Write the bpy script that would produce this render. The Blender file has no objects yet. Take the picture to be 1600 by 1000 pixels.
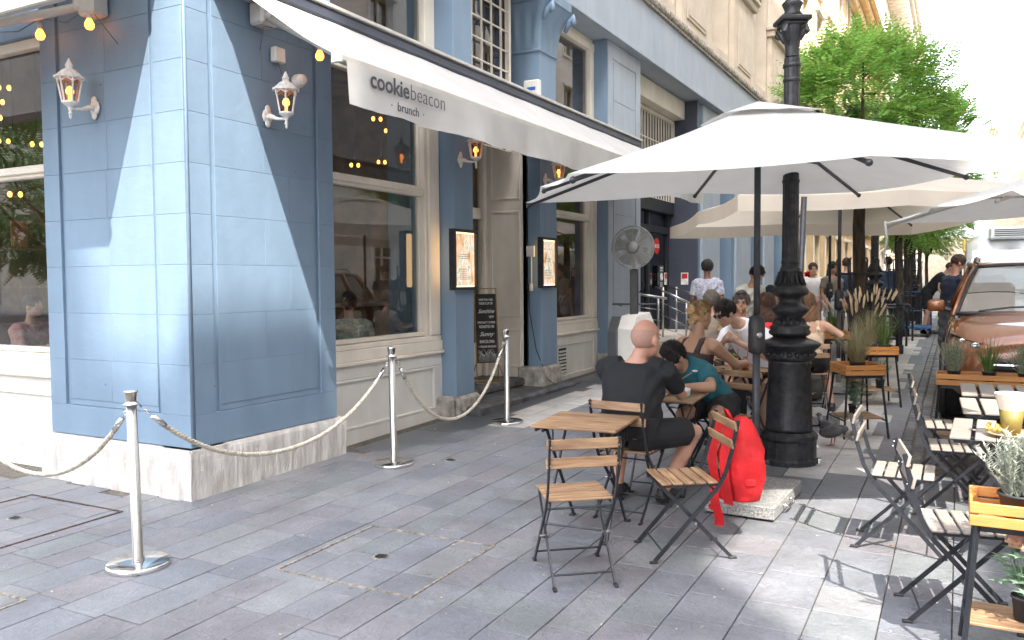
import bpy, bmesh, math, random
from mathutils import Matrix, Vector, Euler, noise
D = bpy.data; SC = bpy.context.scene; COL = SC.collection
R = math.radians; PI = math.pi
random.seed(7)

# ------------------------------------------------------------------ camera, sky, sun, exposure
cam = D.objects.new('camera', D.cameras.new('camera')); COL.objects.link(cam); SC.camera = cam
cam.data.sensor_width = 36; cam.data.lens = 1300/1600*36
cam.data.clip_start = .05; cam.data.clip_end = 1500
yaw, pit, rol = R(28.2), R(-2.7), R(-.41)
fw = Vector((-math.sin(yaw)*math.cos(pit), math.cos(yaw)*math.cos(pit), math.sin(pit)))
rt = fw.cross(Vector((0, 0, 1))).normalized(); up = rt.cross(fw)
r2 = rt*math.cos(rol)+up*math.sin(rol); u2 = up*math.cos(rol)-rt*math.sin(rol)
cam.matrix_world = Matrix((( r2.x, u2.x, -fw.x, 0), (r2.y, u2.y, -fw.y, 0), (r2.z, u2.z, -fw.z, 1.6), (0, 0, 0, 1)))
SUN = Vector((.38, -.42, .73)).normalized()          # direction towards the sun
w = D.worlds.new('World'); SC.world = w; w.use_nodes = True
nt = w.node_tree; bg = nt.nodes['Background']
sky = nt.nodes.new('ShaderNodeTexSky'); sky.sky_type = 'NISHITA'; sky.sun_disc = False
sky.sun_elevation = math.asin(SUN.z); sky.sun_rotation = math.atan2(SUN.x, SUN.y)
sky.dust_density = 3.0; sky.air_density = 1.0; sky.ozone_density = 1.0
hz_ = nt.nodes.new('ShaderNodeHueSaturation'); hz_.inputs['Saturation'].default_value = .34; hz_.inputs['Value'].default_value = 1.25   # thin summer veil of cloud
nt.links.new(sky.outputs[0], hz_.inputs['Color']); nt.links.new(hz_.outputs[0], bg.inputs[0]); bg.inputs[1].default_value = .15
sl = D.lights.new('sun', 'SUN'); sl.energy = 2.0; sl.angle = R(.53); sl.color = (1, .94, .84)
sun = D.objects.new('sun', sl); COL.objects.link(sun); sun.rotation_euler = SUN.to_track_quat('Z', 'Y').to_euler()
sun.location = (10, -10, 40)
SC.view_settings.view_transform = 'Standard'; SC.view_settings.look = 'None'
SC.view_settings.gamma = 1; SC.view_settings.use_curve_mapping = False
SC.view_settings.exposure = 2.75
SC.render.engine = 'CYCLES'

# ------------------------------------------------------------------ helpers
SL = .018; TILT = math.atan(SL)
def gz(y): return SL*(min(y, 25)-4)

class MB:
    def __init__(s): s.v = []; s.f = []; s.c = []
    def add(s, vs, fs, M=None):
        o = len(s.v)
        s.v += [tuple(M @ Vector(p)) if M else tuple(p) for p in vs]
        s.f += [tuple(i+o for i in f) for f in fs]; return s
    def box(s, x0, y0, z0, x1, y1, z1, b=0, M=None):
        if x0 > x1: x0, x1 = x1, x0
        if y0 > y1: y0, y1 = y1, y0
        if z0 > z1: z0, z1 = z1, z0
        if b <= 0:
            return s.add([(x, y, z) for z in (z0, z1) for y in (y0, y1) for x in (x0, x1)],
                         [(0, 2, 3, 1), (4, 5, 7, 6), (0, 1, 5, 4), (2, 6, 7, 3), (0, 4, 6, 2), (1, 3, 7, 5)], M)
        b = min(b, (x1-x0)*.45, (y1-y0)*.45, (z1-z0)*.45)
        lo = (x0, y0, z0); hi = (x1, y1, z1); vs = []; idx = {}
        for cx in (0, 1):
            for cy in (0, 1):
                for cz in (0, 1):
                    c = (cx, cy, cz)
                    for a in range(3):
                        p = [(hi[k]-b if c[k] else lo[k]+b) if k != a else (hi[k] if c[k] else lo[k]) for k in range(3)]
                        idx[c+(a,)] = len(vs); vs.append(p)
        fs = []
        for a in range(3):
            u, q = (a+1) % 3, (a+2) % 3
            for sd in (0, 1):
                f = []
                for (i, j) in ((0, 0), (1, 0), (1, 1), (0, 1)):
                    c = [0, 0, 0]; c[a] = sd; c[u] = i; c[q] = j; f.append(idx[tuple(c)+(a,)])
                fs.append(tuple(f if sd else f[::-1]))
            for i in (0, 1):
                for j in (0, 1):
                    c0 = [0, 0, 0]; c0[u] = i; c0[q] = j; c1 = list(c0); c1[a] = 1
                    f = [idx[tuple(c0)+(u,)], idx[tuple(c1)+(u,)], idx[tuple(c1)+(q,)], idx[tuple(c0)+(q,)]]
                    fs.append(tuple(f if (i != j) else f[::-1]))
        for c in [(i, j, k) for i in (0, 1) for j in (0, 1) for k in (0, 1)]:
            f = [idx[c+(0,)], idx[c+(1,)], idx[c+(2,)]]
            fs.append(tuple(f if sum(c) % 2 else f[::-1]))
        return s.add(vs, fs, M)
    def bar(s, a, b, w, h, up=(0, 0, 1), bev=0):      # rectangular bar from a to b
        a = Vector(a); b = Vector(b); d = (b-a); L = d.length; d.normalize(); u = Vector(up)
        sd = d.cross(u)
        if sd.length < 1e-4: sd = d.cross(Vector((1, 0, 0)))
        sd.normalize(); n = sd.cross(d)
        M = Matrix(((sd.x, d.x, n.x, a.x), (sd.y, d.y, n.y, a.y), (sd.z, d.z, n.z, a.z), (0, 0, 0, 1)))
        return s.box(-w/2, 0, -h/2, w/2, L, h/2, bev, M)
    def tube(s, pts, r, n=8, cap=True):
        P = [Vector(p) for p in pts]; rs = r if isinstance(r, (list, tuple)) else [r]*len(P)
        o = len(s.v); prev = None
        for i, p in enumerate(P):
            t = (P[min(i+1, len(P)-1)]-P[max(i-1, 0)]).normalized()
            if prev is None:
                a = Vector((0, 0, 1)) if abs(t.z) < .9 else Vector((1, 0, 0)); u = t.cross(a).normalized()
            else: u = (prev-t*prev.dot(t)).normalized()
            prev = u; v = t.cross(u)
            for k in range(n):
                th = 2*PI*k/n; s.v.append(tuple(p+(u*math.cos(th)+v*math.sin(th))*rs[i]))
        for i in range(len(P)-1):
            for k in range(n):
                a = o+i*n+k; b = o+i*n+(k+1) % n; s.f.append((a, b, b+n, a+n))
        if cap:
            s.f.append(tuple(o+k for k in range(n))[::-1]); s.f.append(tuple(o+(len(P)-1)*n+k for k in range(n)))
        return s
    def lathe(s, prof, n=24, c=(0, 0, 0), M=None, flute=0):
        vs = []; fs = []
        for (r, z) in prof:
            for k in range(n):
                th = 2*PI*k/n; rr = r*(1-flute*(k % 2))
                vs.append((c[0]+rr*math.cos(th), c[1]+rr*math.sin(th), c[2]+z))
        for i in range(len(prof)-1):
            for k in range(n):
                a = i*n+k; b = i*n+(k+1) % n; fs.append((a, b, b+n, a+n))
        fs.append(tuple(range(n))[::-1]); fs.append(tuple((len(prof)-1)*n+k for k in range(n)))
        return s.add(vs, fs, M)
    def ball(s, c, r, n=12, m=8, M=None):
        rx, ry, rz = r if isinstance(r, (tuple, list)) else (r, r, r)
        vs = [(c[0], c[1], c[2]-rz)]; fs = []
        for i in range(1, m):
            a = -PI/2+PI*i/m
            for k in range(n):
                th = 2*PI*k/n; vs.append((c[0]+rx*math.cos(a)*math.cos(th), c[1]+ry*math.cos(a)*math.sin(th), c[2]+rz*math.sin(a)))
        vs.append((c[0], c[1], c[2]+rz)); top = len(vs)-1
        for k in range(n):
            fs.append((0, 1+(k+1) % n, 1+k)); fs.append((top, 1+(m-2)*n+k, 1+(m-2)*n+(k+1) % n))
        for i in range(m-2):
            for k in range(n):
                a = 1+i*n+k; b = 1+i*n+(k+1) % n; fs.append((a, b, b+n, a+n))
        return s.add(vs, fs, M)
    def grid(s, fn, nu, nv):                          # fn(u,v)->point
        o = len(s.v)
        for i in range(nu+1):
            for j in range(nv+1): s.v.append(tuple(fn(i/nu, j/nv)))
        for i in range(nu):
            for j in range(nv):
                a = o+i*(nv+1)+j; s.f.append((a, a+nv+1, a+nv+2, a+1))
        return s
    def prism(s, poly, z0, z1, M=None):               # polygon in xy, extruded in z
        n = len(poly)
        vs = [(x, y, z0) for x, y in poly]+[(x, y, z1) for x, y in poly]
        fs = [tuple(range(n))[::-1], tuple(range(n, 2*n))]+[(i, (i+1) % n, (i+1) % n+n, i+n) for i in range(n)]
        return s.add(vs, fs, M)
    def mesh(s, name, mat, smooth=False):
        me = D.meshes.new(name); me.from_pydata(s.v, [], s.f); me.update()
        if mat: me.materials.append(mat)
        if smooth: me.shade_smooth()
        return me
    def build(s, name, mat, parent=None, smooth=False, kind=None, label=None):
        me = s.mesh(name, mat, smooth)
        return link(name, me, parent, kind, label)
def link(name, me, parent=None, kind=None, label=None):
    o = D.objects.new(name, me); COL.objects.link(o)
    if parent: o.parent = parent
    if kind: o['kind'] = kind
    if label: o['label'] = label
    return o
def tag(o, label, cat, group=None):
    o['label'] = label; o['category'] = cat
    if group: o['group'] = group
    return o
def thing(name, label, cat, x, y, rz=0, group=None, z=None, tilt=True):
    o = D.objects.new(name, None); COL.objects.link(o); o.empty_display_size = .2
    o.location = (x, y, gz(y) if z is None else z)
    m = Matrix.Rotation(TILT if (tilt and y < 25) else 0, 3, 'X') @ Matrix.Rotation(rz, 3, 'Z')
    o.rotation_euler = m.to_euler()
    return tag(o, label, cat, group)
def dup(root, x, y, rz, label, z=None, tilt=True, group=None):
    def cp(o, par):
        c = o.copy(); COL.objects.link(c); c.parent = par
        for ch in o.children: cp(ch, c)
        return c
    r = cp(root, None); r.location = (x, y, gz(y) if z is None else z)
    m = Matrix.Rotation(TILT if (tilt and y < 25) else 0, 3, 'X') @ Matrix.Rotation(rz, 3, 'Z')
    r.rotation_euler = m.to_euler(); r['label'] = label
    if group: r['group'] = group
    return r

# scratch scene so that evaluating one mesh does not evaluate everything
TS = D.scenes.new('scratch')
def evaluated(o):
    TS.collection.objects.link(o); vl = TS.view_layers[0]; vl.update()
    me = D.meshes.new_from_object(o.evaluated_get(vl.depsgraph)); D.objects.remove(o); return me

# ------------------------------------------------------------------ materials
def mat(name, col, rough=.6, metal=0, var=.12, scale=8, bump=0, bscale=None, ovar=0, trans=0, emit=None, spec=.5, detail=4, col2=None, coat=0, stretch=None):
    m = D.materials.new(name); m.use_nodes = True; n = m.node_tree; N = n.nodes; Lk = n.links
    b = N['Principled BSDF']; b.inputs['Roughness'].default_value = rough; b.inputs['Metallic'].default_value = metal
    b.inputs['Specular IOR Level'].default_value = spec
    if coat: b.inputs['Coat Weight'].default_value = coat; b.inputs['Coat Roughness'].default_value = .04
    tc = N.new('ShaderNodeTexCoord'); src = tc.outputs['Object']
    if stretch:
        mp = N.new('ShaderNodeMapping'); mp.inputs['Scale'].default_value = stretch; Lk.new(src, mp.inputs[0]); src = mp.outputs[0]
    no = N.new('ShaderNodeTexNoise'); no.inputs['Scale'].default_value = scale; no.inputs['Detail'].default_value = detail
    Lk.new(src, no.inputs['Vector'])
    mx = N.new('ShaderNodeMix'); mx.data_type = 'RGBA'
    c2 = col2 or tuple(max(0, c*(1-var*2.2)) for c in col); c1 = col if col2 else tuple(min(1, c*(1+var)) for c in col)
    mx.inputs[6].default_value = (*c1, 1); mx.inputs[7].default_value = (*c2, 1)
    rm = N.new('ShaderNodeMapRange'); rm.inputs[1].default_value = .3; rm.inputs[2].default_value = .7
    Lk.new(no.outputs[0], rm.inputs[0]); Lk.new(rm.outputs[0], mx.inputs[0])
    out = mx.outputs[2]
    if ovar:
        oi = N.new('ShaderNodeObjectInfo'); hs = N.new('ShaderNodeHueSaturation')
        r3 = N.new('ShaderNodeMapRange'); r3.inputs[3].default_value = 1-ovar; r3.inputs[4].default_value = 1+ovar
        Lk.new(oi.outputs['Random'], r3.inputs[0]); Lk.new(r3.outputs[0], hs.inputs['Value']); Lk.new(out, hs.inputs['Color']); out = hs.outputs[0]
    Lk.new(out, b.inputs['Base Color'])
    if bump:
        bp = N.new('ShaderNodeBump'); bp.inputs['Strength'].default_value = min(1, bump); bp.inputs['Distance'].default_value = .01
        n2 = N.new('ShaderNodeTexNoise'); n2.inputs['Scale'].default_value = bscale or scale*4; n2.inputs['Detail'].default_value = 6
        Lk.new(src, n2.inputs['Vector']); Lk.new(n2.outputs[0], bp.inputs['Height']); Lk.new(bp.outputs[0], b.inputs['Normal'])
    if emit: b.inputs['Emission Color'].default_value = (*emit[0], 1); b.inputs['Emission Strength'].default_value = emit[1]
    if trans: b.inputs['Transmission Weight'].default_value = trans
    return m
def glass(name, tint=(.75, .8, .78), refl=1.6, rough=.01):
    m = D.materials.new(name); m.use_nodes = True; n = m.node_tree; N = n.nodes; Lk = n.links
    N.remove(N['Principled BSDF']); out = N['Material Output']
    tr = N.new('ShaderNodeBsdfTransparent'); tr.inputs[0].default_value = (*tint, 1)
    gl = N.new('ShaderNodeBsdfGlossy'); gl.inputs['Roughness'].default_value = rough; gl.inputs[0].default_value = (.95, .97, 1, 1)
    fr = N.new('ShaderNodeFresnel'); fr.inputs[0].default_value = refl
    tc = N.new('ShaderNodeTexCoord'); no = N.new('ShaderNodeTexNoise'); no.inputs['Scale'].default_value = 1.3
    bp = N.new('ShaderNodeBump'); bp.inputs['Strength'].default_value = .02
    Lk.new(tc.outputs['Object'], no.inputs[0]); Lk.new(no.outputs[0], bp.inputs['Height']); Lk.new(bp.outputs[0], gl.inputs['Normal'])
    mx = N.new('ShaderNodeMixShader'); ge = N.new('ShaderNodeNewGeometry'); sb = N.new('ShaderNodeMath'); sb.operation = 'SUBTRACT'; sb.inputs[0].default_value = 1; Lk.new(ge.outputs['Backfacing'], sb.inputs[1]); ml = N.new('ShaderNodeMath'); ml.operation = 'MULTIPLY'; Lk.new(fr.outputs[0], ml.inputs[0]); Lk.new(sb.outputs[0], ml.inputs[1])
    Lk.new(ml.outputs[0], mx.inputs[0]); Lk.new(tr.outputs[0], mx.inputs[1]); Lk.new(gl.outputs[0], mx.inputs[2])
    Lk.new(mx.outputs[0], out.inputs[0]); return m
def fabric(name, col, tr=.35, bump=.15, col2=None):    # cloth that lets some light through
    m = mat(name, col, .9, 0, .05, 3, bump, 9, col2=col2); n = m.node_tree; N = n.nodes; Lk = n.links
    b = N['Principled BSDF']; t = N.new('ShaderNodeBsdfTranslucent'); t.inputs[0].default_value = (*col, 1)
    mx = N.new('ShaderNodeMixShader'); mx.inputs[0].default_value = tr
    Lk.new(b.outputs[0], mx.inputs[1]); Lk.new(t.outputs[0], mx.inputs[2]); Lk.new(mx.outputs[0], N['Material Output'].inputs[0]); return m
def leafmat(name, col, tr=.45, hue=.03, val=.35):
    m = D.materials.new(name); m.use_nodes = True; n = m.node_tree; N = n.nodes; Lk = n.links; b = N['Principled BSDF']
    b.inputs['Roughness'].default_value = .55
    g = N.new('ShaderNodeNewGeometry'); hs = N.new('ShaderNodeHueSaturation'); hs.inputs['Color'].default_value = (*col, 1)
    a = N.new('ShaderNodeMapRange'); a.inputs[3].default_value = .5-hue; a.inputs[4].default_value = .5+hue
    c = N.new('ShaderNodeMapRange'); c.inputs[3].default_value = 1-val; c.inputs[4].default_value = 1+val
    Lk.new(g.outputs['Random Per Island'], a.inputs[0]); Lk.new(g.outputs['Random Per Island'], c.inputs[0])
    Lk.new(a.outputs[0], hs.inputs['Hue']); Lk.new(c.outputs[0], hs.inputs['Value'])
    Lk.new(hs.outputs[0], b.inputs['Base Color']); t = N.new('ShaderNodeBsdfTranslucent'); Lk.new(hs.outputs[0], t.inputs[0])
    mx = N.new('ShaderNodeMixShader'); mx.inputs[0].default_value = tr
    Lk.new(b.outputs[0], mx.inputs[1]); Lk.new(t.outputs[0], mx.inputs[2]); Lk.new(mx.outputs[0], N['Material Output'].inputs[0]); return m

M = {}
M['blue'] = mat('blue_paint', (.172, .250, .345), .6, 0, .07, 1.3, .35, 14, ovar=.03, col2=(.157, .23, .318))
def weather(m, amt=.8):      # chips and drips in old paint
    n = m.node_tree; N = n.nodes; L = n.links; b = N['Principled BSDF']; src = b.inputs['Base Color'].links[0].from_socket
    g = N.new('ShaderNodeNewGeometry'); v = N.new('ShaderNodeTexVoronoi'); v.inputs['Scale'].default_value = 3.1; v.inputs['Randomness'].default_value = 1
    n3 = N.new('ShaderNodeTexNoise'); n3.inputs['Scale'].default_value = 60; ad = N.new('ShaderNodeMath'); ad.operation = 'MULTIPLY_ADD'; ad.inputs[1].default_value = .045
    L.new(g.outputs['Position'], v.inputs['Vector']); L.new(g.outputs['Position'], n3.inputs['Vector']); L.new(n3.outputs[0], ad.inputs[0]); L.new(v.outputs['Distance'], ad.inputs[2])
    th = N.new('ShaderNodeMapRange'); th.inputs[1].default_value = .040; th.inputs[2].default_value = .052; th.inputs[3].default_value = amt; th.inputs[4].default_value = 0; L.new(ad.outputs[0], th.inputs[0])
    mp = N.new('ShaderNodeMapping'); mp.inputs['Scale'].default_value = (2.2, 2.2, .6); n4 = N.new('ShaderNodeTexNoise'); n4.inputs['Scale'].default_value = 2.4; n4.inputs['Detail'].default_value = 7
    L.new(g.outputs['Position'], mp.inputs[0]); L.new(mp.outputs[0], n4.inputs['Vector']); dr = N.new('ShaderNodeMapRange'); dr.inputs[1].default_value = .35; dr.inputs[2].default_value = .75; dr.inputs[3].default_value = 1.03; dr.inputs[4].default_value = .90; L.new(n4.outputs[0], dr.inputs[0])
    hs = N.new('ShaderNodeHueSaturation'); L.new(dr.outputs[0], hs.inputs['Value']); L.new(src, hs.inputs['Color'])
    mx = N.new('ShaderNodeMix'); mx.data_type = 'RGBA'; L.new(th.outputs[0], mx.inputs[0]); L.new(hs.outputs[0], mx.inputs[6]); mx.inputs[7].default_value = (.06, .07, .09, 1); L.new(mx.outputs[2], b.inputs['Base Color'])
weather(M['blue'])
M['blue_pale'] = mat('pale_blue_paint', (.34, .385, .45), .6, 0, .07, 1.2, .3, 12, col2=(.30, .345, .41))
weather(M['blue_pale'], .5)
M['cream'] = mat('cream_joinery_paint', (.76, .70, .61), .5, 0, .05, 2, .12, 20)
M['white_panel'] = mat('white_joinery_paint', (.71, .69, .655), .5, 0, .05, 1.5, .15, 18)
weather(M['cream'], .35); weather(M['white_panel'], .45)
M['plinth'] = mat('combed_limestone', (.66, .64, .62), .9, 0, .2, 6, 1, 60, col2=(.42, .39, .37), stretch=(2.2, 2.2, .5))
M['stone'] = mat('worn_grey_stone', (.36, .33, .30), .85, 0, .25, 9, .8, 40, ovar=.1)
M['step'] = mat('dark_slate_step', (.10, .10, .105), .7, 0, .3, 6, .9, 18)
M['beige'] = mat('beige_stucco', (.62, .53, .43), .85, 0, .1, 2.5, .5, 30, col2=(.52, .44, .35))
M['yellow'] = mat('yellow_stucco', (.78, .56, .30), .85, 0, .08, 2, .3, 20, ovar=.05)
M['pale_stone'] = mat('pale_ornate_stone', (.74, .66, .54), .85, 0, .1, 2, .4, 20)
M['rope_stone'] = mat('weathered_moulding', (.38, .34, .29), .9, 0, .3, 14, .8, 40)
M['dark_frame'] = mat('dark_metal_frame', (.035, .038, .045), .4, .3, .1)
M['navy'] = mat('navy_wall', (.05, .058, .085), .5, 0, .08, 3, .1)
M['steel'] = mat('brushed_steel', (.42, .41, .40), .3, 1, .05, 40, .03, 120)
M['chrome'] = mat('polished_steel', (.75, .74, .73), .1, 1, .02, 30)
M['iron'] = mat('black_cast_iron', (.028, .028, .032), .42, .2, .3, 18, .3, 50)
M['black_steel'] = mat('black_painted_steel', (.022, .024, .03), .38, .1, .2, 20)
M['black_plastic'] = mat('black_plastic', (.02, .02, .022), .5, 0, .2, 20)
M['pole'] = mat('anthracite_aluminium', (.045, .047, .055), .45, .3, .1, 20)
M['wood'] = mat('oiled_acacia', (.40, .25, .14), .55, 0, .1, 4, .25, 30, ovar=.18, col2=(.17, .09, .045), stretch=(1.2, 14, 9))
M['wood_y'] = mat('oiled_acacia_slat', (.52, .31, .15), .5, 0, .1, 3, .2, 30, ovar=.14, col2=(.36, .20, .09), stretch=(9, 1, 9))
M['wood_pale'] = mat('sun_bleached_slat', (.34, .30, .27), .42, 0, .1, 3, .2, 30, ovar=.16, col2=(.24, .20, .17), stretch=(9, 1, 9))
M['crate'] = mat('honey_pine_crate', (.56, .25, .07), .5, 0, .1, 3, .2, 30, ovar=.1, col2=(.40, .16, .04), stretch=(1, 10, 10))
M['canvas'] = fabric('umbrella_canvas', (.50, .495, .48), .32)
M['canvas_tan'] = fabric('sand_canvas', (.78, .71, .62), .5)
M['awning'] = fabric('awning_canvas', (.50, .49, .48), .2, .5)
M['awning_grey'] = mat('awning_grey_metal', (.5, .48, .45), .45, .2, .05)
M['granite'] = mat('speckled_granite', (.42, .41, .40), .35, 0, .3, 75, .1, 200, col2=(.10, .10, .10), detail=2)
M['rope'] = mat('natural_rope', (.56, .51, .43), .9, 0, .15, 30, .4, 120)
M['glass'] = glass('window_glass', (.85, .87, .86), 2.0)
M['glass_dark'] = glass('dark_window_glass', (.5, .53, .53), 2.2)
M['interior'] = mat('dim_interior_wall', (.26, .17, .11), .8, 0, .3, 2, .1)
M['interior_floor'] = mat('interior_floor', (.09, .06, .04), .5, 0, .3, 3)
M['bulb'] = mat('warm_bulb', (1, .6, .2), .3, emit=((1, .27, .02), 1.6))
M['pendant_bulb'] = mat('pendant_bulb', (1, .6, .2), .3, emit=((1, .30, .03), 2.6))
M['lantern_bulb'] = mat('lantern_bulb', (1, .7, .4), .3, emit=((1, .33, .05), .9))
M['lantern_white'] = mat('white_lantern_enamel', (.78, .74, .69), .4, 0, .12, 30, .2)
M['frosted'] = glass('lantern_glass', (.8, .72, .66), 1.35, .1)
M['red'] = mat('red_nylon', (.58, .008, .012), .75, 0, .12, 7, .8, 22)
M['chalk'] = mat('chalkboard', (.018, .018, .018), .7, 0, .3, 5)
M['chalk_text'] = mat('chalk_writing', (.75, .75, .75), .9)
M['brass'] = mat('aged_brass', (.35, .22, .08), .4, .8, .2)
M['text_dark'] = mat('charcoal_print', (.045, .045, .055), .7, 0, .02)
M['rust'] = mat('rusty_steel_edge', (.085, .045, .035), .8, .2, .4, 30, .5)
M['zinc'] = mat('zinc_edge', (.35, .31, .27), .6, .5, .3, 30)
M['terracotta'] = mat('black_pot', (.03, .03, .033), .6, 0, .1)
M['box_white'] = mat('off_white_plastic', (.68, .66, .62), .45, 0, .04)
M['box_grey'] = mat('grey_plastic', (.09, .095, .1), .5, 0, .04)
M['marble'] = mat('pale_marble', (.60, .53, .45), .4, 0, .12, 3)
# ------------------------------------------------------------------ flip faces under mirrored matrices
_add = MB.add
def add2(s, vs, fs, M=None):
    if M is not None and M.determinant() < 0: fs = [tuple(reversed(f)) for f in fs]
    return _add(s, vs, fs, M)
MB.add = add2

# ------------------------------------------------------------------ ground: sheets, slabs, road
def ground_sheet(name, x0, x1, y0, y1, dz, m, ny=1):
    b = MB(); ys = sorted(set([y0, y1]+[y for y in (25,) if y0 < y < y1]))
    for a, c in zip(ys, ys[1:]):
        b.add([(x0, a, gz(a)+dz), (x1, a, gz(a)+dz), (x1, c, gz(c)+dz), (x0, c, gz(c)+dz)], [(0, 1, 2, 3)])
    return b.build(name, m, kind='structure')
def slabmat(name, cols, rough, bump, bs):
    m = D.materials.new(name); m.use_nodes = True; n = m.node_tree; N = n.nodes; L = n.links; b = N['Principled BSDF']
    g = N.new('ShaderNodeNewGeometry'); oi = N.new('ShaderNodeObjectInfo')
    a = N.new('ShaderNodeMath'); a.operation = 'ADD'; L.new(g.outputs['Random Per Island'], a.inputs[0]); L.new(oi.outputs['Random'], a.inputs[1])
    f = N.new('ShaderNodeMath'); f.operation = 'FRACT'; L.new(a.outputs[0], f.inputs[0])
    cr = N.new('ShaderNodeValToRGB'); cr.color_ramp.interpolation = 'CONSTANT'
    while len(cr.color_ramp.elements) < len(cols): cr.color_ramp.elements.new(.5)
    for i, c in enumerate(cols): cr.color_ramp.elements[i].position = i/len(cols); cr.color_ramp.elements[i].color = (*c, 1)
    L.new(f.outputs[0], cr.inputs[0])
    no = N.new('ShaderNodeTexNoise'); no.inputs['Scale'].default_value = 2.2; no.inputs['Detail'].default_value = 8; no.inputs['Roughness'].default_value = .65
    n2 = N.new('ShaderNodeTexNoise'); n2.inputs['Scale'].default_value = bs; n2.inputs['Detail'].default_value = 9; n2.inputs['Distortion'].default_value = 1.1; n2.inputs['Roughness'].default_value = .62
    L.new(g.outputs['Position'], no.inputs[0]); L.new(g.outputs['Position'], n2.inputs[0])
    mr = N.new('ShaderNodeMapRange'); mr.inputs[1].default_value = .3; mr.inputs[2].default_value = .7; mr.inputs[3].default_value = .72; mr.inputs[4].default_value = 1.22
    L.new(no.outputs[0], mr.inputs[0])
    m3 = N.new('ShaderNodeMapRange'); m3.inputs[1].default_value = .3; m3.inputs[2].default_value = .75; m3.inputs[3].default_value = .85; m3.inputs[4].default_value = 1.15
    L.new(n2.outputs[0], m3.inputs[0])
    mu = N.new('ShaderNodeMath'); mu.operation = 'MULTIPLY'; L.new(mr.outputs[0], mu.inputs[0]); L.new(m3.outputs[0], mu.inputs[1])
    hs = N.new('ShaderNodeHueSaturation'); L.new(cr.outputs[0], hs.inputs['Color']); L.new(mu.outputs[0], hs.inputs['Value']); L.new(hs.outputs[0], b.inputs['Base Color'])
    vo = N.new('ShaderNodeTexVoronoi'); vo.inputs['Scale'].default_value = 3.3; L.new(g.outputs['Position'], vo.inputs['Vector'])
    sp = N.new('ShaderNodeMapRange'); sp.inputs[1].default_value = .035; sp.inputs[2].default_value = .06; sp.inputs[3].default_value = .62; sp.inputs[4].default_value = 1; L.new(vo.outputs['Distance'], sp.inputs[0])
    m5 = N.new('ShaderNodeMath'); m5.operation = 'MULTIPLY'; L.new(mu.outputs[0], m5.inputs[0]); L.new(sp.outputs[0], m5.inputs[1]); L.new(m5.outputs[0], hs.inputs['Value'])
    rr = N.new('ShaderNodeMapRange'); rr.inputs[3].default_value = rough-.12; rr.inputs[4].default_value = rough+.15
    L.new(no.outputs[0], rr.inputs[0]); L.new(rr.outputs[0], b.inputs['Roughness'])
    bp = N.new('ShaderNodeBump'); bp.inputs['Strength'].default_value = bump; bp.inputs['Distance'].default_value = .011
    L.new(n2.outputs[0], bp.inputs['Height']); L.new(bp.outputs[0], b.inputs['Normal'])
    return m
M['slate'] = slabmat('slate_paving', [(.160, .166, .185), (.170, .176, .192), (.150, .157, .178), (.172, .166, .180), (.158, .169, .178), (.186, .189, .198), (.160, .155, .170), (.154, .161, .182)], .5, .9, 26)
M['slate_big'] = slabmat('dark_slate_paving', [(.085, .09, .10), (.105, .11, .12), (.075, .08, .09)], .45, .5, 12)
M['pale_slab'] = slabmat('pale_limestone_paving', [(.46, .44, .42), (.52, .49, .46), (.42, .41, .40)], .45, .4, 14)
M['cobble'] = slabmat('cobble_setts', [(.12, .12, .125), (.09, .092, .1), (.16, .155, .15)], .45, .9, 30)
M['mortar'] = mat('sandy_joint', (.13, .115, .095), .95, 0, .3, 30, .5)
M['asphalt'] = mat('asphalt', (.055, .056, .06), .8, 0, .25, 12, .8, 120)
ground = ground_sheet('ground', -300, 300, -60, 600, -.14, M['asphalt'])
pave = ground_sheet('pavement', -12, 3.2, -6, 60, -.012, M['mortar'])
road = ground_sheet('road', 3.2, 7.2, -6, 200, -.006, M['asphalt'])
road2 = ground_sheet('far_pavement', -12, 7, 60, 200, -.012, M['asphalt'])
fr_ = Vector((fw.x, fw.y, 0)).normalized(); rr_ = Vector((fr_.y, -fr_.x, 0))
def inview(x, y, mg=.3):
    d = x*fr_.x+y*fr_.y; l = x*rr_.x+y*rr_.y
    return d > 2.35 and abs(l) < d*.63+mg
slabmesh = {}
def slab(kx, ky, kind, h=.05, bev=.0022):
    k = (kx, ky, kind)
    if k not in slabmesh:
        slabmesh[k] = MB().box(-kx/2+.003, -ky/2+.003, -h, kx/2-.003, ky/2-.003, 0, bev).mesh('paving_slab', M[kind])
    return slabmesh[k]
rnd = random.Random(3); cells = []
def region(x, y):
    if x < -5.0 and y > 4.2: return None
    if x < -4.4 and y > 6.1: return 'slate_big'
    if x > -.12 and y > 7.35: return None
    if -.45 < x <= -.12 and 7.3 < y < 30: return 'cobble'
    if -.72 < x <= -.45 and y > 7.2: return 'big'
    if -1.2 < x <= -.72 and y > 6.9: return 'pale_slab'
    if -4.4 <= x < -3.25 and y > 7.7+(x+4.4)*.2:
        return 'slate' if abs(x+3.65)/.5+abs(y-9.2)/.75 < 1 else 'pale_slab'
    return 'slate'
x = -9.2
while x < 3.0:
    wd = rnd.choice((.24, .27, .29)) if x < -1.2 else .30
    y = 1.2-rnd.random()*.4
    while y < 34:
        ln = rnd.choice((.30, .34, .40, .46)) if y < 25 else .8
        k = region(x+wd/2, y+ln/2)
        if k and k not in ('cobble', 'slate_big', 'big'): cells.append((x+wd/2, y+ln/2, wd, ln, k))
        y += ln
    x += wd
y = 6.1
while y < 30: cells.append((-4.69, y+.5, .58, .995, 'slate_big')); y += 1.0
y = 7.2
while y < 30: cells.append((-.585, y+.3, .27, .6, 'slate')); y += .6
near = sorted([c for c in cells if inview(c[0], c[1])], key=lambda c: c[0]*fr_.x+c[1]*fr_.y)
use = set(id(c) for c in near[:298])
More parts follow.
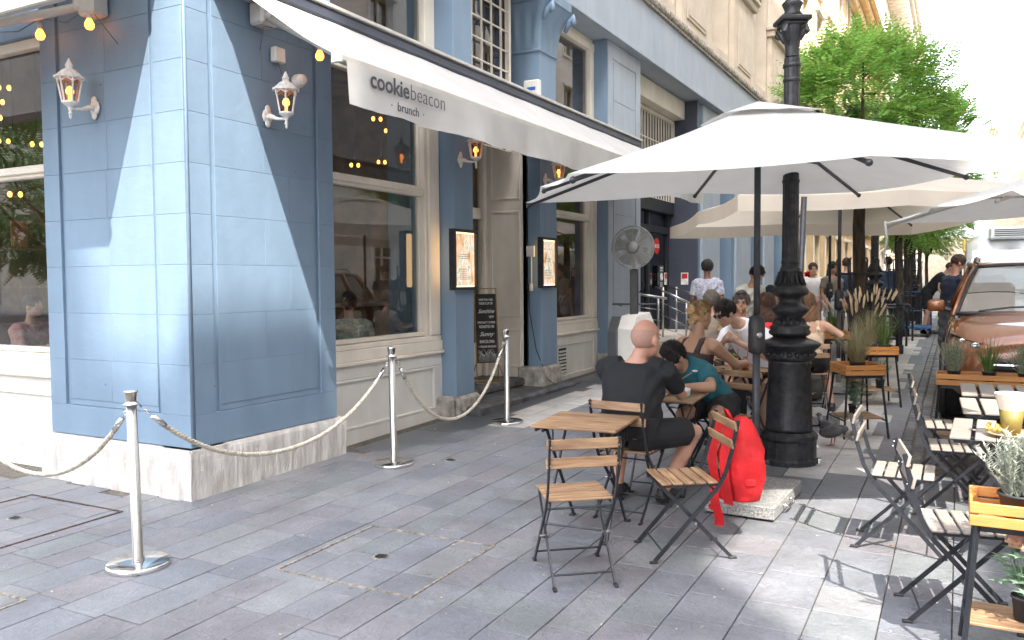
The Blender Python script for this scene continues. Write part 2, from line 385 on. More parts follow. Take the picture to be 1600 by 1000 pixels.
rest = MB()
tr = Matrix.Rotation(TILT, 4, 'X')
for c in cells:
    cx, cy, wd, ln, k = c; ti = TILT if cy < 25 else 0
    jz = rnd.uniform(-.0016, .0016); jr = rnd.uniform(-.003, .003)
    if id(c) in use:
        o = link('paving_slab', slab(wd, ln, k), pave); o.location = (cx, cy, gz(cy)+jz); o.rotation_euler = (ti+jr, jr, 0)
    elif inview(cx, cy, 1.2):
        rest.box(-wd/2+.003, -ln/2+.003, -.03, wd/2-.003, ln/2-.003, 0, 0 if cy > 10 else .0022,
                 Matrix.Translation((cx, cy, gz(cy)+jz)) @ Matrix.Rotation(ti+jr, 4, 'X'))
me_ = rest.mesh('paving_slabs', M['slate'])
# farther slabs by kind
me_.materials.append(M['slate_big']); me_.materials.append(M['pale_slab'])
o = link('paving_slabs_beyond', me_, pave, 'stuff')
for p in me_.polygons:
    X, Y = p.center.x, p.center.y; k = region(X, Y)
    p.material_index = {'slate_big': 1, 'pale_slab': 2}.get(k, 0)
cb = MB(); y = 7.3
while y < 26:
    for i in range(3):
        off = .05*(i % 2); ln = .17
        cb.box(-.445+i*.108, y+off*1.7, gz(y)-.04, -.445+i*.108+.1, y+off*1.7+ln, gz(y)+rnd.uniform(-.004, .002), .012)
    y += .18
cb.build('cobble_gutter', M['cobble'], pave, kind='stuff')
cb = MB(); y = 7.4
while y < 24:
    x = -.1
    while x < 1.6:
        cb.box(x, y, gz(y)-.04, x+.1, y+.16, gz(y)-.02+rnd.uniform(-.004, .002), .012); x += .108
    y += .17
cb.build('cobbled_parking_bay', M['cobble'], pave, kind='stuff')

def flat_on_ground(b, x0, y0, x1, y1, m, parent, name, dz=.0055):
    bb = MB().add([(x0, y0, gz(y0)+dz), (x1, y0, gz(y0)+dz), (x1, y1, gz(y1)+dz), (x0, y1, gz(y1)+dz),
                   (x0, y0, gz(y0)-.03), (x1, y0, gz(y0)-.03), (x1, y1, gz(y1)-.03), (x0, y1, gz(y1)-.03)],
                  [(0, 1, 2, 3), (4, 7, 6, 5), (0, 4, 5, 1), (1, 5, 6, 2), (2, 6, 7, 3), (3, 7, 4, 0)])
    return bb.build(name, m, parent)
def cover(x0, x1, y0, y1, label, mat_):
    t = tag(D.objects.new('access_cover', None), label, 'access cover', 'framed access covers in the paving'); COL.objects.link(t)
    wd = .016
    for (a, b_, c, d) in ((x0, y0, x1, y0+wd), (x0, y1-wd, x1, y1), (x0, y0+wd, x0+wd, y1-wd), (x1-wd, y0+wd, x1, y1-wd)):
        flat_on_ground(None, a, b_, c, d, mat_, t, 'frame_edge')
cover(-3.35, -2.43, 3.42, 4.30, 'paved access cover in the middle of the foreground with thin metal edge', M['zinc'])
cover(-6.2, -5.15, 2.75, 3.80, 'paved access cover with rusty edge left of the nearest rope post', M['rust'])
cover(-5.2, -4.2, 1.4, 2.53, 'paved access cover cut off at the bottom left corner of the picture', M['zinc'])
for (px, py, lb) in ((-2.94, 3.85, 'round steel plug in the middle of the foreground access cover'), (-3.89, 6.09, 'round steel plug in the paving right of the middle rope post'), (-5.71, 3.37, 'round steel plug in the access cover by the left shop window')):
    t = thing('drain_plug', lb, 'drain plug', px, py, 0, 'round steel plugs in the paving')
    MB().lathe([(.052, -.02), (.052, .003), (.046, .004)], 20).build('rim', M['zinc'], t)
    q = MB().lathe([(.038, -.015), (.038, .005), (.03, .006)], 20); 
    for a in range(5): q.box(-.03+a*.013, -.025, .005, -.024+a*.013, .025, .0075)
    q.build('lid', M['dark_frame'], t)

# ------------------------------------------------------------------ blue corner building
XF, YF = -4.95, 4.23
MR = Matrix(((0, 1, 0, XF), (1, 0, 0, 0), (0, 0, 1, 0), (0, 0, 0, 1)))    # (u,d,z) -> facade along the street
ML = Matrix(((1, 0, 0, 0), (0, -1, 0, YF), (0, 0, 1, 0), (0, 0, 0, 1)))   # (u,d,z) -> facade facing the square
bld = thing('corner_building', 'blue painted corner building with cream shop windows and beige upper floors', 'building', -6, 5, 0, z=0, tilt=False)
bld.location = (0, 0, 0)
def bx(name, m, T, u0, d0, z0, u1, d1, z1, bev=0, parent=None, kind=None):
    return MB().box(u0, d0, z0, u1, d1, z1, bev, T).build(name, m, parent or bld, kind=kind)
# core walls
bx('pier', M['blue'], MR, 4.30, -1.6, .30, 5.83, -.026, 5.4)
bx('pier_core', M['blue'], ML, -6.57, -1.5, .30, -5.02, -.026, 5.39)
blk = {}
def stone_block(T, u0, u1, z0, z1, d=0.0, t=.05, m='blue'):
    g = .0009; k = (round(u1-u0, 3), round(z1-z0, 3), t, m, T is MR)
    if k not in blk:
        w_, h_ = u1-u0, z1-z0
        T0 = T.copy(); T0.translation = (0, 0, 0)
        blk[k] = MB().box(-w_/2+g, -t, -h_/2+g, w_/2-g, 0, h_/2-g, .002, T0).mesh('stone_block', M[m])
    o = link('stone_block', blk[k], bld); o.location = T @ Vector(((u0+u1)/2, d, (z0+z1)/2)); return o
def pier_face(T, a, b, pa, pb, z0, zb, ztop, flip):
    # outer frame courses, then a raised field of courses inside a sunk border
    hts = .372; z = zb
    stone_block(T, a, b, z0, zb-.0, 0, .05)
    zz = [zb+i*hts for i in range(14)]
    rows = [(q, min(q+hts, ztop)) for q in zz if q < ztop-.05]
    for i, (q0, q1) in enumerate(rows):
        stone_block(T, a, pa, q0, q1, 0); stone_block(T, pb, b, q0, q1, 0)
    f0, f1 = pa+.045, pb-.045
    for i, (q0, q1) in enumerate(rows):
        if i == 0: q0 += .05
        m_ = f0+(f1-f0)*((.52 if flip else .46) if i % 2 else (.5 if flip else .72))
        stone_block(T, f0, m_, q0, q1, -.008); stone_block(T, m_, f1, q0, q1, -.008)
for (T_, a, c, e, g2) in ((MR, 4.235, 4.468, 5.662, 5.856), (ML, -6.597, -6.402, -5.258, -4.956)):
    q = MB(); q.box(a, -.03, .385, c, -.0045, 5.385, 0, T_); q.box(e, -.03, .385, g2, -.0045, 5.385, 0, T_); q.box(c, -.03, .385, e, -.0045, .618, 0, T_)
    q.build('pier_render', M['blue'], bld, kind='stuff'); bx('panel_backing', M['blue'], T_, c+.047, -.03, .625, e-.047, -.0125, 5.385)
pier_face(MR, 4.23, 5.86, 4.47, 5.66, .38, .62, 5.4, False)
pier_face(ML, -6.6, -4.95, -6.40, -5.26, .38, .62, 5.4, True)
# small roll moulding beside the corner
MB().tube([(XF-.012, YF+.03, .4), (XF-.012, YF+.03, 5.4)], .018, 8).build('corner_bead', M['blue'], bld, True)
# plinth stones
def combed(T, u0, u1, zlo, zhi, name, dd=.045):
    b = MB(); rn = random.Random(5)
    nu = max(4, int((u1-u0)/.02)); nv = 14
    def fn(u, v):
        uu = u0+(u1-u0)*u; z = zlo+(zhi-zlo)*v
        n = noise.noise(Vector((uu*55, z*4, 1.3)))*.005+noise.noise(Vector((uu*8, z*8, 4)))*.006
        k = 1 if .04 < v < .86 else .25
        return (uu, dd+n*k-(.012 if v > .95 else 0)-(.004 if v > .86 else 0), z)
    b2 = MB(); b2.grid(fn, nu, nv); b.add(b2.v, b2.f, T)
    b.box(u0, -.3, zlo, u1, dd-.014, zhi-.002, 0, T)
    return b.build(name, M['plinth'], bld)
combed(MR, 4.19, 5.93, gz(5)-.09, .375, 'plinth_stone'); combed(ML, -6.68, -4.908, gz(4)-.09, .375, 'plinth_stone')

def pane(T, u0, u1, z0, z1, d, parent, m='glass'):
    return MB().box(u0, d-.004, z0, u1, d, z1, 0, T).build('pane', M[m], parent)
def shopfront(T, u0, u1, jl, jr, zt=3.72, col='cream', base=True, gb=.05, dp=-.22):
    # window: frame part with panes as sub-parts
    f = MB()
    zs, zm = 1.0, 2.58
    f.box(u0, dp-.10, zs-.02, u0+jl, dp, zt, .004, T); f.box(u1-jr, dp-.10, zs-.02, u1, dp, zt, .004, T)
    f.box(u1-jr+.05, dp, zs, u1-.02, dp+.035, zt, .008, T)
    f.box(u0+jl, dp-.09, zm-.055, u1-jr, dp-.01, zm+.055, .012, T); f.box(u0+jl, dp-.06, zm-.02, u1-jr+.03, dp+.02, zm+.02, .006, T)
    f.box(u0+jl, dp-.09, zt-.09, u1-jr, dp-.01, zt, .008, T)
    f.box(u0+jl, dp-.09, zs, u1-jr, dp-.015, zs+.045, .008, T)
    for (a, b_) in ((zs+.045, zm-.055), (zm+.055, zt-.09)):    # inner sash step
        f.box(u1-jr-.035, dp-.1, a, u1-jr, dp-.05, b_, .004, T); f.box(u0+jl, dp-.1, a, u0+jl+.035, dp-.05, b_, .004, T)
    w_ = f.build('window', M[col], bld)
    pane(T, u0+jl, u1-jr, zs+.04, zm-.05, dp-.075, w_); pane(T, u0+jl, u1-jr, zm+.05, zt-.08, dp-.075, w_)
    s_ = MB(); s_.box(u0, dp-.1, .94, u1, dp+.03, .995, .01, T); s_.box(u0, dp-.1, .83, u1, dp+.045, .94, .006, T)
    s_.box(u0, dp-.1, .79, u1, dp+.075, .83, .012, T)
    s_.build('window_sill', M[col], bld)
    if base:
        p = MB(); g0 = gz(0) if T is ML else gb; dd = dp+.03
        p.box(u0, dd-.1, g0, u1, dd, .17, .006, T); p.box(u0, dd-.1, .66, u1, dd, .788, .006, T)
        p.box(u0, dd-.1, .17, u0+.14, dd, .66, 0, T); p.box(u1-.14, dd-.1, .17, u1, dd, .66, 0, T)
        p.box(u0+.14, dd-.1, .17, u1-.14, dd-.022, .66, 0, T)
        for z in (.185, .645): p.box(u0+.14, dd-.03, z-.014, u1-.14, dd+.006, z+.014, .006, T)
        p.box(u1-.17, dd-.03, .2, u1-.143, dd+.006, .63, .006, T); p.box(u0+.143, dd-.03, .2, u0+.17, dd+.006, .63, .006, T)
        p.build('stall_riser', M['white_panel'], bld)
    return w_
shopfront(MR, 5.86, 7.90, .14, .27, gb=.0)
shopfront(ML, -9.0, -6.6, .14, .14)
shopfront(MR, 10.57, 12.52, .14, .26, gb=.05)
# vent grille in the second riser
v = MB()
for i in range(7): v.box(11.0, -.185, .24+i*.05, 11.3, -.165, .265+i*.05, 0, MR)
v.box(10.98, -.2, .2, 11.32, -.188, .62, 0, MR)
g_ = v.build('vent_grille', M['white_panel'], bld)
MB().box(11.02, -.187, .23, 11.28, -.184, .6, 0, MR).build('vent_opening', M['black_plastic'], g_)
# beams behind the awning and mezzanine windows
bx('lintel', M['blue'], MR, 5.86, -.5, 3.72, 7.9, -.20, 4.0, .01)
bx('lintel', M['blue'], MR, 10.57, -.5, 3.72, 12.52, -.20, 4.0, .01)
bx('lintel', M['blue'], ML, -12, -.5, 3.72, -6.6, -.20, 5.4, .01)
def mezz(u0, u1, z0, z1, jr, dp=-.24):
    f = MB(); f.box(u0, dp-.1, z0, u0+.05, dp, z1, 0, MR); f.box(u1-jr, dp-.1, z0, u1, dp, z1, .006, MR)
    f.box(u0, dp-.1, z1-.12, u1, dp+.01, z1, .006, MR); f.box(u0, dp-.1, z0, u1, dp, z0+.06, 0, MR)
    f.box(u0, dp-.1, z1, u1, dp-.02, 5.42, 0, MR)
    w_ = f.build('window', M['cream'], bld); pane(MR, u0, u1-jr, z0, z1-.1, dp-.07, w_)
mezz(5.86, 7.9, 3.98, 5.3, .2); mezz(10.57, 12.52, 3.98, 5.36, .14)
def grille(u0, u1, z0, z1, cu, cz, d, glassm='glass_dark', w=.014):
    f = MB(); f.box(u0, d-.04, z0, u0+.06, d+.02, z1, 0, MR); f.box(u1-.06, d-.04, z0, u1, d+.02, z1, 0, MR); f.box(u0, d-.04, z1-.07, u1, d+.02, z1, 0, MR)
    n = int(round((u1-u0)/cu)); m_ = int(round((z1-z0)/cz))
    for i in range(1, n): u = u0+(u1-u0)*i/n; f.box(u-w/2, d-.012, z0, u+w/2, d+.012, z1, 0, MR)
    for j in range(m_): z = z0+(z1-z0)*j/m_; f.box(u0, d-.015, z-w/2, u1, d+.009, z+w/2, 0, MR)
    w_ = f.build('window_grille', M['cream'], bld); pane(MR, u0, u1, z0, z1, d-.05, w_, glassm)
    return w_
grille(8.30, 9.78, 3.3, 5.36, .235, .27, -.3)
# pilasters
def pilaster(u0, u1, z0, side=-.42, m='blue', panel=None):
    bx('pilaster', M[m], MR, u0, side, z0, u1, -.0, 5.41, .006)
pilaster(7.90, 8.30, .30); pilaster(10.06, 10.57, .44)
bx('pilaster', M['blue_pale'], MR, 12.52, -.42, .42, 14.05, -.012, 5.41, .006)
# raised frame of the third pilaster
f = MB()
f.box(12.52, -.01, .42, 12.72, .0, 5.41, .003, MR); f.box(13.82, -.01, .42, 14.05, .0, 5.41, .003, MR); f.box(12.72, -.01, 5.15, 13.82, .0, 5.41, .003, MR); f.box(12.72, -.01, .42, 13.82, .0, .8, .003, MR)
f.build('pilaster_frame', M['blue_pale'], bld)
for i in range(7): bx('stone_block', M['blue_pale'], MR, 12.76, -.012, .84+i*.61, 13.78, -.003, .84+(i+1)*.61-.006, .004)
bx('pilaster_side', M['blue'], MR, 12.505, -.42, .42, 12.52, -.012, 5.41)
# pilaster plinths
def rough(name, T, u0, d0, z0, u1, d1, z1, m='stone', j=.008, seed=1):
    b = MB(); b.box(u0, d0, z0, u1, d1, z1, .03, T)
    o = b.build(name, M[m], bld); 
    bm = bmesh.new(); bm.from_mesh(o.data); bmesh.ops.subdivide_edges(bm, edges=[e for e in bm.edges if e.calc_length() > .12], cuts=5, use_grid_fill=True)
    for v_ in bm.verts:
        v_.co += Vector((noise.noise(v_.co*9+Vector((seed, 0, 0))), noise.noise(v_.co*9+Vector((0, seed, 0))), noise.noise(v_.co*9+Vector((0, 0, seed)))))*j
    bm.to_mesh(o.data); bm.free(); return o
rough('plinth_stone', MR, 7.86, -.3, 0, 8.36, .05, .30, seed=2); rough('plinth_stone', MR, 10.0, -.34, 0, 10.62, .05, .44, seed=4); rough('plinth_stone', MR, 12.46, -.3, .05, 14.08, .04, .42, seed=5)
rough('plinth_stone', MR, 7.78, -.28, 0, 7.857, .02, .30, seed=8)
# capital: flared block with folds and a small scroll at each corner
def flare(u, v):
    k = v**2.2*.13; z = 4.68+.58*v; w0, w1, d0, d1 = 10.05-k, 10.58+k, -.42, .012+k*1.25
    q = u*3
    if q < 1: p = (w0, d0+(d1-d0)*q); a_ = q
    elif q < 2: p = (w0+(w1-w0)*(q-1), d1); a_ = q-1
    else: p = (w1, d1-(d1-d0)*(q-2)); a_ = q-2
    r_ = .018*math.sin(a_*PI*3)**2*math.sin(PI*v)
    return MR @ Vector((p[0]+(-r_ if q < 1 else r_ if q > 2 else 0), p[1]+(r_ if 1 <= q < 2 else 0), z))
MB().grid(flare, 60, 12).build('capital', M['blue'], bld, True)
bx('capital_ring', M['blue'], MR, 10.03, -.42, 4.64, 10.60, .02, 4.68, .01); bx('capital_block', M['blue'], MR, 9.93, -.42, 5.26, 10.70, .19, 5.41, .02)
for u in (9.98, 10.65):
    q = MB(); q.tube([(u, .10, 5.02), (u, .17, 5.14), (u, .235, 5.20), (u, .24, 5.13), (u, .20, 5.11)], [.03, .045, .05, .04, .02], 8)
    q2 = MB(); q2.add(q.v, q.f, MR); q2.build('scroll', M['blue'], bld, True)
# doorway recess: panelled reveal, glazed door, steps
rv = MB()
RY = Matrix(((0, -1, 0, 0), (-1, 0, 0, 10.06), (0, 0, 1, 0), (0, 0, 0, 1)))   # (u=-x, d toward camera, z)
def rvb(b, u0, z0, u1, z1, d0, d1, bev=.005): b.box(-u1, 10.06-d1, z0, -u0, 10.06-d0, z1, bev)
rvb(rv, 5.14, .28, 5.78, 3.9, 0, .03)
for (z0, z1) in ((.42, .95), (1.1, 2.55), (2.7, 3.75)):
    for (a, b_, c, d) in ((5.24, z0, 5.70, z0+.03), (5.24, z1-.03, 5.70, z1), (5.24, z0+.03, 5.27, z1-.03), (5.67, z0+.03, 5.70, z1-.03)):
        rvb(rv, a, b_, c, d, .03, .045, .004)
rv.build('door_reveal', M['cream'], bld)
dr = MB()
for (u0, u1) in ((8.3, 8.45), (9.98, 10.03), (9.1, 9.2)): dr.box(u0, -.93, .28, u1, -.86, 3.9, .005, MR)
for (z0, z1) in ((.28, .75), (2.45, 2.6), (3.75, 3.9)): dr.box(8.3, -.93, z0, 10.03, -.87, z1, .005, MR)
dr.box(9.95, -.86, .28, 10.03, -.80, 3.9, .01, MR)
d_ = dr.build('door', M['cream'], bld); pane(MR, 8.4, 10.0, .7, 3.8, -.9, d_)
MB().tube([(XF-.80, 9.26, 1.15), (XF-.76, 9.26, 1.15), (XF-.76, 9.26, 1.45), (XF-.80, 9.26, 1.45)], .012, 8).build('handle', M['brass'], d_, True)
rough('door_step', MR, 8.02, -.95, .02, 10.75, .22, .175, 'step', .014, 7)
rough('door_step', MR, 8.32, -.95, .175, 10.05, -.22, .285, 'step', .006, 9)
bx('doorway_side', M['blue'], MR, 7.95, -.95, .28, 8.295, -.42, 5.4)
bx('downpipe_gap', M['black_plastic'], MR, 10.03, -.25, .3, 10.058, -.19, 3.75)
# entablature, moulding
bx('fascia_band', M['blue_pale'], MR, 3.9, -.5, 5.42, 29.6, .12, 6.36)
bx('fascia_band', M['blue_pale'], ML, -12, -.4, 5.42, -4.83, .12, 6.36)
bx('fascia_moulding', M['blue_pale'], MR, 3.9, .12, 5.42, 29.6, .15, 5.50, .01)
bx('fascia_moulding', M['rope_stone'], MR, 3.8, .10, 6.36, 29.6, .17, 6.41, .01)
b = MB(); y = 9.0
while y < 29.5:
    b.tube([(XF+.10, y, 6.43), (XF+.155, y+.05, 6.47), (XF+.155, y+.09, 6.53), (XF+.10, y+.15, 6.56)], [.045, .055, .055, .045], 6); y += .105
b.tube([(XF+.1, 9, 6.49), (XF+.1, 29.5, 6.49)], .06, 8)
b.build('twisted_moulding', M['rope_stone'], bld, True, kind='stuff')
bx('moulding_ledge', M['rope_stone'], MR, 3.8, -.3, 6.40, 29.6, .12, 6.44)
# upper floors
b = MB()
wins = [(5.6, 7.0), (10.0, 11.4), (14.6, 16.0), (18.9, 20.3), (23.4, 24.8), (27.4, 28.6)]
zz = [(6.95, 9.9), (11.6, 14.2)]
prev = 3.9
for (a, c) in wins+[(29.6, 30)]:
    b.box(prev, -.9, 6.44, a, -.02, 17, 0, MR); prev = c
for (a, c) in wins:
    lo = 6.44
    for (z0, z1) in zz: b.box(a, -.9, lo, c, -.02, z0, 0, MR); lo = z1
    b.box(a, -.9, lo, c, -.02, 17, 0, MR)
b.box(-12, -.9, 6.44, -4.97, -.02, 17, 0, ML)
b.build('upper_wall', M['beige'], bld)
for (a, c) in wins:
    for (z0, z1) in zz:
        f = MB(); f.box(a, -.62, z0, a+.1, -.52, z1, 0, MR); f.box(c-.1, -.62, z0, c, -.52, z1, 0, MR); f.box(a+.1, -.62, z1-.1, c-.1, -.52, z1, 0, MR)
        f.box(a+.1, -.62, z0+1.9, c-.1, -.5, z0+2.02, 0, MR); f.box((a+c)/2-.05, -.62, z0, (a+c)/2+.05, -.53, z1-.1, 0, MR); f.box(a+.1, -.62, z0, c-.1, -.52, z0+.08, 0, MR)
        w_ = f.build('window', M['cream'], bld); pane(MR, a, c, z0, z1, -.58, w_, 'glass_dark')
    # panelled aedicule beside each window
    f = MB(); u = c+.15; e = min(u+2.1, 29.5)
    f.box(u, -.02, 6.5, e, .10, 8.55, .01, MR); f.box(u-.08, -.02, 8.55, e+.08, .20, 8.72, .02, MR); f.box(u-.14, -.02, 8.72, e+.14, .28, 8.84, .02, MR)
    f.box(u+.35, .10, 6.8, e-.35, .125, 8.3, .01, MR); f.box(u+.42, .125, 6.87, e-.42, .14, 8.23, .01, MR)
    f.box(u, -.02, 8.84, u+.3, .06, 16.5, .01, MR); f.box(e-.3, -.02, 8.84, e, .06, 16.5, .01, MR)
    f.build('wall_panel', M['beige'], bld)
bx('roof_cornice', M['beige'], MR, 3.4, -1, 17, 29.6, .7, 17.5, .05)
bx('roof_cornice', M['beige'], ML, -12, -1, 17, -4.2, .7, 17.5, .05)
# entrance bay
bx('lintel', M['cream'], MR, 14.06, -.6, 5.02, 17.66, -.28, 5.40, .008)
grille(14.06, 17.66, 3.25, 5.0, .17, .52, -.52, w=.02)
bx('transom', M['dark_frame'], MR, 14.06, -.72, 3.0, 17.66, -.5, 3.25)
f = MB()
for u in (14.06, 15.2, 16.3, 17.55): f.box(u, -.72, .5, u+.09, -.62, 3.0, 0, MR)
f.box(14.06, -.72, 2.58, 17.66, -.6, 2.72, 0, MR)
d_ = f.build('entrance_door', M['dark_frame'], bld); pane(MR, 14.1, 17.6, .5, 3.0, -.67, d_, 'glass_dark')
bx('entrance_side_wall', M['navy'], MR, 17.66, -1.0, .3, 17.72, .0, 5.41)
bx('entrance_side_wall', M['navy'], MR, 17.72, -.9, .3, 17.75, .0, 5.41)
b = MB(); b.box(14.05, -.75, .1, 17.66, .5, .52, .01, MR); b.box(14.4, .5, .1, 18.6, .85, .38, .01, MR)
b.box(14.8, .85, .1, 18.6, 1.15, .27, .01, MR); b.build('entrance_landing', M['marble'], bld)
# bays up the street
u = 17.75; i = 0
for (a, c) in ((17.75, 19.7), (20.9, 23.0), (24.4, 26.2), (27.6, 29.6)):
    bx('pilaster', M['blue_pale'], MR, a+.35, -.5, .3, c-.1, 0, 5.41, .006); bx('pilaster_side', M['blue'], MR, a, -.5, .3, a+.35, -.06, 5.41)
    bx('pilaster_side', M['blue'], MR, c-.1, -.5, .3, c, -.06, 5.41)
    bx('plinth_stone', M['stone'], MR, a-.03, -.3, .1, c+.03, .05, .62, .01)
for (a, c) in ((19.7, 20.9), (23.0, 24.4), (26.2, 27.6)):
    f = MB(); f.box(a, -.45, .3, a+.1, -.36, 5.41, 0, MR); f.box(c-.1, -.45, .3, c, -.36, 5.41, 0, MR); f.box(a, -.45, 2.7, c, -.35, 2.85, 0, MR); f.box(a, -.45, .3, c, -.3, 1.0, 0, MR)
    w_ = f.build('window', M['dark_frame'], bld); pane(MR, a, c, 1.0, 5.4, -.41, w_, 'glass_dark')
# interior of the cafe
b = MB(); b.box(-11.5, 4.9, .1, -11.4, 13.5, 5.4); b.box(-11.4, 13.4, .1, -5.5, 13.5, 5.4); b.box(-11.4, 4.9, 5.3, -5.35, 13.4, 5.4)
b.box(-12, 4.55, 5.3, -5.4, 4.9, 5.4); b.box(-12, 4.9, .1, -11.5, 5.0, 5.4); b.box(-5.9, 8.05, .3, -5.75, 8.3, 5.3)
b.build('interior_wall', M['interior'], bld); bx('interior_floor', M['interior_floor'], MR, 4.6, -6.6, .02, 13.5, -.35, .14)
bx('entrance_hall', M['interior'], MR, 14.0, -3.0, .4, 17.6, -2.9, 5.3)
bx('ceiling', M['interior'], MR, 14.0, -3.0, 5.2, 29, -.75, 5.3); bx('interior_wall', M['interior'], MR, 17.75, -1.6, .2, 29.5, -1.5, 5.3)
M['bright_wall'] = mat('bright_limewash', (.80, .76, .70), .85, 0, .05, 2, .2, 20)
# ------------------------------------------------------------------ buildings across the street and farther on
def facade_block(name, label, x0, x1, y0, y1, h, m, side, bay=3.6, floors=(5.2, 9.2, 13.2, 17.2), wz=2.3, ww=1.3, holes=(), thick=None, cornice=.7, group=None, zb=-.3, wm='glass_dark', fm='cream', ground_bays=True):
    # side=+1: front faces +X at x1 ; side=-1: front faces -X at x0
    t = tag(D.objects.new(name, None), label, 'building', group); COL.objects.link(t)
    xf = x1 if side > 0 else x0; dep = .35
    xa, xb = (x0, x1-dep) if side > 0 else (x0+dep, x1)
    b = MB()
    for (hy0, hy1, hz0, hz1) in holes[:1]:
        b.box(x0, y0, zb, x1, hy0, h); b.box(x0, hy1, zb, x1, y1, h); b.box(x0, hy0, zb, x1, hy1, hz0); b.box(x0, hy0, hz1, x1, hy1, h)
    if not holes:
        b.box(xa, y0, zb, xb, y1, h)
        n = max(1, int((y1-y0)/bay)); bw = (y1-y0)/n
        zs = [z for z in ((1.0,) if ground_bays else ())+tuple(floors) if z+wz < h-.5]
        fa, fb = (xb, xf) if side > 0 else (xf, xa)
        for i in range(n):
            c = y0+(i+.5)*bw
            b.box(fa, y0+i*bw, zb, fb, c-ww/2, h); b.box(fa, c+ww/2, zb, fb, y0+(i+1)*bw, h)
            lo = zb
            for z in zs: b.box(fa, c-ww/2, lo, fb, c+ww/2, z); lo = z+wz
            b.box(fa, c-ww/2, lo, fb, c+ww/2, h)
    b.build('wall', m, t)
    if not holes:
        wmesh = None
        for i in range(n):
            c = y0+(i+.5)*bw
            for z in zs:
                if wmesh is None:
                    f = MB(); s = side
                    f.box(0, -ww/2-.18, -.15, .10*s, ww/2+.18, 0, .02); f.box(0, -ww/2-.2, wz+.05, .16*s, ww/2+.2, wz+.22, .03)
                    f.box(0, -ww/2-.14, 0, .05*s, -ww/2, wz+.05, 0); f.box(0, ww/2, 0, .05*s, ww/2+.14, wz+.05, 0)
                    f.box(-.2*s, -.05, 0, -.14*s, .05, wz, 0); f.box(-.2*s, -ww/2, wz*.62, -.14*s, ww/2, wz*.62+.07, 0)
                    f.box(-.2*s, -ww/2, 0, -.12*s, -ww/2+.08, wz, 0); f.box(-.2*s, ww/2-.08, 0, -.12*s, ww/2, wz, 0)
                    wmesh = f.mesh('window', M[fm]); pm = MB().box(-.24*s, -ww/2, 0, -.21*s, ww/2, wz).mesh('pane', M[wm])
                o = link('window', wmesh, t); o.location = (xf, c, z); q = link('pane', pm, o)
        f = MB(); s = side
        f.box(xf, y0, h-.5, xf+.35*s, y1, h, .05); f.box(xf, y0, h, xf+cornice*s, y1, h+.3, .06); f.box(xf, y0, h+.3, xf+(cornice+.25)*s, y1, h+.5, .05)
        f.box(xf, y0, 4.1, xf+.2*s, y1, 4.4, .03)
        f.build('cornice', m, t)
    return t
facade_block('street_building', 'yellow plastered building with framed windows beyond the blue corner building', -16, -4.95, 29.65, 62, 15.5, M['yellow'], 1, bay=3.0, floors=(5.2, 9.4, 12.6), ww=1.2)
t = facade_block('street_building', 'pale ornate building with deep cornice high above the street tree', -16, -4.75, 62.1, 90, 22.0, M['pale_stone'], 1, bay=3.2, floors=(5.4, 9.6, 13.6, 17.4), ww=1.3, cornice=1.5)
b = MB(); y = 62.4
while y < 90: b.box(-4.75, y, 21.0, -3.5, y+.35, 21.9, .05); y += .9
b.build('bracket', M['pale_stone'], t, kind='stuff')
facade_block('street_building', 'light stone building farther down the left side of the street', -16, -5.1, 90.2, 150, 19.0, M['pale_stone'], 1, bay=4.0, ww=1.5)
facade_block('street_building', 'white building closing the far end of the street', 4.5, 40, 132, 150, 22, M['pale_stone'], -1, bay=3.5)
facade_block('street_building', 'pale facade at the far end of the street behind the van', -5, 4.6, 152, 165, 8, M['pale_stone'], -1, bay=3.5, floors=(4.2,))
# the other side of the street, behind the photographer's right shoulder
facade_block('street_building', 'unseen cream house front added across the street, roof cut to let sun onto the pier', 7.5, 9.6, -45, -7.85, 24.2, M['bright_wall'], -1, bay=3.6, cornice=.1)  # unseen front added; roof and depth cut so sun reaches the pier
facade_block('street_building', 'unseen tall wall added across the street to block the sun, with one opening for light', 7.5, 8.0, -7.8, 14, 34, M['bright_wall'], -1, holes=((-5.65, -1.2, 14.2, 17.7),))  # invented wall that shades the street; its opening shapes the sunlit ground patch
facade_block('street_building', 'tall cream house across the street beside the added sun-blocking wall', 7.5, 18, 14.05, 50, 30, M['bright_wall'], -1, bay=3.6)
facade_block('street_building', 'pale house across the street toward its far end', 7.5, 18, 50.1, 131, 20, M['pale_stone'], -1, bay=4.2)
b = MB(); b.add([(x_, y_, z_) for x_ in (7.5, 7.8) for (y_, z_) in ((-9.3, 24.25), (-11.0, 27.6), (-11.9, 33.0), (-45, 33.0), (-45, 24.25))], [(0, 1, 2, 3, 4), (9, 8, 7, 6, 5), (0, 5, 6, 1), (1, 6, 7, 2), (2, 7, 8, 3), (3, 8, 9, 4), (4, 9, 5, 0)])  # added unseen panel, outline shaped to keep sun off the lower left pier
tag(b.build('gable_blocker', M['beige'], None), 'unseen gable-shaped panel added across the street to shade the left pier face', 'roof')
# houses behind the photographer across the square
facade_block('street_building', 'pale house behind the photographer on the far side of the square', -60, -14, -40, -26, 20, M['pale_stone'], 1, bay=3.6)
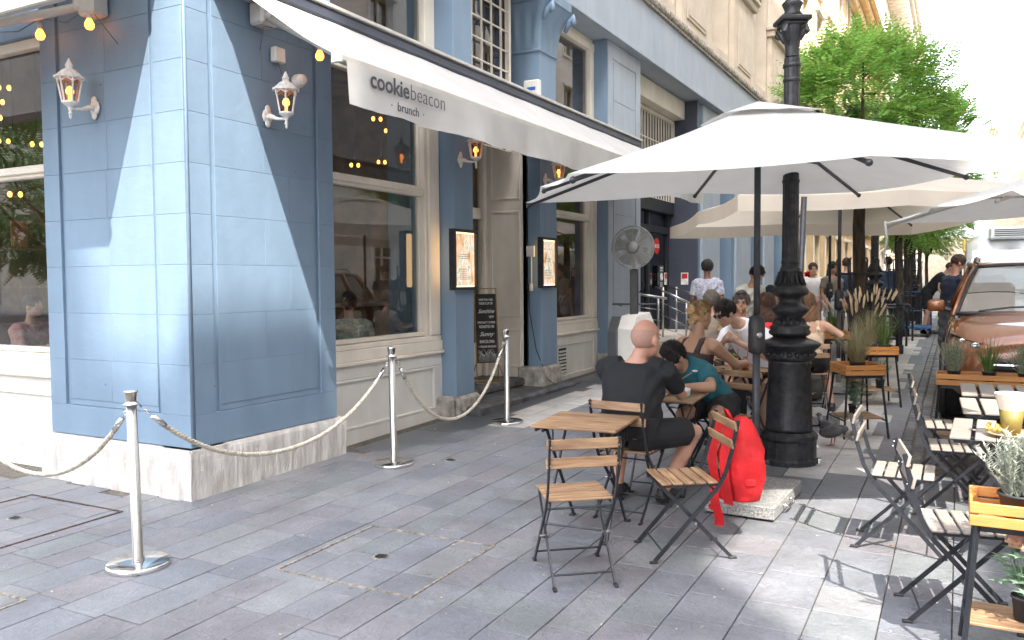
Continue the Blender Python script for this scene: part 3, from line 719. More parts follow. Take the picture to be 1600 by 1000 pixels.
# ------------------------------------------------------------------ awnings
def text_mesh(body, size, m, bold=0, spacing=1.0, ex=.001, align='LEFT', shear=0):
    cu = D.curves.new('lettering', 'FONT'); cu.body = body; cu.size = size; cu.offset = bold; cu.extrude = ex; cu.align_x = align
    cu.space_character = spacing; cu.shear = shear; cu.resolution_u = 3
    o = D.objects.new('lettering', cu)
    me = evaluated(o)
    wd = (min(v.co.x for v in me.vertices), max(v.co.x for v in me.vertices)) if me.vertices else (0, 0)
    D.curves.remove(cu); me.materials.clear(); me.materials.append(m); return me, wd
def lettering(parent, body, size, m, M4, width=None, bold=0, align='LEFT', shear=0, name='lettering'):
    me, wd = text_mesh(body, size, m, bold, align=align, shear=shear)
    k = (width/(wd[1]-wd[0])) if width else 1
    o = link(name, me, parent); o.matrix_local = M4 @ Matrix.Diagonal((k, 1, 1, 1)); return (wd[1]-wd[0])*k
def FX(x, y, z): return Matrix(((0, 0, 1, x), (1, 0, 0, y), (0, 1, 0, z), (0, 0, 0, 1)))   # text facing +X

aw = tag(D.objects.new('awning', None), 'long white fold-out awning with lettered valance over the street-side shop windows', 'awning'); COL.objects.link(aw)
XB, ZB, ZW, Y0, Y1 = -3.72, 3.13, 3.90, 4.50, 13.5
f = MB()
def fab(u, v):   # u along, v out
    y = Y0+(Y1-Y0)*u; x = -4.86+(XB+4.86)*v; z = ZW-(ZW-ZB)*v
    z -= .05*math.sin(PI*v)+.012*math.sin(y*5.1+v*3)*math.sin(PI*v)+.005*math.sin(y*14+v*9)*math.sin(PI*v); return (x, y, z)
f.grid(fab, 90, 10); f.build('canopy', M['awning'], aw, True)
b = MB(); b.box(-4.95, Y0-.03, 3.93, -4.72, Y1+.03, 3.96, .004); b.box(-4.95, Y0-.03, 3.80, -4.92, Y1+.03, 3.93)
b.build('cover_strip', M['awning_grey'], aw)
b = MB(); b.box(-4.92, Y0-.02, 3.82, -4.74, Y1+.02, 3.925, .02); b.build('roller_box', M['navy'], aw)
b = MB(); b.box(XB-.03, Y0-.03, ZB-.045, XB+.035, Y1+.02, ZB+.02, .015); b.box(XB-.04, Y0-.055, ZB-.055, XB+.05, Y0-.03, ZB+.03, .008)
b.build('front_bar', M['awning_grey'], aw)
f = MB()
def val(u, v):
    y = Y0+.02+(Y1-Y0-.04)*u
    return (XB+.037+.018*v*math.sin(y*4.3)+.010*v*math.sin(y*11+1)+.005*v*math.sin(y*27+2*math.sin(y*5)), y, ZB-.03-.29*v-.006*math.sin(y*7)*v)
f.grid(val, 140, 6); f.build('valance', M['awning'], aw, True)
xt = XB+.057
w1 = lettering(aw, 'cookie', .17, M['text_dark'], FX(xt, 4.75, 2.97), width=.47, bold=.0032)
w2 = lettering(aw, 'beacon', .17, M['text_dark'], FX(xt, 4.75+.483, 2.97), width=.47, bold=-.0022)
lettering(aw, 'brunch', .095, M['text_dark'], FX(xt, 5.07, 2.858), width=.27, bold=.0006)
for yy in (5.0, 5.41): MB().box(xt, yy-.006, 2.88, xt+.001, yy+.006, 2.892).build('printed_dot', M['text_dark'], aw)
def arm(parent, pts, r=.032):
    MB().tube(pts, r, 10).build('folding_arm', M['awning_grey'], parent, True)
arm(aw, [(-4.85, 4.97, 3.70), (-4.3, 4.84, 3.42), (-3.78, 4.70, 3.14)]); arm(aw, [(-4.85, 12.6, 3.70), (-3.78, 12.8, 3.14)])
b = MB(); b.box(-4.95, 4.88, 3.62, -4.80, 5.06, 3.80, .02); b.box(-4.84, 4.90, 3.66, -4.74, 5.03, 3.74, .02); b.build('arm_bracket', M['awning_grey'], aw)
aw2 = tag(D.objects.new('awning', None), 'partly retracted pale awning above the left shop window', 'awning'); COL.objects.link(aw2)
f = MB(); f.grid(lambda u, v: (-5.05-6*u, 4.18-.78*v, 4.10-.62*v-.02*math.sin(PI*v)), 30, 6); f.build('canopy', M['awning'], aw2, True)
MB().box(-11, 3.36, 3.40, -5.03, 3.42, 3.48, .01).build('front_bar', M['awning_grey'], aw2)
MB().box(-11, 4.02, 4.02, -5.04, 4.23, 4.2, .02).build('roller_box', M['awning_grey'], aw2)
arm(aw2, [(-5.80, 4.13, 3.70), (-6.6, 3.98, 3.66), (-7.8, 3.75, 3.64)], .035); arm(aw2, [(-7.8, 3.72, 3.62), (-6.9, 3.45, 3.44)], .03)
b = MB(); b.box(-5.90, 4.08, 3.62, -5.72, 4.23, 3.80, .02); b.box(-5.93, 4.06, 3.66, -5.86, 4.14, 3.76, .02); b.build('arm_bracket', M['awning_grey'], aw2)

# ------------------------------------------------------------------ wall lanterns
def lantern(x, y, z, rz, label):
    t = thing('wall_lantern', label, 'wall lamp', x, y, rz, 'white wall lanterns on the blue piers', z=z, tilt=False)
    b = MB(); TX = Matrix.Rotation(PI/2, 4, 'Y')
    b.lathe([(.055, 0), (.06, .008), (.05, .016), (.03, .022)], 8, M=TX); b.ball((.012, 0, .055), (.012, .03, .035)); b.ball((.012, 0, -.055), (.012, .03, .035))
    b.build('wall_plate', M['lantern_white'], t, True)
    b = MB(); b.tube([(.01, 0, 0), (.05, 0, -.005), (.12, 0, -.03), (.20, 0, -.035)], [.028, .022, .012, .012], 10); b.build('bracket', M['lantern_white'], t, True)
    c = (.21, 0, 0); b = MB()
    b.lathe([(.004, -.115), (.012, -.10), (.008, -.09), (.016, -.075), (.010, -.06), (.018, -.03), (.045, -.01), (.058, .0), (.058, .012)], 12, c)
    for k in range(6):
        a = k*PI/3+.2; p0 = Vector((c[0]+.055*math.cos(a), .055*math.sin(a), .01)); p1 = Vector((c[0]+.088*math.cos(a), .088*math.sin(a), .185))
        b.tube([p0, p1], .0065, 5)
        a2 = a+PI/3; q1 = Vector((c[0]+.088*math.cos(a2), .088*math.sin(a2), .185)); b.tube([p1, q1], .008, 5); m_ = p1.lerp(q1, .5); b.tube([p1-Vector((0, 0, .03)), m_-Vector((0, 0, .006)), q1-Vector((0, 0, .03))], .005, 4)
    b.lathe([(.108, .183), (.108, .195), (.09, .205), (.05, .245), (.028, .255), (.024, .27), (.03, .28), (.02, .30), (.012, .315), (.004, .335)], 12, c)
    b.build('cage', M['lantern_white'], t)
    MB().lathe([(.05, .012), (.083, .183)], 6, c).build('glass', M['frosted'], t)
    b = MB(); b.lathe([(.012, .02), (.012, .06), (.028, .075), (.03, .095), (.018, .12), (.002, .13)], 12, c); b.build('lamp', M['lantern_bulb'], t, True)
    return t
lantern(-5.92, 4.23, 2.96, -PI/2, 'white wall lantern on the left face of the blue corner pier')
lantern(-4.95, 5.06, 2.94, 0, 'white wall lantern on the street face of the blue corner pier')
lantern(-4.95, 8.02, 2.96, 0, 'white wall lantern under the awning above the first lit menu case')
lantern(-4.95, 10.2, 2.96, 0, 'white wall lantern half hidden between awning edge and umbrella tip')
def bulbs(pts, cord, label):
    t = tag(D.objects.new('light_string', None), label, 'string lights', 'strings of warm bulbs under the awnings'); COL.objects.link(t)
    MB().tube(cord, .004, 5).build('cable', M['box_grey'], t)
    for p in pts:
        s_ = MB().lathe([(.012, 0), (.02, -.01), (.02, -.07), (.016, -.075)], 10, p).build('socket', M['awning_grey'], t, True)
        MB().lathe([(.014, -.07), (.022, -.085), (.034, -.11), (.034, -.13), (.022, -.15), (.004, -.155)], 12, p).build('bulb', M['bulb'], t, True)
bulbs([(-6.35, 4.08, 3.66), (-5.78, 4.10, 3.66), (-6.92, 4.05, 3.63)], [(-5.6, 4.2, 3.4), (-5.78, 4.1, 3.67), (-6.05, 4.1, 3.60), (-6.35, 4.08, 3.67), (-6.6, 4.06, 3.6), (-6.92, 4.05, 3.64), (-7.5, 4.0, 3.6)], 'string of warm round bulbs hanging below the left awning arm')
bulbs([(-4.62, 5.33, 3.56)], [(-4.93, 4.98, 3.45), (-4.85, 4.95, 3.62), (-4.62, 5.33, 3.57), (-4.4, 5.8, 3.45)], 'single warm bulb hanging under the right awning near the lantern')
t = thing('junction_box', 'small pale junction box with cable above the lantern on the pier', 'junction box', -4.95, 5.17, 0, z=3.45, tilt=False)
MB().box(0, -.06, -.06, .06, .06, .06, .008).build('box', M['box_white'], t); MB().tube([(.03, 0, -.06), (.02, .06, -.16), (.03, .14, -.25)], .004, 5).build('cable', M['box_grey'], t)
t = thing('floodlight_sensor', 'round white sensor head right of the lantern on the pier', 'sensor', -4.95, 5.40, 0, z=3.28, tilt=False)
MB().lathe([(.055, 0), (.06, .03), (.05, .07), (.035, .1)], 16, M=Matrix.Rotation(R(75), 4, 'Y')).build('head', M['lantern_white'], t, True); MB().tube([(0, 0, -.03), (.05, 0, 0)], .02, 8).build('mount', M['lantern_white'], t)
t = thing('alarm_box', 'beige alarm box with blue sticker on the second pilaster above the awning', 'alarm box', -5.03, 10.058, 0, z=4.12, tilt=False)
MB().box(-.12, -.09, -.14, .11, 0, .14, .015).build('case', M['box_white'], t); MB().box(-.06, -.093, .0, .06, -.0905, .045).build('sticker', mat('blue_sticker', (.03, .12, .42), .5), t); MB().box(-.1, -.085, -.18, .1, -.005, -.142, .01).build('strobe_base', mat('orange_strobe', (.5, .12, .04), .4), t)

# ------------------------------------------------------------------ lit menu cases
def menumat(name, seed):
    m = D.materials.new(name); m.use_nodes = True; N = m.node_tree.nodes; L = m.node_tree.links; b = N['Principled BSDF']
    tc = N.new('ShaderNodeTexCoord'); mp = N.new('ShaderNodeMapping'); mp.inputs['Location'].default_value = (seed, seed*2, 0); mp.inputs['Scale'].default_value = (1, 1.6, .9)
    no = N.new('ShaderNodeTexNoise'); no.inputs['Scale'].default_value = 3.2; no.inputs['Detail'].default_value = 3; no.inputs['Distortion'].default_value = 2.2
    cr = N.new('ShaderNodeValToRGB'); E = cr.color_ramp.elements
    E[0].position = .3; E[0].color = (.55, .25, .10, 1); E[1].position = .8; E[1].color = (.95, .92, .85, 1)
    for p, c in ((.42, (.85, .55, .32, 1)), (.5, (.80, .62, .45, 1)), (.56, (.92, .86, .78, 1)), (.62, (.35, .42, .25, 1)), (.66, (.9, .75, .55, 1))):
        e = E.new(p); e.color = c
    L.new(tc.outputs['Object'], mp.inputs[0]); L.new(mp.outputs[0], no.inputs[0]); L.new(no.outputs[0], cr.inputs[0]); L.new(cr.outputs[0], b.inputs['Base Color'])
    L.new(cr.outputs[0], b.inputs['Emission Color']); b.inputs['Emission Strength'].default_value = .11; b.inputs['Roughness'].default_value = .25; return m
M['led'] = mat('warm_backlight', (1, .8, .5), .4, emit=((1, .62, .28), .55))
for (y0, y1, lb, sd) in ((7.77, 8.27, 'lit menu case on the pilaster left of the cafe door', 1.3), (9.96, 10.44, 'lit menu case on the pilaster right of the cafe door', 4.1)):
    t = thing('menu_case', lb, 'menu case', -4.95, (y0+y1)/2, 0, 'lit menu cases beside the cafe door', z=1.50, tilt=False); w_ = (y1-y0)/2; h = .68
    b = MB()
    for a in ((-w_, 0, w_, .035), (-w_, h-.035, w_, h), (-w_, .035, -w_+.035, h-.035), (w_-.035, .035, w_, h-.035)): b.box(0, a[0], a[1], .08, a[2], a[3], .004)
    b.build('frame', M['black_plastic'], t)
    MB().box(0, -w_+.035, .035, .045, w_-.035, h-.035).build('backlight', M['led'], t)
    p = MB().box(.0455, -w_+.05, .05, .052, w_-.05, h-.05).build('poster', menumat('menu_print', sd), t)
    b = MB(); rn = random.Random(int(sd*10))
    for i in range(9): z = .12+i*.022+(.10 if i > 5 else 0); b.box(.0525, -w_*rn.uniform(.4, .6), z, .0535, w_*rn.uniform(.1, .6), z+.006)
    b.build('printed_lines', mat('grey_print', (.3, .24, .2), .8), t, kind='stuff')
t = thing('socket_box', 'white switch box with conduit and black plug beside the second menu case', 'switch box', -5.06, 10.055, 0, z=1.98, tilt=False)
MB().box(-.09, -.035, -.06, .03, 0, .09, .006).build('case', M['box_white'], t); MB().tube([(-.02, -.012, -.06), (-.02, -.012, -.42)], .008, 6).build('conduit', M['box_white'], t)
MB().box(-.04, -.05, -.52, .0, 0, -.42, .008).build('socket', M['box_white'], t); MB().box(-.075, -.06, -.50, -.035, -.005, -.42, .01).build('plug', M['black_plastic'], t)
MB().tube([(-.055, -.03, -.5), (-.03, -.06, -.8), (.06, -.05, -1.3), (.16, .1, -1.72), (.19, .4, -1.86), (.3, .9, -1.85)], .006, 6).build('cable', M['black_plastic'], t)

# ------------------------------------------------------------------ chalkboard
t = thing('chalkboard', 'narrow black chalkboard on brass trestle on the cafe doorstep', 'chalkboard', -5.37, 9.35, R(-42), z=.285, tilt=False)
TB = Matrix.Rotation(R(-5), 4, 'Y')
b = MB(); 
for s_ in (-1, 1):
    b.tube([TB @ Vector((0, s_*.15, .22)), TB @ Vector((0, s_*.15, 1.22))], .007, 6); b.tube([TB @ Vector((0, s_*.15, .24)), (.14, s_*.19, 0)], .007, 6); b.tube([TB @ Vector((-.02, s_*.15, .24)), (-.14, s_*.19, 0)], .007, 6)
b.tube([TB @ Vector((0, -.15, 1.22)), TB @ Vector((0, .15, 1.22))], .007, 6); b.tube([(.14, -.19, 0.005), (.14, .19, 0.005)], .006, 6); b.tube([(-.14, -.19, 0.005), (-.14, .19, 0.005)], .006, 6)
b.build('trestle', M['brass'], t)
bd = MB().box(-.008, -.14, .25, .008, .14, 1.15, .003, TB).build('board', M['chalk'], t)
for (tx, z, sz, wd, sh) in (('HAVE YOU HAD', 1.06, .04, .19, 0), ('YOUR CUP OF', 1.01, .045, .19, 0), ('Sunshine', .90, .075, .22, .5), ('YET?', .835, .04, .07, 0), ('SPECIALITY COFFEE', .765, .036, .24, 0), ('ROASTED IN', .705, .052, .2, 0), ('Sunny', .60, .08, .2, .5), ('BARCELONA', .51, .055, .2, 0), ('+ VEGGIE BRUNCH', .45, .036, .24, 0)):
    lettering(bd, tx, sz, M['chalk_text'], TB @ FX(.0095, -wd/2+(.07 if tx == 'YET?' else 0), z), width=wd, bold=.0006, shear=sh)
b = MB()
for i in range(12):
    pts = [TB @ Vector((.009, -.125+.25*k/12, .27+.012*i*(1 if i < 9 else .9)+.035*math.sin(k*.9+i*.12)*(i/12))) for k in range(13)]
    b.tube(pts, .0016, 3)
b.tube([TB @ Vector((.009, -.11+.02*k, .30+.13*abs(math.sin(k*.55)))) for k in range(12)], .002, 3)
b.build('chalk_drawing', M['chalk_text'], bd, kind='stuff')

# ------------------------------------------------------------------ rope posts and ropes
def stanchion(x, y, label):
    t = thing('rope_post', label, 'rope post', x, y, 0, 'steel rope posts round the cafe corner')
    MB().lathe([(.172, 0), (.175, .004), (.175, .022), (.168, .030), (.05, .034), (.036, .036)], 40).build('base', M['chrome'], t, True)
    MB().lathe([(.034, .034), (.034, .05), (.0285, .055), (.0285, .93)], 20).build('pole', M['steel'], t, True)
    MB().lathe([(.0285, .93), (.044, .932), (.044, .938), (.030, .942), (.028, .952), (.036, 1.005), (.036, 1.012), (.02, 1.014)], 20).build('cap', M['chrome'], t, True)
    return t
posts = [((-6.5, 3.35), None), ((-4.11, 3.12), 'nearest steel rope post with polished round base in front of the pier'),
         ((-4.24, 5.75), 'middle steel rope post in front of the first shop window'), ((-4.26, 7.82), 'farthest steel rope post near the cafe doorstep')]
for p, lb in posts: stanchion(p[0], p[1], lb or 'steel rope post just outside the left edge of the picture')
def rope(a, b_, z0, z1, sag, label):
    t = tag(D.objects.new('barrier_rope', None), label, 'rope', 'natural ropes hung between the steel posts'); COL.objects.link(t)
    A = Vector((*a, gz(a[1])+z0)); B = Vector((*b_, gz(b_[1])+z1)); dr_ = (B-A); dr_.z = 0; dr_.normalize(); A2 = A+dr_*.05; B2 = B-dr_*.05
    A2.z -= .02; B2.z -= .02; L = (B2-A2).length; n = int(L/.018); sd = Vector((-dr_.y, dr_.x, 0))
    def P(u):
        p = A2.lerp(B2, u); p.z -= sag*(1-(2*u-1)**2)*(1+.18*(2*u-1)**2); return p
    s0, s1 = .045, .955; b = MB()
    for k in range(3):
        pts = []
        for i in range(n+1):
            u = s0+(s1-s0)*i/n; p = P(u); tg = (P(min(1, u+.01))-P(max(0, u-.01))).normalized(); nn = sd.cross(tg)
            ph = 2*PI*(k/3+i*.24*.9); pts.append(p+(sd*math.cos(ph)+nn*math.sin(ph))*.0085)
        b.tube(pts, .0095, 5)
    b.build('rope', M['rope'], t, True)
    for (u0, u1, q) in ((.0, s0, A), (1., s1, B)):
        h = MB(); p0, p1 = P(u0), P(u1); m_ = P(u1+(.02 if u1 < .5 else -.02))
        h.tube([p0.lerp(p1, .7), m_], [.016, .017], 10); h.tube([q+Vector((0, 0, .035-.02*0)), p0], .005, 6)
        pts = [p0.lerp(p1, .35)+(sd*math.cos(a)*.011)+(p1-p0).normalized()*math.sin(a)*.024 for a in [k*PI/5 for k in range(11)]]
        h.tube(pts, .004, 6); h.build('snap_hook', M['chrome'], t, True)
rope((-6.5, 3.35), posts[1][0], .93, .93, .52, 'rope hanging from the nearest post toward the left edge')
rope(posts[1][0], posts[2][0], .93, .93, .50, 'rope hanging between the nearest and the middle post')
rope(posts[2][0], posts[3][0], .93, .93, .68, 'deep hanging rope between the middle and the farthest post')

# ------------------------------------------------------------------ misting fan
t = thing('misting_fan', 'large misting fan with grey cage and white water tank by the facade', 'fan', -3.95, 10.95, R(12), z=gz(10.95), tilt=False)
b = MB()
TKR = Matrix.Rotation(R(55), 4, 'Z')
b.prism([(-.22, 0), (-.22, .75), (-.14, .93), (.12, .98), (.21, .82), (.22, 0)], -.18, .10, TKR @ Matrix(((1, 0, 0, 0), (0, 0, 1, 0), (0, 1, 0, .05), (0, 0, 0, 1))))
b.build('tank', M['box_white'], t)
b = MB(); b.prism([(-.26, 0), (-.26, .7), (-.17, .92), (.22, .8), (.22, 0)], .101, .26, TKR @ Matrix(((1, 0, 0, 0), (0, 0, 1, 0), (0, 1, 0, .05), (0, 0, 0, 1)))); b.build('tank_back', M['box_grey'], t)
b = MB()
for (px, py) in ((-.2, -.12), (.2, -.12), (-.2, .2), (.2, .2)): b.ball((px, py, .035), .035, 8, 6)
b.build('castor', M['black_plastic'], t, kind='stuff')
b = MB(); b.box(-.055, -.04, .98, .055, .05, 1.62, .01); b.build('mast', M['black_plastic'], t)
MB().tube([(-.17, -.02, 1.12), (-.3, -.02, 1.14), (.3, -.02, 1.14), (.2, -.02, 1.13)], .014, 8).build('handle', M['black_plastic'], t)
MB().tube([(0, 0, 1.6), (0, 0, 1.78), (0, -.02, 1.95)], .022, 8).build('neck', M['box_grey'], t)
b = MB(); hz0 = 1.92; M['cage_wire'] = mat('grey_fan_wire', (.2, .2, .19), .5, .4)
FS = .80
for rr in [.05+.0125*i for i in range(25)]:
    for sd_ in (-1, 1):
        y = -.11+sd_*.07*math.cos(rr/.36*PI/2); 
        b.tube([(rr*FS*math.cos(a), y, hz0+rr*FS*math.sin(a)) for a in [k*PI/14 for k in range(29)]], .0028, 3, False)
for k in range(12):
    a = k*PI/6
    for sd_ in (-1, 1): b.tube([(q*FS*math.cos(a), -.11+sd_*.07*math.cos(q/.36*PI/2), hz0+q*FS*math.sin(a)) for q in (.05, .15, .25, .352)], .0035, 4)
b.tube([(.36*FS*math.cos(a), -.11, hz0+.36*FS*math.sin(a)) for a in [k*PI/20 for k in range(41)]], .009, 6, False)
b.build('cage', M['cage_wire'], t)
b = MB()
for k in range(5):
    a0 = k*2*PI/5
    b.grid(lambda u, v: ((.05+.20*u)*math.cos(a0+v*.85), -.11+.035*(v-.5), hz0+(.05+.20*u)*math.sin(a0+v*.85)), 4, 4)
b.build('blade', mat('grey_fan_blade', (.07, .07, .07), .5), t, True)
q = MB().lathe([(.085, 0), (.085, .012), (.06, .03), (.01, .035)], 20, M=Matrix.Translation((0, -.18, hz0)) @ Matrix.Rotation(PI/2, 4, 'X')); q.build('hub_cap', M['cage_wire'], t, True)
MB().tube([(0, -.05, hz0), (0, .12, hz0)], [.07, .06], 14).build('motor', M['box_grey'], t, True)
MB().tube([(.05, 0, 1.75), (.13, .0, 1.7), (.10, 0, 1.55), (.14, 0, 1.4), (.07, 0, 1.3)], .007, 6).build('hose', M['black_plastic'], t, True)

# ------------------------------------------------------------------ entrance rails and signs
def rail(y, x0, x1, za, zb_, zf, label):
    t = thing('handrail', label, 'handrail', x0, y, 0, 'steel handrails at the entrance steps', z=0, tilt=False); L = x1-x0
    MB().tube([(-.12, 0, za), (L+.12, 0, zb_-(za-zb_)*.12/L)], .022, 10).build('top_rail', M['steel'], t, True)
    for (u, z, f0) in ((.04, za, zf[0]), (L-.04, zb_, zf[1])): MB().tube([(u, 0, f0), (u, 0, z)], .02, 10).build('post', M['steel'], t, True)
    for k in (.3, .55, .8): MB().tube([(0, 0, za-(za-zf[0])*k), (L, 0, zb_-(zb_-zf[1])*k)], .008, 6).build('rod', M['steel'], t, True)
rail(14.55, -5.45, -4.75, 1.40, 1.28, (.52, .52), 'left steel handrail at the entrance landing behind the fan')
rail(15.2, -4.95, -4.42, 1.46, 1.18, (.52, .35), 'middle steel handrail sloping down from the entrance landing')
rail(16.7, -5.15, -4.40, 1.45, 1.22, (.52, .35), 'right steel handrail with brown end at the entrance landing')
sgnr = mat('sign_red', (.55, .02, .02), .5); sgnw = mat('sign_white', (.8, .8, .78), .5)
t = thing('round_sign', 'red round no entry sign with white bar on the glass door', 'sign', -5.55, 16.75, 0, z=2.30, tilt=False)
MB().lathe([(.17, 0), (.17, .006)], 24, M=Matrix.Rotation(PI/2, 4, 'Y')).build('disc', sgnr, t); b = MB().box(.0065, -.13, -.035, .009, .13, .035); b.build('bar', sgnw, t)
lettering(t, 'ZONE', .05, sgnr, FX(.0105, -.09, -.02), width=.18)
t = thing('notice_sign', 'dark notice with white pictogram and lines on the glass door', 'sign', -5.55, 17.05, 0, z=1.66, tilt=False)
MB().box(0, -.16, -.24, .006, .16, .24).build('panel', mat('dark_notice', (.05, .05, .06), .5), t)
b = MB(); b.tube([(.008, .07*math.cos(a), .07*math.sin(a)) for a in [k*PI/10 for k in range(21)]], .012, 5, False)
for z in (.2, .17, .13, -.13, -.17, -.2): b.box(.0065, -.08, z-.008, .009, .08, z+.008)
b.box(.0065, -.03, -.045, .009, .03, .045); b.build('pictogram', sgnw, t, kind='stuff')
for (y, x, lb) in ((17.35, -5.55, 'small red and white sticker on the glass door'), (17.655, -5.22, 'small red and white sticker on the navy entrance wall')):
    t = thing('sticker_sign', lb, 'sticker', x, y, 0 if x < -5.4 else -PI/2, z=1.62, tilt=False)
    MB().box(0, -.08, -.13, .006, .08, .13).build('panel', sgnw, t); MB().box(.0065, -.06, .0, .009, .06, .11).build('emblem', sgnr, t)
t = thing('small_sign', 'small blue and white sign beside a window up the street', 'sign', -5.1, 19.73, 0, z=1.9, tilt=False)
MB().box(0, -.09, -.1, .01, .09, .35).build('panel', mat('sign_blue', (.03, .12, .4), .5), t); MB().box(.0105, -.09, -.1, .013, .09, .1).build('lower_panel', sgnw, t)

# ------------------------------------------------------------------ umbrellas
def umbrella(name, label, cx, cy, th, w_, l_, zc, zm, za, tx=0, ty=0, canv='canvas', pole='pole', group='square canvas umbrellas over the tables', valance=0, crank=True, pole_to=None, flap=True):
    t = thing(name, label, 'umbrella', cx, cy, 0, group, tilt=False)
    def H(a, b_, z): return Vector((a*math.cos(th)-b_*math.sin(th), a*math.sin(th)+b_*math.cos(th), z+a*tx+b_*ty))
    rim = [(-w_, l_), (0, l_), (w_, l_), (w_, 0), (w_, -l_), (0, -l_), (-w_, -l_), (-w_, 0)]
    zr = [zc, zm]*4; apex = (0, 0, za)
    cv = MB(); NR, NS = 8, 6
    for k in range(8):
        a0, a1 = rim[k], rim[(k+1) % 8]; z0, z1 = zr[k], zr[(k+1) % 8]
        def fn(u, v):
            s_ = .985*u+.015; v_ = 1-v
            x = (a0[0]*(1-v_)+a1[0]*v_)*s_; y = (a0[1]*(1-v_)+a1[1]*v_)*s_; z = za-(za-(z0*(1-v_)+z1*v_))*s_
            sg = math.sin(PI*v_)
            z -= .030*sg*s_*(1-s_*.3)+.02*math.sin(PI*s_); k_ = 1-.022*sg*s_; return H(x*k_, y*k_, z)
        cv.grid(fn, NR, NS)
        if valance:
            def fv(u, v):
                p = fn(1, u); return Vector((p.x, p.y, p.z-valance*v))
            cv.grid(fv, NS, 2)
    cv.build('canopy', M[canv], t, True)
    if flap:
        fl = MB()
        for k in range(8):
            a0, a1 = rim[k], rim[(k+1) % 8]; s0 = .21
            fl.grid(lambda u, v: H((a0[0]*(1-v)+a1[0]*v)*s0*u*(1-.06*math.sin(PI*v)), (a0[1]*(1-v)+a1[1]*v)*s0*u*(1-.06*math.sin(PI*v)), za+.014-(za-(zr[k]*(1-v)+zr[(k+1) % 8]*v))*s0*u*.98+.012*math.sin(PI*v)*u), 3, 6)
        fl.build('vent_flap', M[canv], t, True)
    for k in range(8):
        e = rim[k]; p1 = H(e[0]*.985, e[1]*.985, zr[k]-.03); p0 = H(e[0]*.03, e[1]*.03, za-.10)
        r_ = MB().bar(p0, p1, .014, .024).build('rib', M[pole], t); MB().ball(p1, .02, 6, 4).build('rib_end', M[pole], r_)
        m_ = p0.lerp(p1, .5); MB().bar(H(e[0]*.03, e[1]*.03, za-.34), m_+Vector((0, 0, -.012)), .010, .016).build('strut', M[pole], t)
    MB().tube([(0, 0, .06), (0, 0, 1.15)], .026, 16).build('lower_pole', M['pole' if pole == 'pole' else pole], t, True)
    MB().tube([(0, 0, 1.15), (0, 0, za-.04)], .0225, 16).build('pole', M[pole], t, True)
    MB().lathe([(.02, -.10), (.055, -.09), (.055, -.04), (.02, -.02)], 12, (0, 0, za)).build('hub', M[pole], t, True)
    MB().lathe([(.02, -.05), (.045, -.04), (.045, .0), (.02, .01)], 12, (0, 0, za-.34)).build('runner', M[pole], t, True)
    if crank:
        b = MB(); b.lathe([(.02, 1.04), (.055, 1.06), (.058, 1.10), (.058, 1.25), (.05, 1.30), (.02, 1.32)], 16); b.build('crank_housing', M['black_plastic'], t, True)
        Mx = Matrix.Rotation(R(28), 4, 'Z')
        q = MB(); q.lathe([(.02, .05), (.022, .07), (.012, .075)], 8, M=Matrix.Translation((0, 0, 1.18)) @ Mx @ Matrix.Rotation(PI/2, 4, 'X')); q.build('crank_socket', M['steel'], t, True)
    return t
def granite(cx, cy, rz, label, sx=.46, sy=.8, h=.085):
    t = thing('parasol_base', label, 'umbrella base', cx, cy, rz, 'granite umbrella bases')
    b = MB(); b.box(-sx/2, -sy/2, .015, sx/2, sy/2, .015+h, .006); b.build('slab', M['granite'], t)
    b = MB()
    for (x, y) in ((-sx/2+.05, -sy/2+.05), (sx/2-.05, -sy/2+.05), (-sx/2+.05, sy/2-.05), (sx/2-.05, sy/2-.05)): b.lathe([(.02, 0), (.02, .015)], 8, (x, y, 0))
    b.build('foot', M['black_plastic'], t, kind='stuff')
    for yy in (-.16, 0.02): MB().tube([(sx/2-.005, yy, .06), (sx/2+.025, yy, .06)], .012, 8).build('bolt', M['chrome'], t, True)
    MB().tube([(sx/2+.02, -.16, .06), (sx/2+.035, -.14, .045), (sx/2+.035, 0, .045), (sx/2+.02, .02, .06)], .007, 8).build('handle', M['chrome'], t, True)
    MB().tube([(0, 0, .10), (0, 0, .42)], .03, 16).build('tube', M['steel'], t, True)
    MB().tube([(.03, 0, .3), (.07, 0, .3)], .007, 8).build('clamp_screw', M['chrome'], t); MB().ball((.085, 0, .3), .018, 8, 6).build('clamp_knob', M['black_plastic'], t, True)
    return t
umbrella('umbrella', 'large white square umbrella nearest the camera over the cafe tables', -1.23, 5.89, .54, 1.5, 1.64, 2.21, 2.25, 2.77, .03, .05)
granite(-1.23, 5.87, R(-3), 'grey granite umbrella base with steel handle under the red backpack')
umbrella('umbrella', 'sand coloured umbrella with hanging valance behind the nearest white umbrella', -1.37, 11.6, .50, 1.85, 1.85, 2.33, 2.36, 2.95, .01, -.03, canv='canvas_tan', valance=.17)
granite(-1.37, 11.6, R(5), 'granite umbrella base beside the tree behind the cast iron lamp post', .8, .8, .09)
umbrella('umbrella', 'white umbrella with pale metal ribs at the right edge of the picture', 1.0, 7.6, R(18.4), 1.27, 1.27, 2.04, 2.08, 2.50, pole='awning_grey', crank=False)
b = MB(); b.tube([(-.60, 8.38, 2.12), (-.58, 8.35, 1.95), (-.60, 8.3, 1.8), (-.57, 8.3, 1.66)], [.012, .014, .01, .006], 6)
tag(b.build('tie_strap', M['canvas'], None, True), 'pale tie strap hanging from the corner of the right umbrella', 'strap')
umbrella('umbrella', 'farther sand coloured umbrella whose corner shows behind the lamp post', -2.0, 15.6, .50, 1.6, 1.6, 2.40, 2.43, 2.9, canv='canvas_tan')

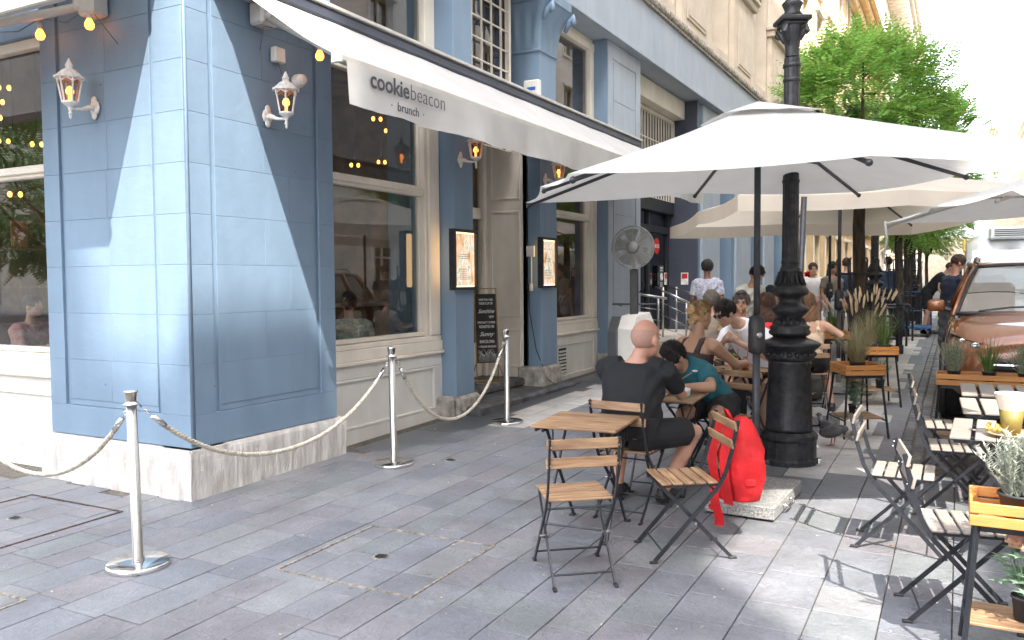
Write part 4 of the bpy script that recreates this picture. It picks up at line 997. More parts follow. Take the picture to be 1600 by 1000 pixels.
t = thing('umbrella_mast', 'leaning dark umbrella mast with crank joint just right of the nearest lamp post', 'umbrella mast', -1.45, 9.15, 0, tilt=False)
MB().tube([(0, 0, .1), (-.03, -.02, .9), (.02, -.02, 2.36)], .030, 12).build('mast', M['pole'], t, True); MB().lathe([(.03, 1.14), (.052, 1.17), (.052, 1.34), (.03, 1.37)], 12, (-.02, -.02, 0)).build('crank_housing', M['black_plastic'], t, True)
MB().tube([(-.02, -.02, 1.2), (-.10, -.06, 1.42), (-.13, -.07, 1.5)], .009, 6).build('crank_handle', M['black_steel'], t)
granite(-1.38, 9.12, R(30), 'granite block at the foot of the leaning mast beside the pigeon', .5, .5, .1)

# ------------------------------------------------------------------ cast iron lamp posts
def lamp_post(x, y, label):
    t = thing('lamp_post', label, 'lamp post', x, y, R(28), 'cast iron lamp posts along the kerb', tilt=False)
    MB().lathe([(.235, -.03), (.235, .03), (.222, .05), (.222, .19), (.232, .21), (.232, .24), (.205, .27)], 16).build('foot', M['iron'], t)
    MB().lathe([(.198, .27), (.190, .30), (.170, .84), (.176, .86)], 32, flute=.0).build('drum', M['iron'], t, True)
    b = MB(); b.lathe([(.176, .86), (.195, .875), (.205, .90), (.19, .93), (.215, .955), (.245, .985), (.25, 1.0), (.235, 1.015), (.15, 1.045), (.13, 1.06)], 32)
    for k in range(20):
        a = k*PI/10; b.ball((.198*math.cos(a), .198*math.sin(a), .915), (.022, .022, .022), 6, 4)
    b.build('collar', M['iron'], t, True)
    b = MB(); b.lathe([(.13, 1.06), (.165, 1.08), (.17, 1.10), (.155, 1.12), (.165, 1.14), (.14, 1.16), (.105, 1.19), (.10, 1.22), (.13, 1.25), (.155, 1.28), (.15, 1.30), (.10, 1.33), (.085, 1.36), (.095, 1.385), (.14, 1.41), (.152, 1.44), (.13, 1.47), (.095, 1.52), (.08, 1.60), (.085, 1.62), (.075, 1.64)], 32)
    for k in range(14):
        a = k*PI/7; b.tube([(.125*math.cos(a), .125*math.sin(a), 1.155), (.10*math.cos(a), .10*math.sin(a), 1.21)], .018, 5); b.tube([(.118*math.cos(a), .118*math.sin(a), 1.49), (.083*math.cos(a), .083*math.sin(a), 1.60)], .014, 5)
    b.build('turned_base', M['iron'], t, True)
    MB().lathe([(.072, 1.64), (.068, 1.66), (.075, 1.68), (.068, 1.70), (.062, 3.36)], 28, flute=.05).build('shaft', M['iron'], t)
    b = MB(); 
    for z in (2.35, 3.18, 3.3): MB().lathe([(.060, z-.02), (.071, z-.012), (.071, z+.012), (.060, z+.02)], 20).build('ring', M['iron'], t, True)
    b.lathe([(.058, 3.37), (.056, 3.45), (.085, 3.58), (.09, 3.62)], 20)
    b.box(-.125, -.125, 3.645, .125, .125, 3.685, .01); b.box(-.10, -.10, 3.615, .10, .10, 3.645, .01)
    for k in range(4):
        a = PI/4+k*PI/2; cx, cy = .105*math.cos(a), .105*math.sin(a)
        b.tube([(cx*.6, cy*.6, 3.50), (cx*.95, cy*.95, 3.56), (cx*1.2, cy*1.2, 3.60), (cx*1.25, cy*1.25, 3.56), (cx*1.08, cy*1.08, 3.54)], [.02, .026, .028, .024, .016], 8)
    fi = MB(); fi.lathe([(.07, 3.685), (.085, 3.71), (.06, 3.74), (.075, 3.78), (.085, 3.80), (.05, 3.84), (.045, 4.2), (.04, 4.4)], 20)
    b.build('capital', M['iron'], t, kind='stuff'); fi.build('finial', M['iron'], t, True)
    MB().lathe([(.061, 1.722), (.061, 1.73)], 16).build('cable_tie', M['box_white'], t)
    b = MB(); b.lathe([(.02, 0), (.02, .04)], 8, (.2, -.16, .02)); b.build('anchor_bolt', M['chrome'], t)
    q = MB(); q.lathe([(.03, 4.4), (.13, 4.46), (.10, 4.50), (.16, 4.55), (.24, 4.98), (.10, 5.10), (.03, 5.25)], 8); q.build('lamp_head', M['frosted'], t)
    return t
lamp_post(-1.24, 7.24, 'tall black cast iron lamp post nearest the camera beside the diners')
lamp_post(-1.33, 16.3, 'second cast iron lamp post standing behind the potted grasses')
lamp_post(-1.2, 26.5, 'small distant cast iron lamp post beyond the black bollard')
# ------------------------------------------------------------------ folding bistro chairs and tables
def chair_parts(t, wood):
    for i in range(5):
        y0 = -.155+i*.067
        b = MB().box(-.178, y0, .438, .178, y0+.056, .452, .004); b.build('seat_slat', M[wood], t)
    for (z, y) in ((.765, -.262), (.665, -.240)):
        TT = Matrix.Translation((0, y, z)) @ Matrix.Rotation(R(-12), 4, 'X')
        b = MB()
        if True:
            b.box(-.197, .004, -.028, .197, .018, .028, .004, TT)
        b.build('back_slat', M[wood], t)
        r_ = MB()
        for sx in (-.178, .178):
            for dz in (-.012, .012): r_.lathe([(.0045, 0), (.004, .003)], 6, M=TT @ Matrix.Translation((sx, -.012, dz)) @ Matrix.Rotation(PI/2, 4, 'X'))
        r_.build('rivets', M['steel'], t, kind='stuff')
    for s_ in (-1, 1):
        x = s_*.183; b = MB()
        pts = [(x, -.268, .795), (x, -.236, .64), (x, -.196, .50), (x, -.150, .415), (x, .215, .012)]
        for a, c in zip(pts, pts[1:]): b.bar(a, c, .009, .024, up=(1, 0, 0)) if False else b.bar(a, c, .010, .022)
        b.build('back_leg', M['black_steel'], t)
        x = s_*.163; b = MB(); b.bar((x, .165, .43), (x, -.235, .012), .010, .020); b.bar((x, -.16, .432), (x, .17, .432), .008, .016); b.build('front_leg', M['black_steel'], t)
        MB().tube([(s_*.15, -.02, .222), (s_*.195, -.02, .222)], .008, 8).build('hinge_pin', M['steel'], t)
    b = MB()
    for (x, y) in ((.183, .22), (-.183, .22), (.163, -.245), (-.163, -.245)): b.box(x-.010, y-.022, 0, x+.010, y+.022, .014, .003)
    b.build('foot_cap', M['black_plastic'], t, kind='stuff')
    for (a, c, r) in (((-.183, .17, .07), (.183, .17, .07), .0055), ((-.163, -.19, .06), (.163, -.19, .06), .0055), ((-.163, .15, .41), (.163, .15, .41), .007), ((-.183, -.14, .40), (.183, -.14, .40), .006)):
        MB().tube([a, c], r, 6).build('stretcher', M['black_steel'], t)
    return t
cg = 'folding chairs with wooden slats on black steel frames'
base_chair = chair_parts(thing('folding_chair', 'empty folding chair turned away from the camera at the near table', 'chair', -1.70, 4.03, R(37), cg), 'wood')
def FA(dx, dy): return math.atan2(-dx, dy)      # rz so that local +Y looks along (dx,dy)
# origin of the chair = seat centre
base_chair.location = (-1.83, 4.12, gz(4.12))
dup(base_chair, -1.93, 5.32, R(-4), 'folding chair under the bald man in black')
dup(base_chair, -1.40, 4.70, FA(-.83, -.55), 'folding chair with the red backpack hanging on its back')
dup(base_chair, -1.66, 6.72, FA(-.35, -.94), 'folding chair the boy in teal sits on')
dup(base_chair, -2.06, 7.28, FA(.42, .9), 'folding chair of the blonde woman in the brown top')
dup(base_chair, -1.62, 8.48, FA(-.5, -.86), 'folding chair of the man in the white t-shirt')
dup(base_chair, -1.46, 9.75, FA(-.3, .95), 'folding chair under the long haired woman behind the lamp post')
pale_chair = chair_parts(thing('folding_chair', 'empty pale slatted chair on the right nearest the granite base', 'chair', -.27, 5.36, FA(1, 0), cg), 'wood_pale')
dup(pale_chair, .03, 4.40, FA(.985, .17), 'empty pale slatted chair standing left of the front flower stand')
dup(pale_chair, .0, 6.22, FA(1, .08), 'empty pale slatted chair at the middle white table')
dup(pale_chair, -.05, 7.02, FA(1, .08), 'empty pale slatted chair at the farthest white table')
for ch in (pale_chair,): pass
def table_parts(t, wood, n=8, w_=.55, l_=.54, gap=.006, z=.70):
    sw = (l_-gap*(n-1))/n
    for i in range(n):
        y0 = -l_/2+i*(sw+gap); MB().box(-w_/2, y0, z-.017, w_/2, y0+sw, z, .004).build('table_slat', M[wood], t)
    for s_ in (-1, 1):
        MB().bar((s_*.20, -l_/2+.02, z-.03), (s_*.20, l_/2-.02, z-.03), .012, .024).build('frame_bar', M['black_steel'], t)
        MB().bar((s_*(w_/2-.03), -l_/2+.02, z-.03), (s_*(w_/2-.03), l_/2-.02, z-.03), .012, .020).build('frame_bar', M['black_steel'], t)
    for s_ in (-1, 1):
        MB().bar((s_*.205, -.24, .01), (s_*.205, .22, z-.035), .010, .022).build('leg', M['black_steel'], t)
        MB().bar((s_*.180, .24, .01), (s_*.180, -.22, z-.035), .010, .022).build('leg', M['black_steel'], t)
        for k in (-1, 1): MB().box(s_*.19-.02, k*.245-.02, 0, s_*.19+.02, k*.245+.02, .013, .004).build('foot', M['black_plastic'], t)
        MB().tube([(s_*.23, 0, z-.03), (s_*.18, -.12, .52)], .005, 6).build('brace', M['black_steel'], t)
    for (y, zz, x) in ((-.20, .07, .205), (.20, .07, .18)): MB().tube([(-x, y, zz), (x, y, zz)], .006, 6).build('stretcher', M['black_steel'], t)
    return t
tg = 'small square slatted cafe tables'
tb = table_parts(thing('cafe_table', 'empty slatted wooden table behind the nearest chair', 'table', -2.06, 4.84, R(4), tg), 'wood')
dup(tb, -1.93, 6.03, R(3), 'slatted wooden table between the bald man and the boy')
dup(tb, -1.78, 7.78, R(-20), 'slatted wooden table with drinks beside the man in white')
dup(tb, -2.2, 10.9, R(10), 'wooden table hidden among the diners behind the lamp post')
tw = table_parts(thing('cafe_table', 'white slatted table on the right with the paper cone of snacks', 'table', .28, 5.50, R(88), tg), 'wood_pale', 5, .62, .60, .022)
dup(tw, .33, 6.40, R(92), 'white slatted table in the middle of the right row')
dup(tw, .33, 7.20, R(91), 'farthest white slatted table by the row of potted grasses')
dup(tw, .93, 7.25, R(91), 'white slatted table at the right edge before the orange car')
dup(tw, .95, 6.42, R(90), 'white slatted table at the right edge in the middle row')

# ------------------------------------------------------------------ plants
M['grass_dry'] = leafmat('dry_grass_blade', (.30, .27, .15), .35, .02, .3)
M['grass_green'] = leafmat('green_grass_blade', (.12, .20, .05), .4)
M['plume'] = leafmat('grass_plume', (.58, .46, .30), .4, .01, .2)
M['sage'] = leafmat('silver_leaf', (.42, .45, .38), .3, .01, .25)
M['heather'] = leafmat('grey_green_shrub', (.33, .36, .25), .3, .02, .35)
M['leaf'] = leafmat('tree_leaf', (.25, .42, .09), .5, .03, .4)
M['leaf_dark'] = leafmat('dark_tree_leaf', (.07, .15, .035), .45, .03, .45)
M['petal'] = leafmat('peach_petal', (.72, .48, .36), .4, .01, .15)
M['petal_red'] = leafmat('red_petal', (.6, .02, .02), .4, .01, .2)
M['pot_leaf'] = leafmat('grey_green_leaf', (.22, .34, .22), .3, .02, .25)
M['bark'] = mat('bark', (.075, .055, .04), .9, 0, .35, 12, 1, 30, stretch=(1, 1, .25))
def blade(b, p, d, L, w_, bend, n=3):
    d = Vector(d).normalized(); sd = d.cross(Vector((0, 0, 1)))
    if sd.length < .05: sd = Vector((1, 0, 0))
    sd.normalize(); p = Vector(p); o = len(b.v); q = p.copy(); dd = d.copy()
    for i in range(n+1):
        ww = w_*(1-i/n)*.5+.0004
        b.v += [tuple(q-sd*ww), tuple(q+sd*ww)]
        q = q+dd*(L/n); dd = (dd+Vector((d.x, d.y, -1))*bend/n).normalized()
    for i in range(n): a = o+2*i; b.f.append((a, a+1, a+3, a+2))
    return q, dd
def pot(t, x, y, z, r=.065, h=.10, name='pot'):
    MB().lathe([(r*.8, 0), (r, h), (r*1.06, h), (r*1.06, h-.012), (r*.9, h-.012)], 18, (x, y, z)).build(name, M['terracotta'], t, True)
    MB().lathe([(r*.95, 0), (r*.9, .004)], 14, (x, y, z+h-.02)).build('soil', M['bark'], t)
def plant(kind, x, y, z, s, label, seed, group):
    """x,y,z: where the pot stands (absolute)"""
    t = thing('potted_plant', label, 'plant', x, y, 0, group, z=z, tilt=False); rn = random.Random(seed)
    r = .06*s/.35 if kind != 'sage' else .085; r = min(max(r, .05), .09)
    pot(t, 0, 0, 0, r, .10); z0 = .09
    b = MB(); b2 = MB()
    if kind == 'plume':
        for i in range(420):
            a = rn.uniform(0, 2*PI); sp = rn.uniform(.02, .85)**1.2; q = rn.uniform(0, r*.8)
            blade(b, (q*math.cos(a), q*math.sin(a), z0), (math.cos(a)*sp, math.sin(a)*sp, 1), s*rn.uniform(.55, 1.15), .0045, rn.uniform(.15, 1.1), 4)
        for i in range(15):
            a = rn.uniform(0, 2*PI); sp = rn.uniform(.02, .5)
            tip, dd = blade(b, (0, 0, z0), (math.cos(a)*sp, math.sin(a)*sp, 1), s*rn.uniform(.9, 1.1), .003, .1, 3)
            b2.tube([tip-dd*.03, tip, tip+dd*.05, tip+dd*.085, tip+dd*.11], [.003, .010, .012, .009, .001], 6)
            for k in range(14):
                a2 = rn.uniform(0, 2*PI); h_ = rn.uniform(-.02, .1); blade(b2, tip+dd*h_, (math.cos(a2), math.sin(a2), 1.4), .03, .003, .1, 1)
    elif kind == 'green':
        for i in range(70):
            a = rn.uniform(0, 2*PI); sp = rn.uniform(.05, .6); q = rn.uniform(0, r*.7)
            blade(b, (q*math.cos(a), q*math.sin(a), z0), (math.cos(a)*sp, math.sin(a)*sp, 1), s*rn.uniform(.7, 1.2), .012, rn.uniform(.3, 1.1), 5)
    elif kind in ('sage', 'heather'):
        for i in range(75 if kind == 'sage' else 130):
            a = rn.uniform(0, 2*PI); sp = abs(rn.gauss(0, .42)); d = Vector((math.cos(a)*sp, math.sin(a)*sp, 1)).normalized(); L = s*rn.uniform(.5, 1.05)
            p0 = Vector((rn.uniform(-1, 1)*r*.7, rn.uniform(-1, 1)*r*.7, z0)); b.tube([p0, p0+d*L], [.002, .001], 3)
            k = 0
            while k < L:
                for q in range(3 if kind == 'sage' else 2):
                    a2 = rn.uniform(0, 2*PI); up_ = .8 if kind == 'sage' else 1.1
                    blade(b, p0+d*k, (math.cos(a2), math.sin(a2), up_), (.032 if kind == 'sage' else .018)*rn.uniform(.6, 1.2), .008 if kind == 'sage' else .0045, .15, 2)
                k += .011 if kind == 'sage' else .013
    elif kind == 'flower':
        for i in range(46):
            a = rn.uniform(0, 2*PI); rr = rn.uniform(.02, .11)*s/.3; h_ = rn.uniform(.05, .2)*s/.3
            c = Vector((rr*math.cos(a), rr*math.sin(a), z0+h_)); b.tube([(0, 0, z0), c], .002, 3)
            for k in range(5): a2 = a+k*1.25; blade(b, c, (math.cos(a2), math.sin(a2), .3), .05*s/.3, .03*s/.3, .4, 3)
        for i in range(16):
            a = rn.uniform(0, 2*PI); rr = rn.uniform(0, .11)*s/.3; c = Vector((rr*math.cos(a), rr*math.sin(a), z0+rn.uniform(.2, .27)*s/.3))
            for k in range(11):
                a2 = k*2.4; ti = .15+k*.11
                o = len(b2.v); w_ = .034*s/.3; d1 = Vector((math.cos(a2), math.sin(a2), ti)).normalized(); sd = d1.cross(Vector((0, 0, 1))).normalized()
                b2.v += [tuple(c), tuple(c+d1*w_*.6-sd*w_*.5), tuple(c+d1*w_+Vector((0, 0, .01))), tuple(c+d1*w_*.6+sd*w_*.5)]; b2.f.append((o, o+1, o+2, o+3))
    fm = {'plume': 'grass_dry', 'green': 'grass_green', 'sage': 'sage', 'heather': 'heather', 'flower': 'pot_leaf'}[kind]
    b.build('foliage', M[fm], t, kind='stuff')
    if b2.v: b2.build('plumes' if kind == 'plume' else 'blossoms', M['plume'] if kind == 'plume' else M['petal'], t, kind='stuff')
    return t
def crate(t, x0, x1, y0, y1, z, h=.095, name='crate'):
    for (za, zb_) in ((z, z+h*.46), (z+h*.54, z+h)):
        MB().box(x0, y0, za, x1, y0+.012, zb_, .003).build('crate_slat', M['crate'], t); MB().box(x0, y1-.012, za, x1, y1, zb_, .003).build('crate_slat', M['crate'], t)
        MB().box(x0, y0+.0125, za, x0+.012, y1-.0125, zb_, .003).build('crate_slat', M['crate'], t); MB().box(x1-.012, y0+.0125, za, x1, y1-.0125, zb_, .003).build('crate_slat', M['crate'], t)
    for (x, y) in ((x0+.013, y0+.013), (x1-.033, y0+.013), (x0+.013, y1-.033), (x1-.033, y1-.033)): MB().box(x, y, z, x+.02, y+.02, z+h-.003).build('corner_post', M['crate'], t)
    n = max(2, int((y1-y0-.03)/.07))
    for i in range(n): yy = y0+.014+(y1-y0-.03)*i/n; MB().box(x0+.013, yy, z+.002, x1-.013, yy+(y1-y0-.03)/n-.008, z+.012).build('bottom_slat', M['crate'], t)
def stand(x, y, rz, label, w_=.42, l_=.30, z=.60, group='crate topped plant stands'):
    t = thing('plant_stand', label, 'plant stand', x, y, rz, group)
    crate(t, -w_/2, w_/2, -l_/2, l_/2, z)
    for sx in (-1, 1):
        for sy in (-1, 1): MB().bar((sx*(w_/2-.03), sy*(l_/2-.03), z), (sx*(w_/2+.02), sy*(l_/2+.03), 0), .016, .016).build('leg', M['black_steel'], t)
    for sy in (-1, 1): MB().box(-w_/2+.01, sy*(l_/2-.04)-.008, z-.03, w_/2-.01, sy*(l_/2-.04)+.008, z-.002).build('rail', M['black_steel'], t)
    for sx in (-1, 1): MB().bar((sx*(w_/2+.006), -l_/2-.005, .17), (sx*(w_/2+.006), l_/2+.005, .17), .014, .014).build('rail', M['black_steel'], t)
    for i in range(3): yy = -l_/2+.02+i*(l_-.04)/3; MB().box(-w_/2+.006, yy, .178, w_/2-.006, yy+(l_-.04)/3-.008, .192, .003).build('shelf_slat', M['wood'], t)
    return t
pg = 'potted plants in and below the wooden crates'
def P3(cx, cy, rz, dx, dy): return (cx+dx*math.cos(rz)-dy*math.sin(rz), cy+dx*math.sin(rz)+dy*math.cos(rz))
s1 = (.285, 3.97, R(0)); stand(*s1, 'plant stand with honey coloured crate at the right bottom edge', .46, .30)
p = P3(*s1, -.04, 0); plant('sage', p[0], p[1], gz(4)+.614, .26, 'silvery sage plant in a black bowl on the right front crate', 3, pg)
p = P3(*s1, -.02, -.02); plant('flower', p[0], p[1], gz(4)+.194, .30, 'peach flowers on the lower shelf at the bottom right corner', 4, pg)
s2 = (-.85, 8.66, R(28)); stand(*s2, 'plant stand with tall plumed grass behind the pigeon', .38, .40)
plant('plume', s2[0], s2[1], gz(8.66)+.614, .42, 'tall dry grass with cream plumes in the crate behind the pigeon', 5, pg)
p = P3(*s2, -.02, 0); plant('flower', p[0], p[1], gz(8.66)+.194, .34, 'peach flowers on the lower shelf behind the pigeon', 6, pg)
s3 = (-.84, 10.6, R(20)); stand(*s3, 'second plant stand farther along with green and plumed grasses', .40, .40)
plant('plume', s3[0]-.06, s3[1]+.04, gz(10.6)+.614, .42, 'second tuft of plumed grass behind the first crate', 8, pg); plant('green', s3[0]+.1, s3[1]-.1, gz(10.6)+.614, .42, 'green arching grass in the second crate', 9, pg)
plant('green', s3[0]+.05, s3[1], gz(10.6)+.194, .30, 'green arching plant on the lower shelf of the second stand', 10, pg)
s4 = (-1.55, 12.6, R(20)); stand(*s4, 'third plant stand left of the tree trunk', .40, .40); plant('green', s4[0], s4[1], gz(12.6)+.614, .36, 'green grass in the crate left of the tree trunk', 11, pg)
s5 = (.42, 8.05, R(0)); stand(*s5, 'long plant stand with a row of four pots before the orange car', 1.15, .26, .62)
for i, (k, dx, sd) in enumerate((('heather', -.44, 21), ('green', -.18, 22), ('heather', .08, 23), ('green', .34, 24))):
    lb = ('grey green shrub at the left end of the row before the orange car', 'green spiky grass second in the row before the orange car', 'grey green shrub third in the row before the orange car', 'green spiky grass at the right edge before the orange car')[i]
    plant(k, s5[0]+dx, 8.05, gz(8.05)+.634, .27 if k == 'heather' else .30, lb, sd, pg)
plant('flower', .16, 8.05, gz(8.05)+.194, .26, 'peach flowers under the row of pots before the orange car', 31, pg)
# red geraniums by the yellow house
t = plant('flower', -3.55, 23.6, gz(23.6)+.75, .62, 'red geraniums in a tall planter beside the woman in white', 12, pg)
for o in t.children:
    if o.name.startswith('blossoms'): o.data.materials[0] = M['petal_red']
q = thing('tall_planter', 'tall grey planter carrying the red geraniums', 'planter', -3.55, 23.6)
MB().box(-.16, -.16, 0, .16, .16, .75, .01).build('box', M['box_grey'], q)

# ------------------------------------------------------------------ street trees
def frond(b, p, d, L, rn, lw=.052):
    d = Vector(d).normalized(); sd = d.cross(Vector((0, 0, 1)))
    if sd.length < .05: sd = Vector((1, 0, 0))
    sd.normalize(); nn = sd.cross(d).normalized(); p = Vector(p); n = 7; q = p.copy(); dd = d.copy(); dr_ = rn.uniform(.25, .7)
    for i in range(n):
        q2 = q+dd*(L/n); k = math.sin(PI*(i+1)/(n+1.2)); ll = lw*(.5+k)
        for s_ in (-1, 1):
            tip = q+sd*s_*ll+dd*ll*.35-nn*ll*.15; m_ = q.lerp(tip, .5); w_ = dd*ll*.24
            o = len(b.v); b.v += [tuple(q), tuple(m_-w_), tuple(tip), tuple(m_+w_)]; b.f.append((o, o+1, o+2, o+3))
        q = q2; dd = (dd+Vector((0, 0, -dr_/n))).normalized()
    o = len(b.v); b.v += [tuple(q), tuple(q+sd*.012+dd*.02), tuple(q+dd*.06), tuple(q-sd*.012+dd*.02)]; b.f.append((o, o+1, o+2, o+3))
def tree(x, y, h0, cz, rx, rz_, nf, label, seed, lw=.052, matn='leaf', L=.30, lean=0):
    t = thing('street_tree', label, 'tree', x, y, 0, 'street trees along the kerb', tilt=False); rn = random.Random(seed)
    b = MB(); b.tube([(0, 0, -.02), (.01, 0, .5), (-.02, .02, 1.4), (-.04+lean*.4, .0, h0*.8), (-.02+lean, 0, h0)], [.13, .10, .09, .085, .08], 10)
    b.build('trunk', M['bark'], t, True)
    bb = MB(); ends = []
    for i in range(9):
        a = i*2.4; e = rn.uniform(.2, .9)
        p = [Vector((lean, 0, h0-.1)), Vector((math.cos(a)*rx*.35, math.sin(a)*rx*.35, h0+(cz-h0)*.6)), Vector((math.cos(a)*rx*.8, math.sin(a)*rx*.8, cz+rz_*rn.uniform(-.4, .7)))]
        bb.tube(p, [.05, .03, .01], 6)
        for k in range(3):
            q = p[1].lerp(p[2], rn.uniform(.2, 1)); bb.tube([q, q+Vector((rn.uniform(-1, 1), rn.uniform(-1, 1), rn.uniform(0, 1)))*rx*.4], [.012, .005], 4)
    bb.build('limb', M['bark'], t, kind='stuff')
    cr = MB(); cl = []
    for i in range(max(14, nf//26)):
        a = rn.uniform(0, 2*PI); u = rn.uniform(-1, 1); rr = (rn.uniform(.35, 1))**.4; s_ = math.sqrt(1-u*u)
        k = 1+.30*noise.noise(Vector((math.cos(a)*1.5+seed, math.sin(a)*1.5, u*1.5)))
        cl.append(Vector((rx*k*rr*s_*math.cos(a), rx*k*rr*s_*math.sin(a), cz+rz_*k*rr*u)))
    for i in range(nf):
        c = cl[i % len(cl)]; p = c+Vector((rn.gauss(0, 1), rn.gauss(0, 1), rn.gauss(0, .8)))*rx*.12
        out = (p-Vector((0, 0, cz-.3*rz_))); out.normalize()
        d = out+Vector((rn.uniform(-1, 1), rn.uniform(-1, 1), rn.uniform(-.6, .9)))*.75
        frond(cr, p, d, L*rn.uniform(.7, 1.25), rn, lw)
    cr.build('crown', M[matn], t, kind='stuff')
    return t
def guard(x, y, label):
    t = thing('tree_guard', label, 'tree guard', x, y, R(20), 'iron guards round the street trees', tilt=False)
    for k in range(8):
        a = k*PI/4+.2; c, s_ = math.cos(a), math.sin(a); b = MB()
        b.tube([(.20*c, .20*s_, 0), (.22*c, .22*s_, .8), (.30*c, .30*s_, 1.70)], .013, 6); b.tube([(.30*c, .30*s_, 1.70), (.26*c, .26*s_, 1.73)], .013, 6); b.build('bar', M['black_steel'], t)
    for (z, r) in ((.35, .21), (.95, .235), (1.5, .28)): MB().tube([(r*math.cos(a), r*math.sin(a), z) for a in [k*PI/8 for k in range(17)]], .011, 5, False).build('ring', M['black_steel'], t)
tree(-1.25, 13.1, 2.75, 3.92, 1.12, .76, 2700, 'nearest street tree whose bright crown rises above the umbrellas', 3, lw=.056, L=.37)
guard(-1.30, 13.1, 'iron guard round the nearest tree trunk')
for i, (y, lb) in enumerate(((20.5, 'second street tree behind the plumed grasses'), (26.0, 'third street tree in the row beyond the black bollard'), (32.0, 'fourth street tree in the row beside the delivery van'), (40.0, 'fifth small looking tree far down the street'), (52.0, 'farthest green tree down the street'))):
    tree(-1.15-.1*i, y, 2.5, 3.9, 1.7, 1.25, 1500, lb, 11+i, lw=.09, L=.42)
guard(-1.15, 20.5, 'iron guard round the second tree trunk'); guard(-1.25, 26.0, 'iron guard round the third tree trunk')

tree(-16, -1.5, 2.2, 3.6, 2.6, 1.7, 1500, 'green tree on the square behind the camera mirrored in the left window', 31, lw=.09, L=.42, matn='leaf_dark')
tree(-21, -6, 2.2, 3.8, 2.6, 1.7, 1300, 'second green tree on the square behind the camera', 33, lw=.09, L=.42, matn='leaf_dark')
# ------------------------------------------------------------------ bollards, hoops, trolley
def bollard(x, y, label):
    t = thing('bollard', label, 'bollard', x, y, 0, 'black cast iron bollards', tilt=False)
    b = MB(); b.box(-.075, -.075, 0, .075, .075, .16, .01); b.box(-.055, -.055, .16, .055, .055, .82, .008); b.box(-.07, -.07, .82, .07, .07, .86, .008); b.build('post', M['iron'], t)
    MB().lathe([(.06, .86), (.065, .88), (.045, .93), (.02, .97), (.004, .985)], 12).build('cap', M['iron'], t, True)
for (x, y, lb) in ((-.93, 16.6, 'black bollard nearest the diners beside the light paving strip'), (-.85, 22.5, 'black bollard behind the first one near the trolley'), (-.8, 28.5, 'small distant black bollard down the street')): bollard(x, y, lb)
def hoop(x, y, rz, label):
    t = thing('bike_rack', label, 'bike rack', x, y, rz, 'black tubular bike racks', tilt=False)
    MB().tube([(-.38, 0, 0), (-.38, 0, .66), (-.30, 0, .76), (.30, 0, .76), (.38, 0, .66), (.38, 0, 0)], .022, 8).build('hoop', M['black_steel'], t, True); MB().tube([(-.38, 0, .38), (.38, 0, .38)], .016, 8).build('cross_bar', M['black_steel'], t, True)
for (x, y, lb) in ((-1.25, 15.2, 'black bike rack hoop just before the first bollard'), (-1.25, 18.0, 'black bike rack hoop behind the first bollard'), (-1.2, 19.3, 'black bike rack hoop before the second tree'), (-1.2, 24.0, 'black bike rack hoop beyond the second bollard')): hoop(x, y, R(15), lb)
blue_m = mat('trolley_blue', (.02, .10, .28), .45)
t = thing('hand_trolley', 'blue platform trolley beside the man in black shorts', 'trolley', -.85, 20.7, 0, tilt=False)
MB().box(-.35, -.45, .18, .35, .45, .23, .01).build('platform', blue_m, t); MB().tube([(-.32, .42, .23), (-.32, .46, .9), (-.25, .46, .98), (.25, .46, .98), (.32, .46, .9), (.32, .42, .23)], .016, 8).build('push_bar', blue_m, t, True)
MB().tube([(-.32, .44, .55), (.32, .44, .55)], .012, 8).build('cross_bar', blue_m, t)
for (x, y) in ((-.28, -.36), (.28, -.36), (-.28, .36), (.28, .36)): MB().lathe([(.085, -.02), (.085, .02)], 16, M=Matrix.Translation((x, y, .085)) @ Matrix.Rotation(PI/2, 4, 'Y')).build('wheel', M['black_plastic'], t)

# ------------------------------------------------------------------ things on the tables
def onz(y): return gz(y)+.70
t = thing('cup', 'white and mint ceramic cup on the table of the bald man', 'cup', -1.76, 5.95, z=onz(5.95)); b = MB()
b.lathe([(.030, 0), (.040, .012), (.044, .036)], 24); b.build('lower_bowl', mat('mint_glaze', (.33, .60, .50), .25), t, True)
MB().lathe([(.044, .036), (.047, .068), (.043, .068), (.038, .03)], 24).build('upper_bowl', mat('white_glaze', (.82, .81, .78), .2), t, True)
t = thing('plate', 'plate with golden fries in front of the bald man', 'plate', -2.0, 5.95, z=onz(5.95)); MB().lathe([(.06, 0), (.11, .012), (.11, .016), (.06, .006)], 24).build('dish', M['box_white'], t, True)
b = MB(); rn = random.Random(4)
for i in range(26): a = rn.uniform(0, PI*2); q = rn.uniform(0, .06); p = Vector((q*math.cos(a), q*math.sin(a), .02+rn.uniform(0, .03))); b.bar(p, p+Vector((rn.uniform(-1, 1), rn.uniform(-1, 1), rn.uniform(-.1, .5))).normalized()*.055, .007, .007)
M['fries'] = mat('golden_fries', (.72, .40, .07), .6, 0, .2, 20); b.build('fries', M['fries'], t, kind='stuff')
def drink(x, y, label, col, mint=False, bottle=False):
    t = thing('drink', label, 'drink', x, y, z=onz(y))
    if bottle: pr_ = [(.032, 0), (.034, .01), (.034, .07), (.020, .10), (.020, .12)]
    else: pr_ = [(.028, 0), (.034, .13)]
    MB().lathe(pr_, 16).build('glass', M['frosted'], t, True)
    MB().lathe([(r*.9, z*.82+.004) for r, z in pr_], 16).build('juice', mat('juice', col, .2), t, True)
    MB().tube([(0, 0, .02), (.035, -.02, .2)], .004, 6).build('straw', mat('red_straw', (.7, .05, .05), .4), t)
    if mint:
        b = MB(); rn = random.Random(2)
        for i in range(14): a = rn.uniform(0, 6.28); blade(b, (0, 0, .12), (math.cos(a), math.sin(a), 1.2), .05, .03, .4, 3)
        b.build('mint', M['leaf'], t, kind='stuff')
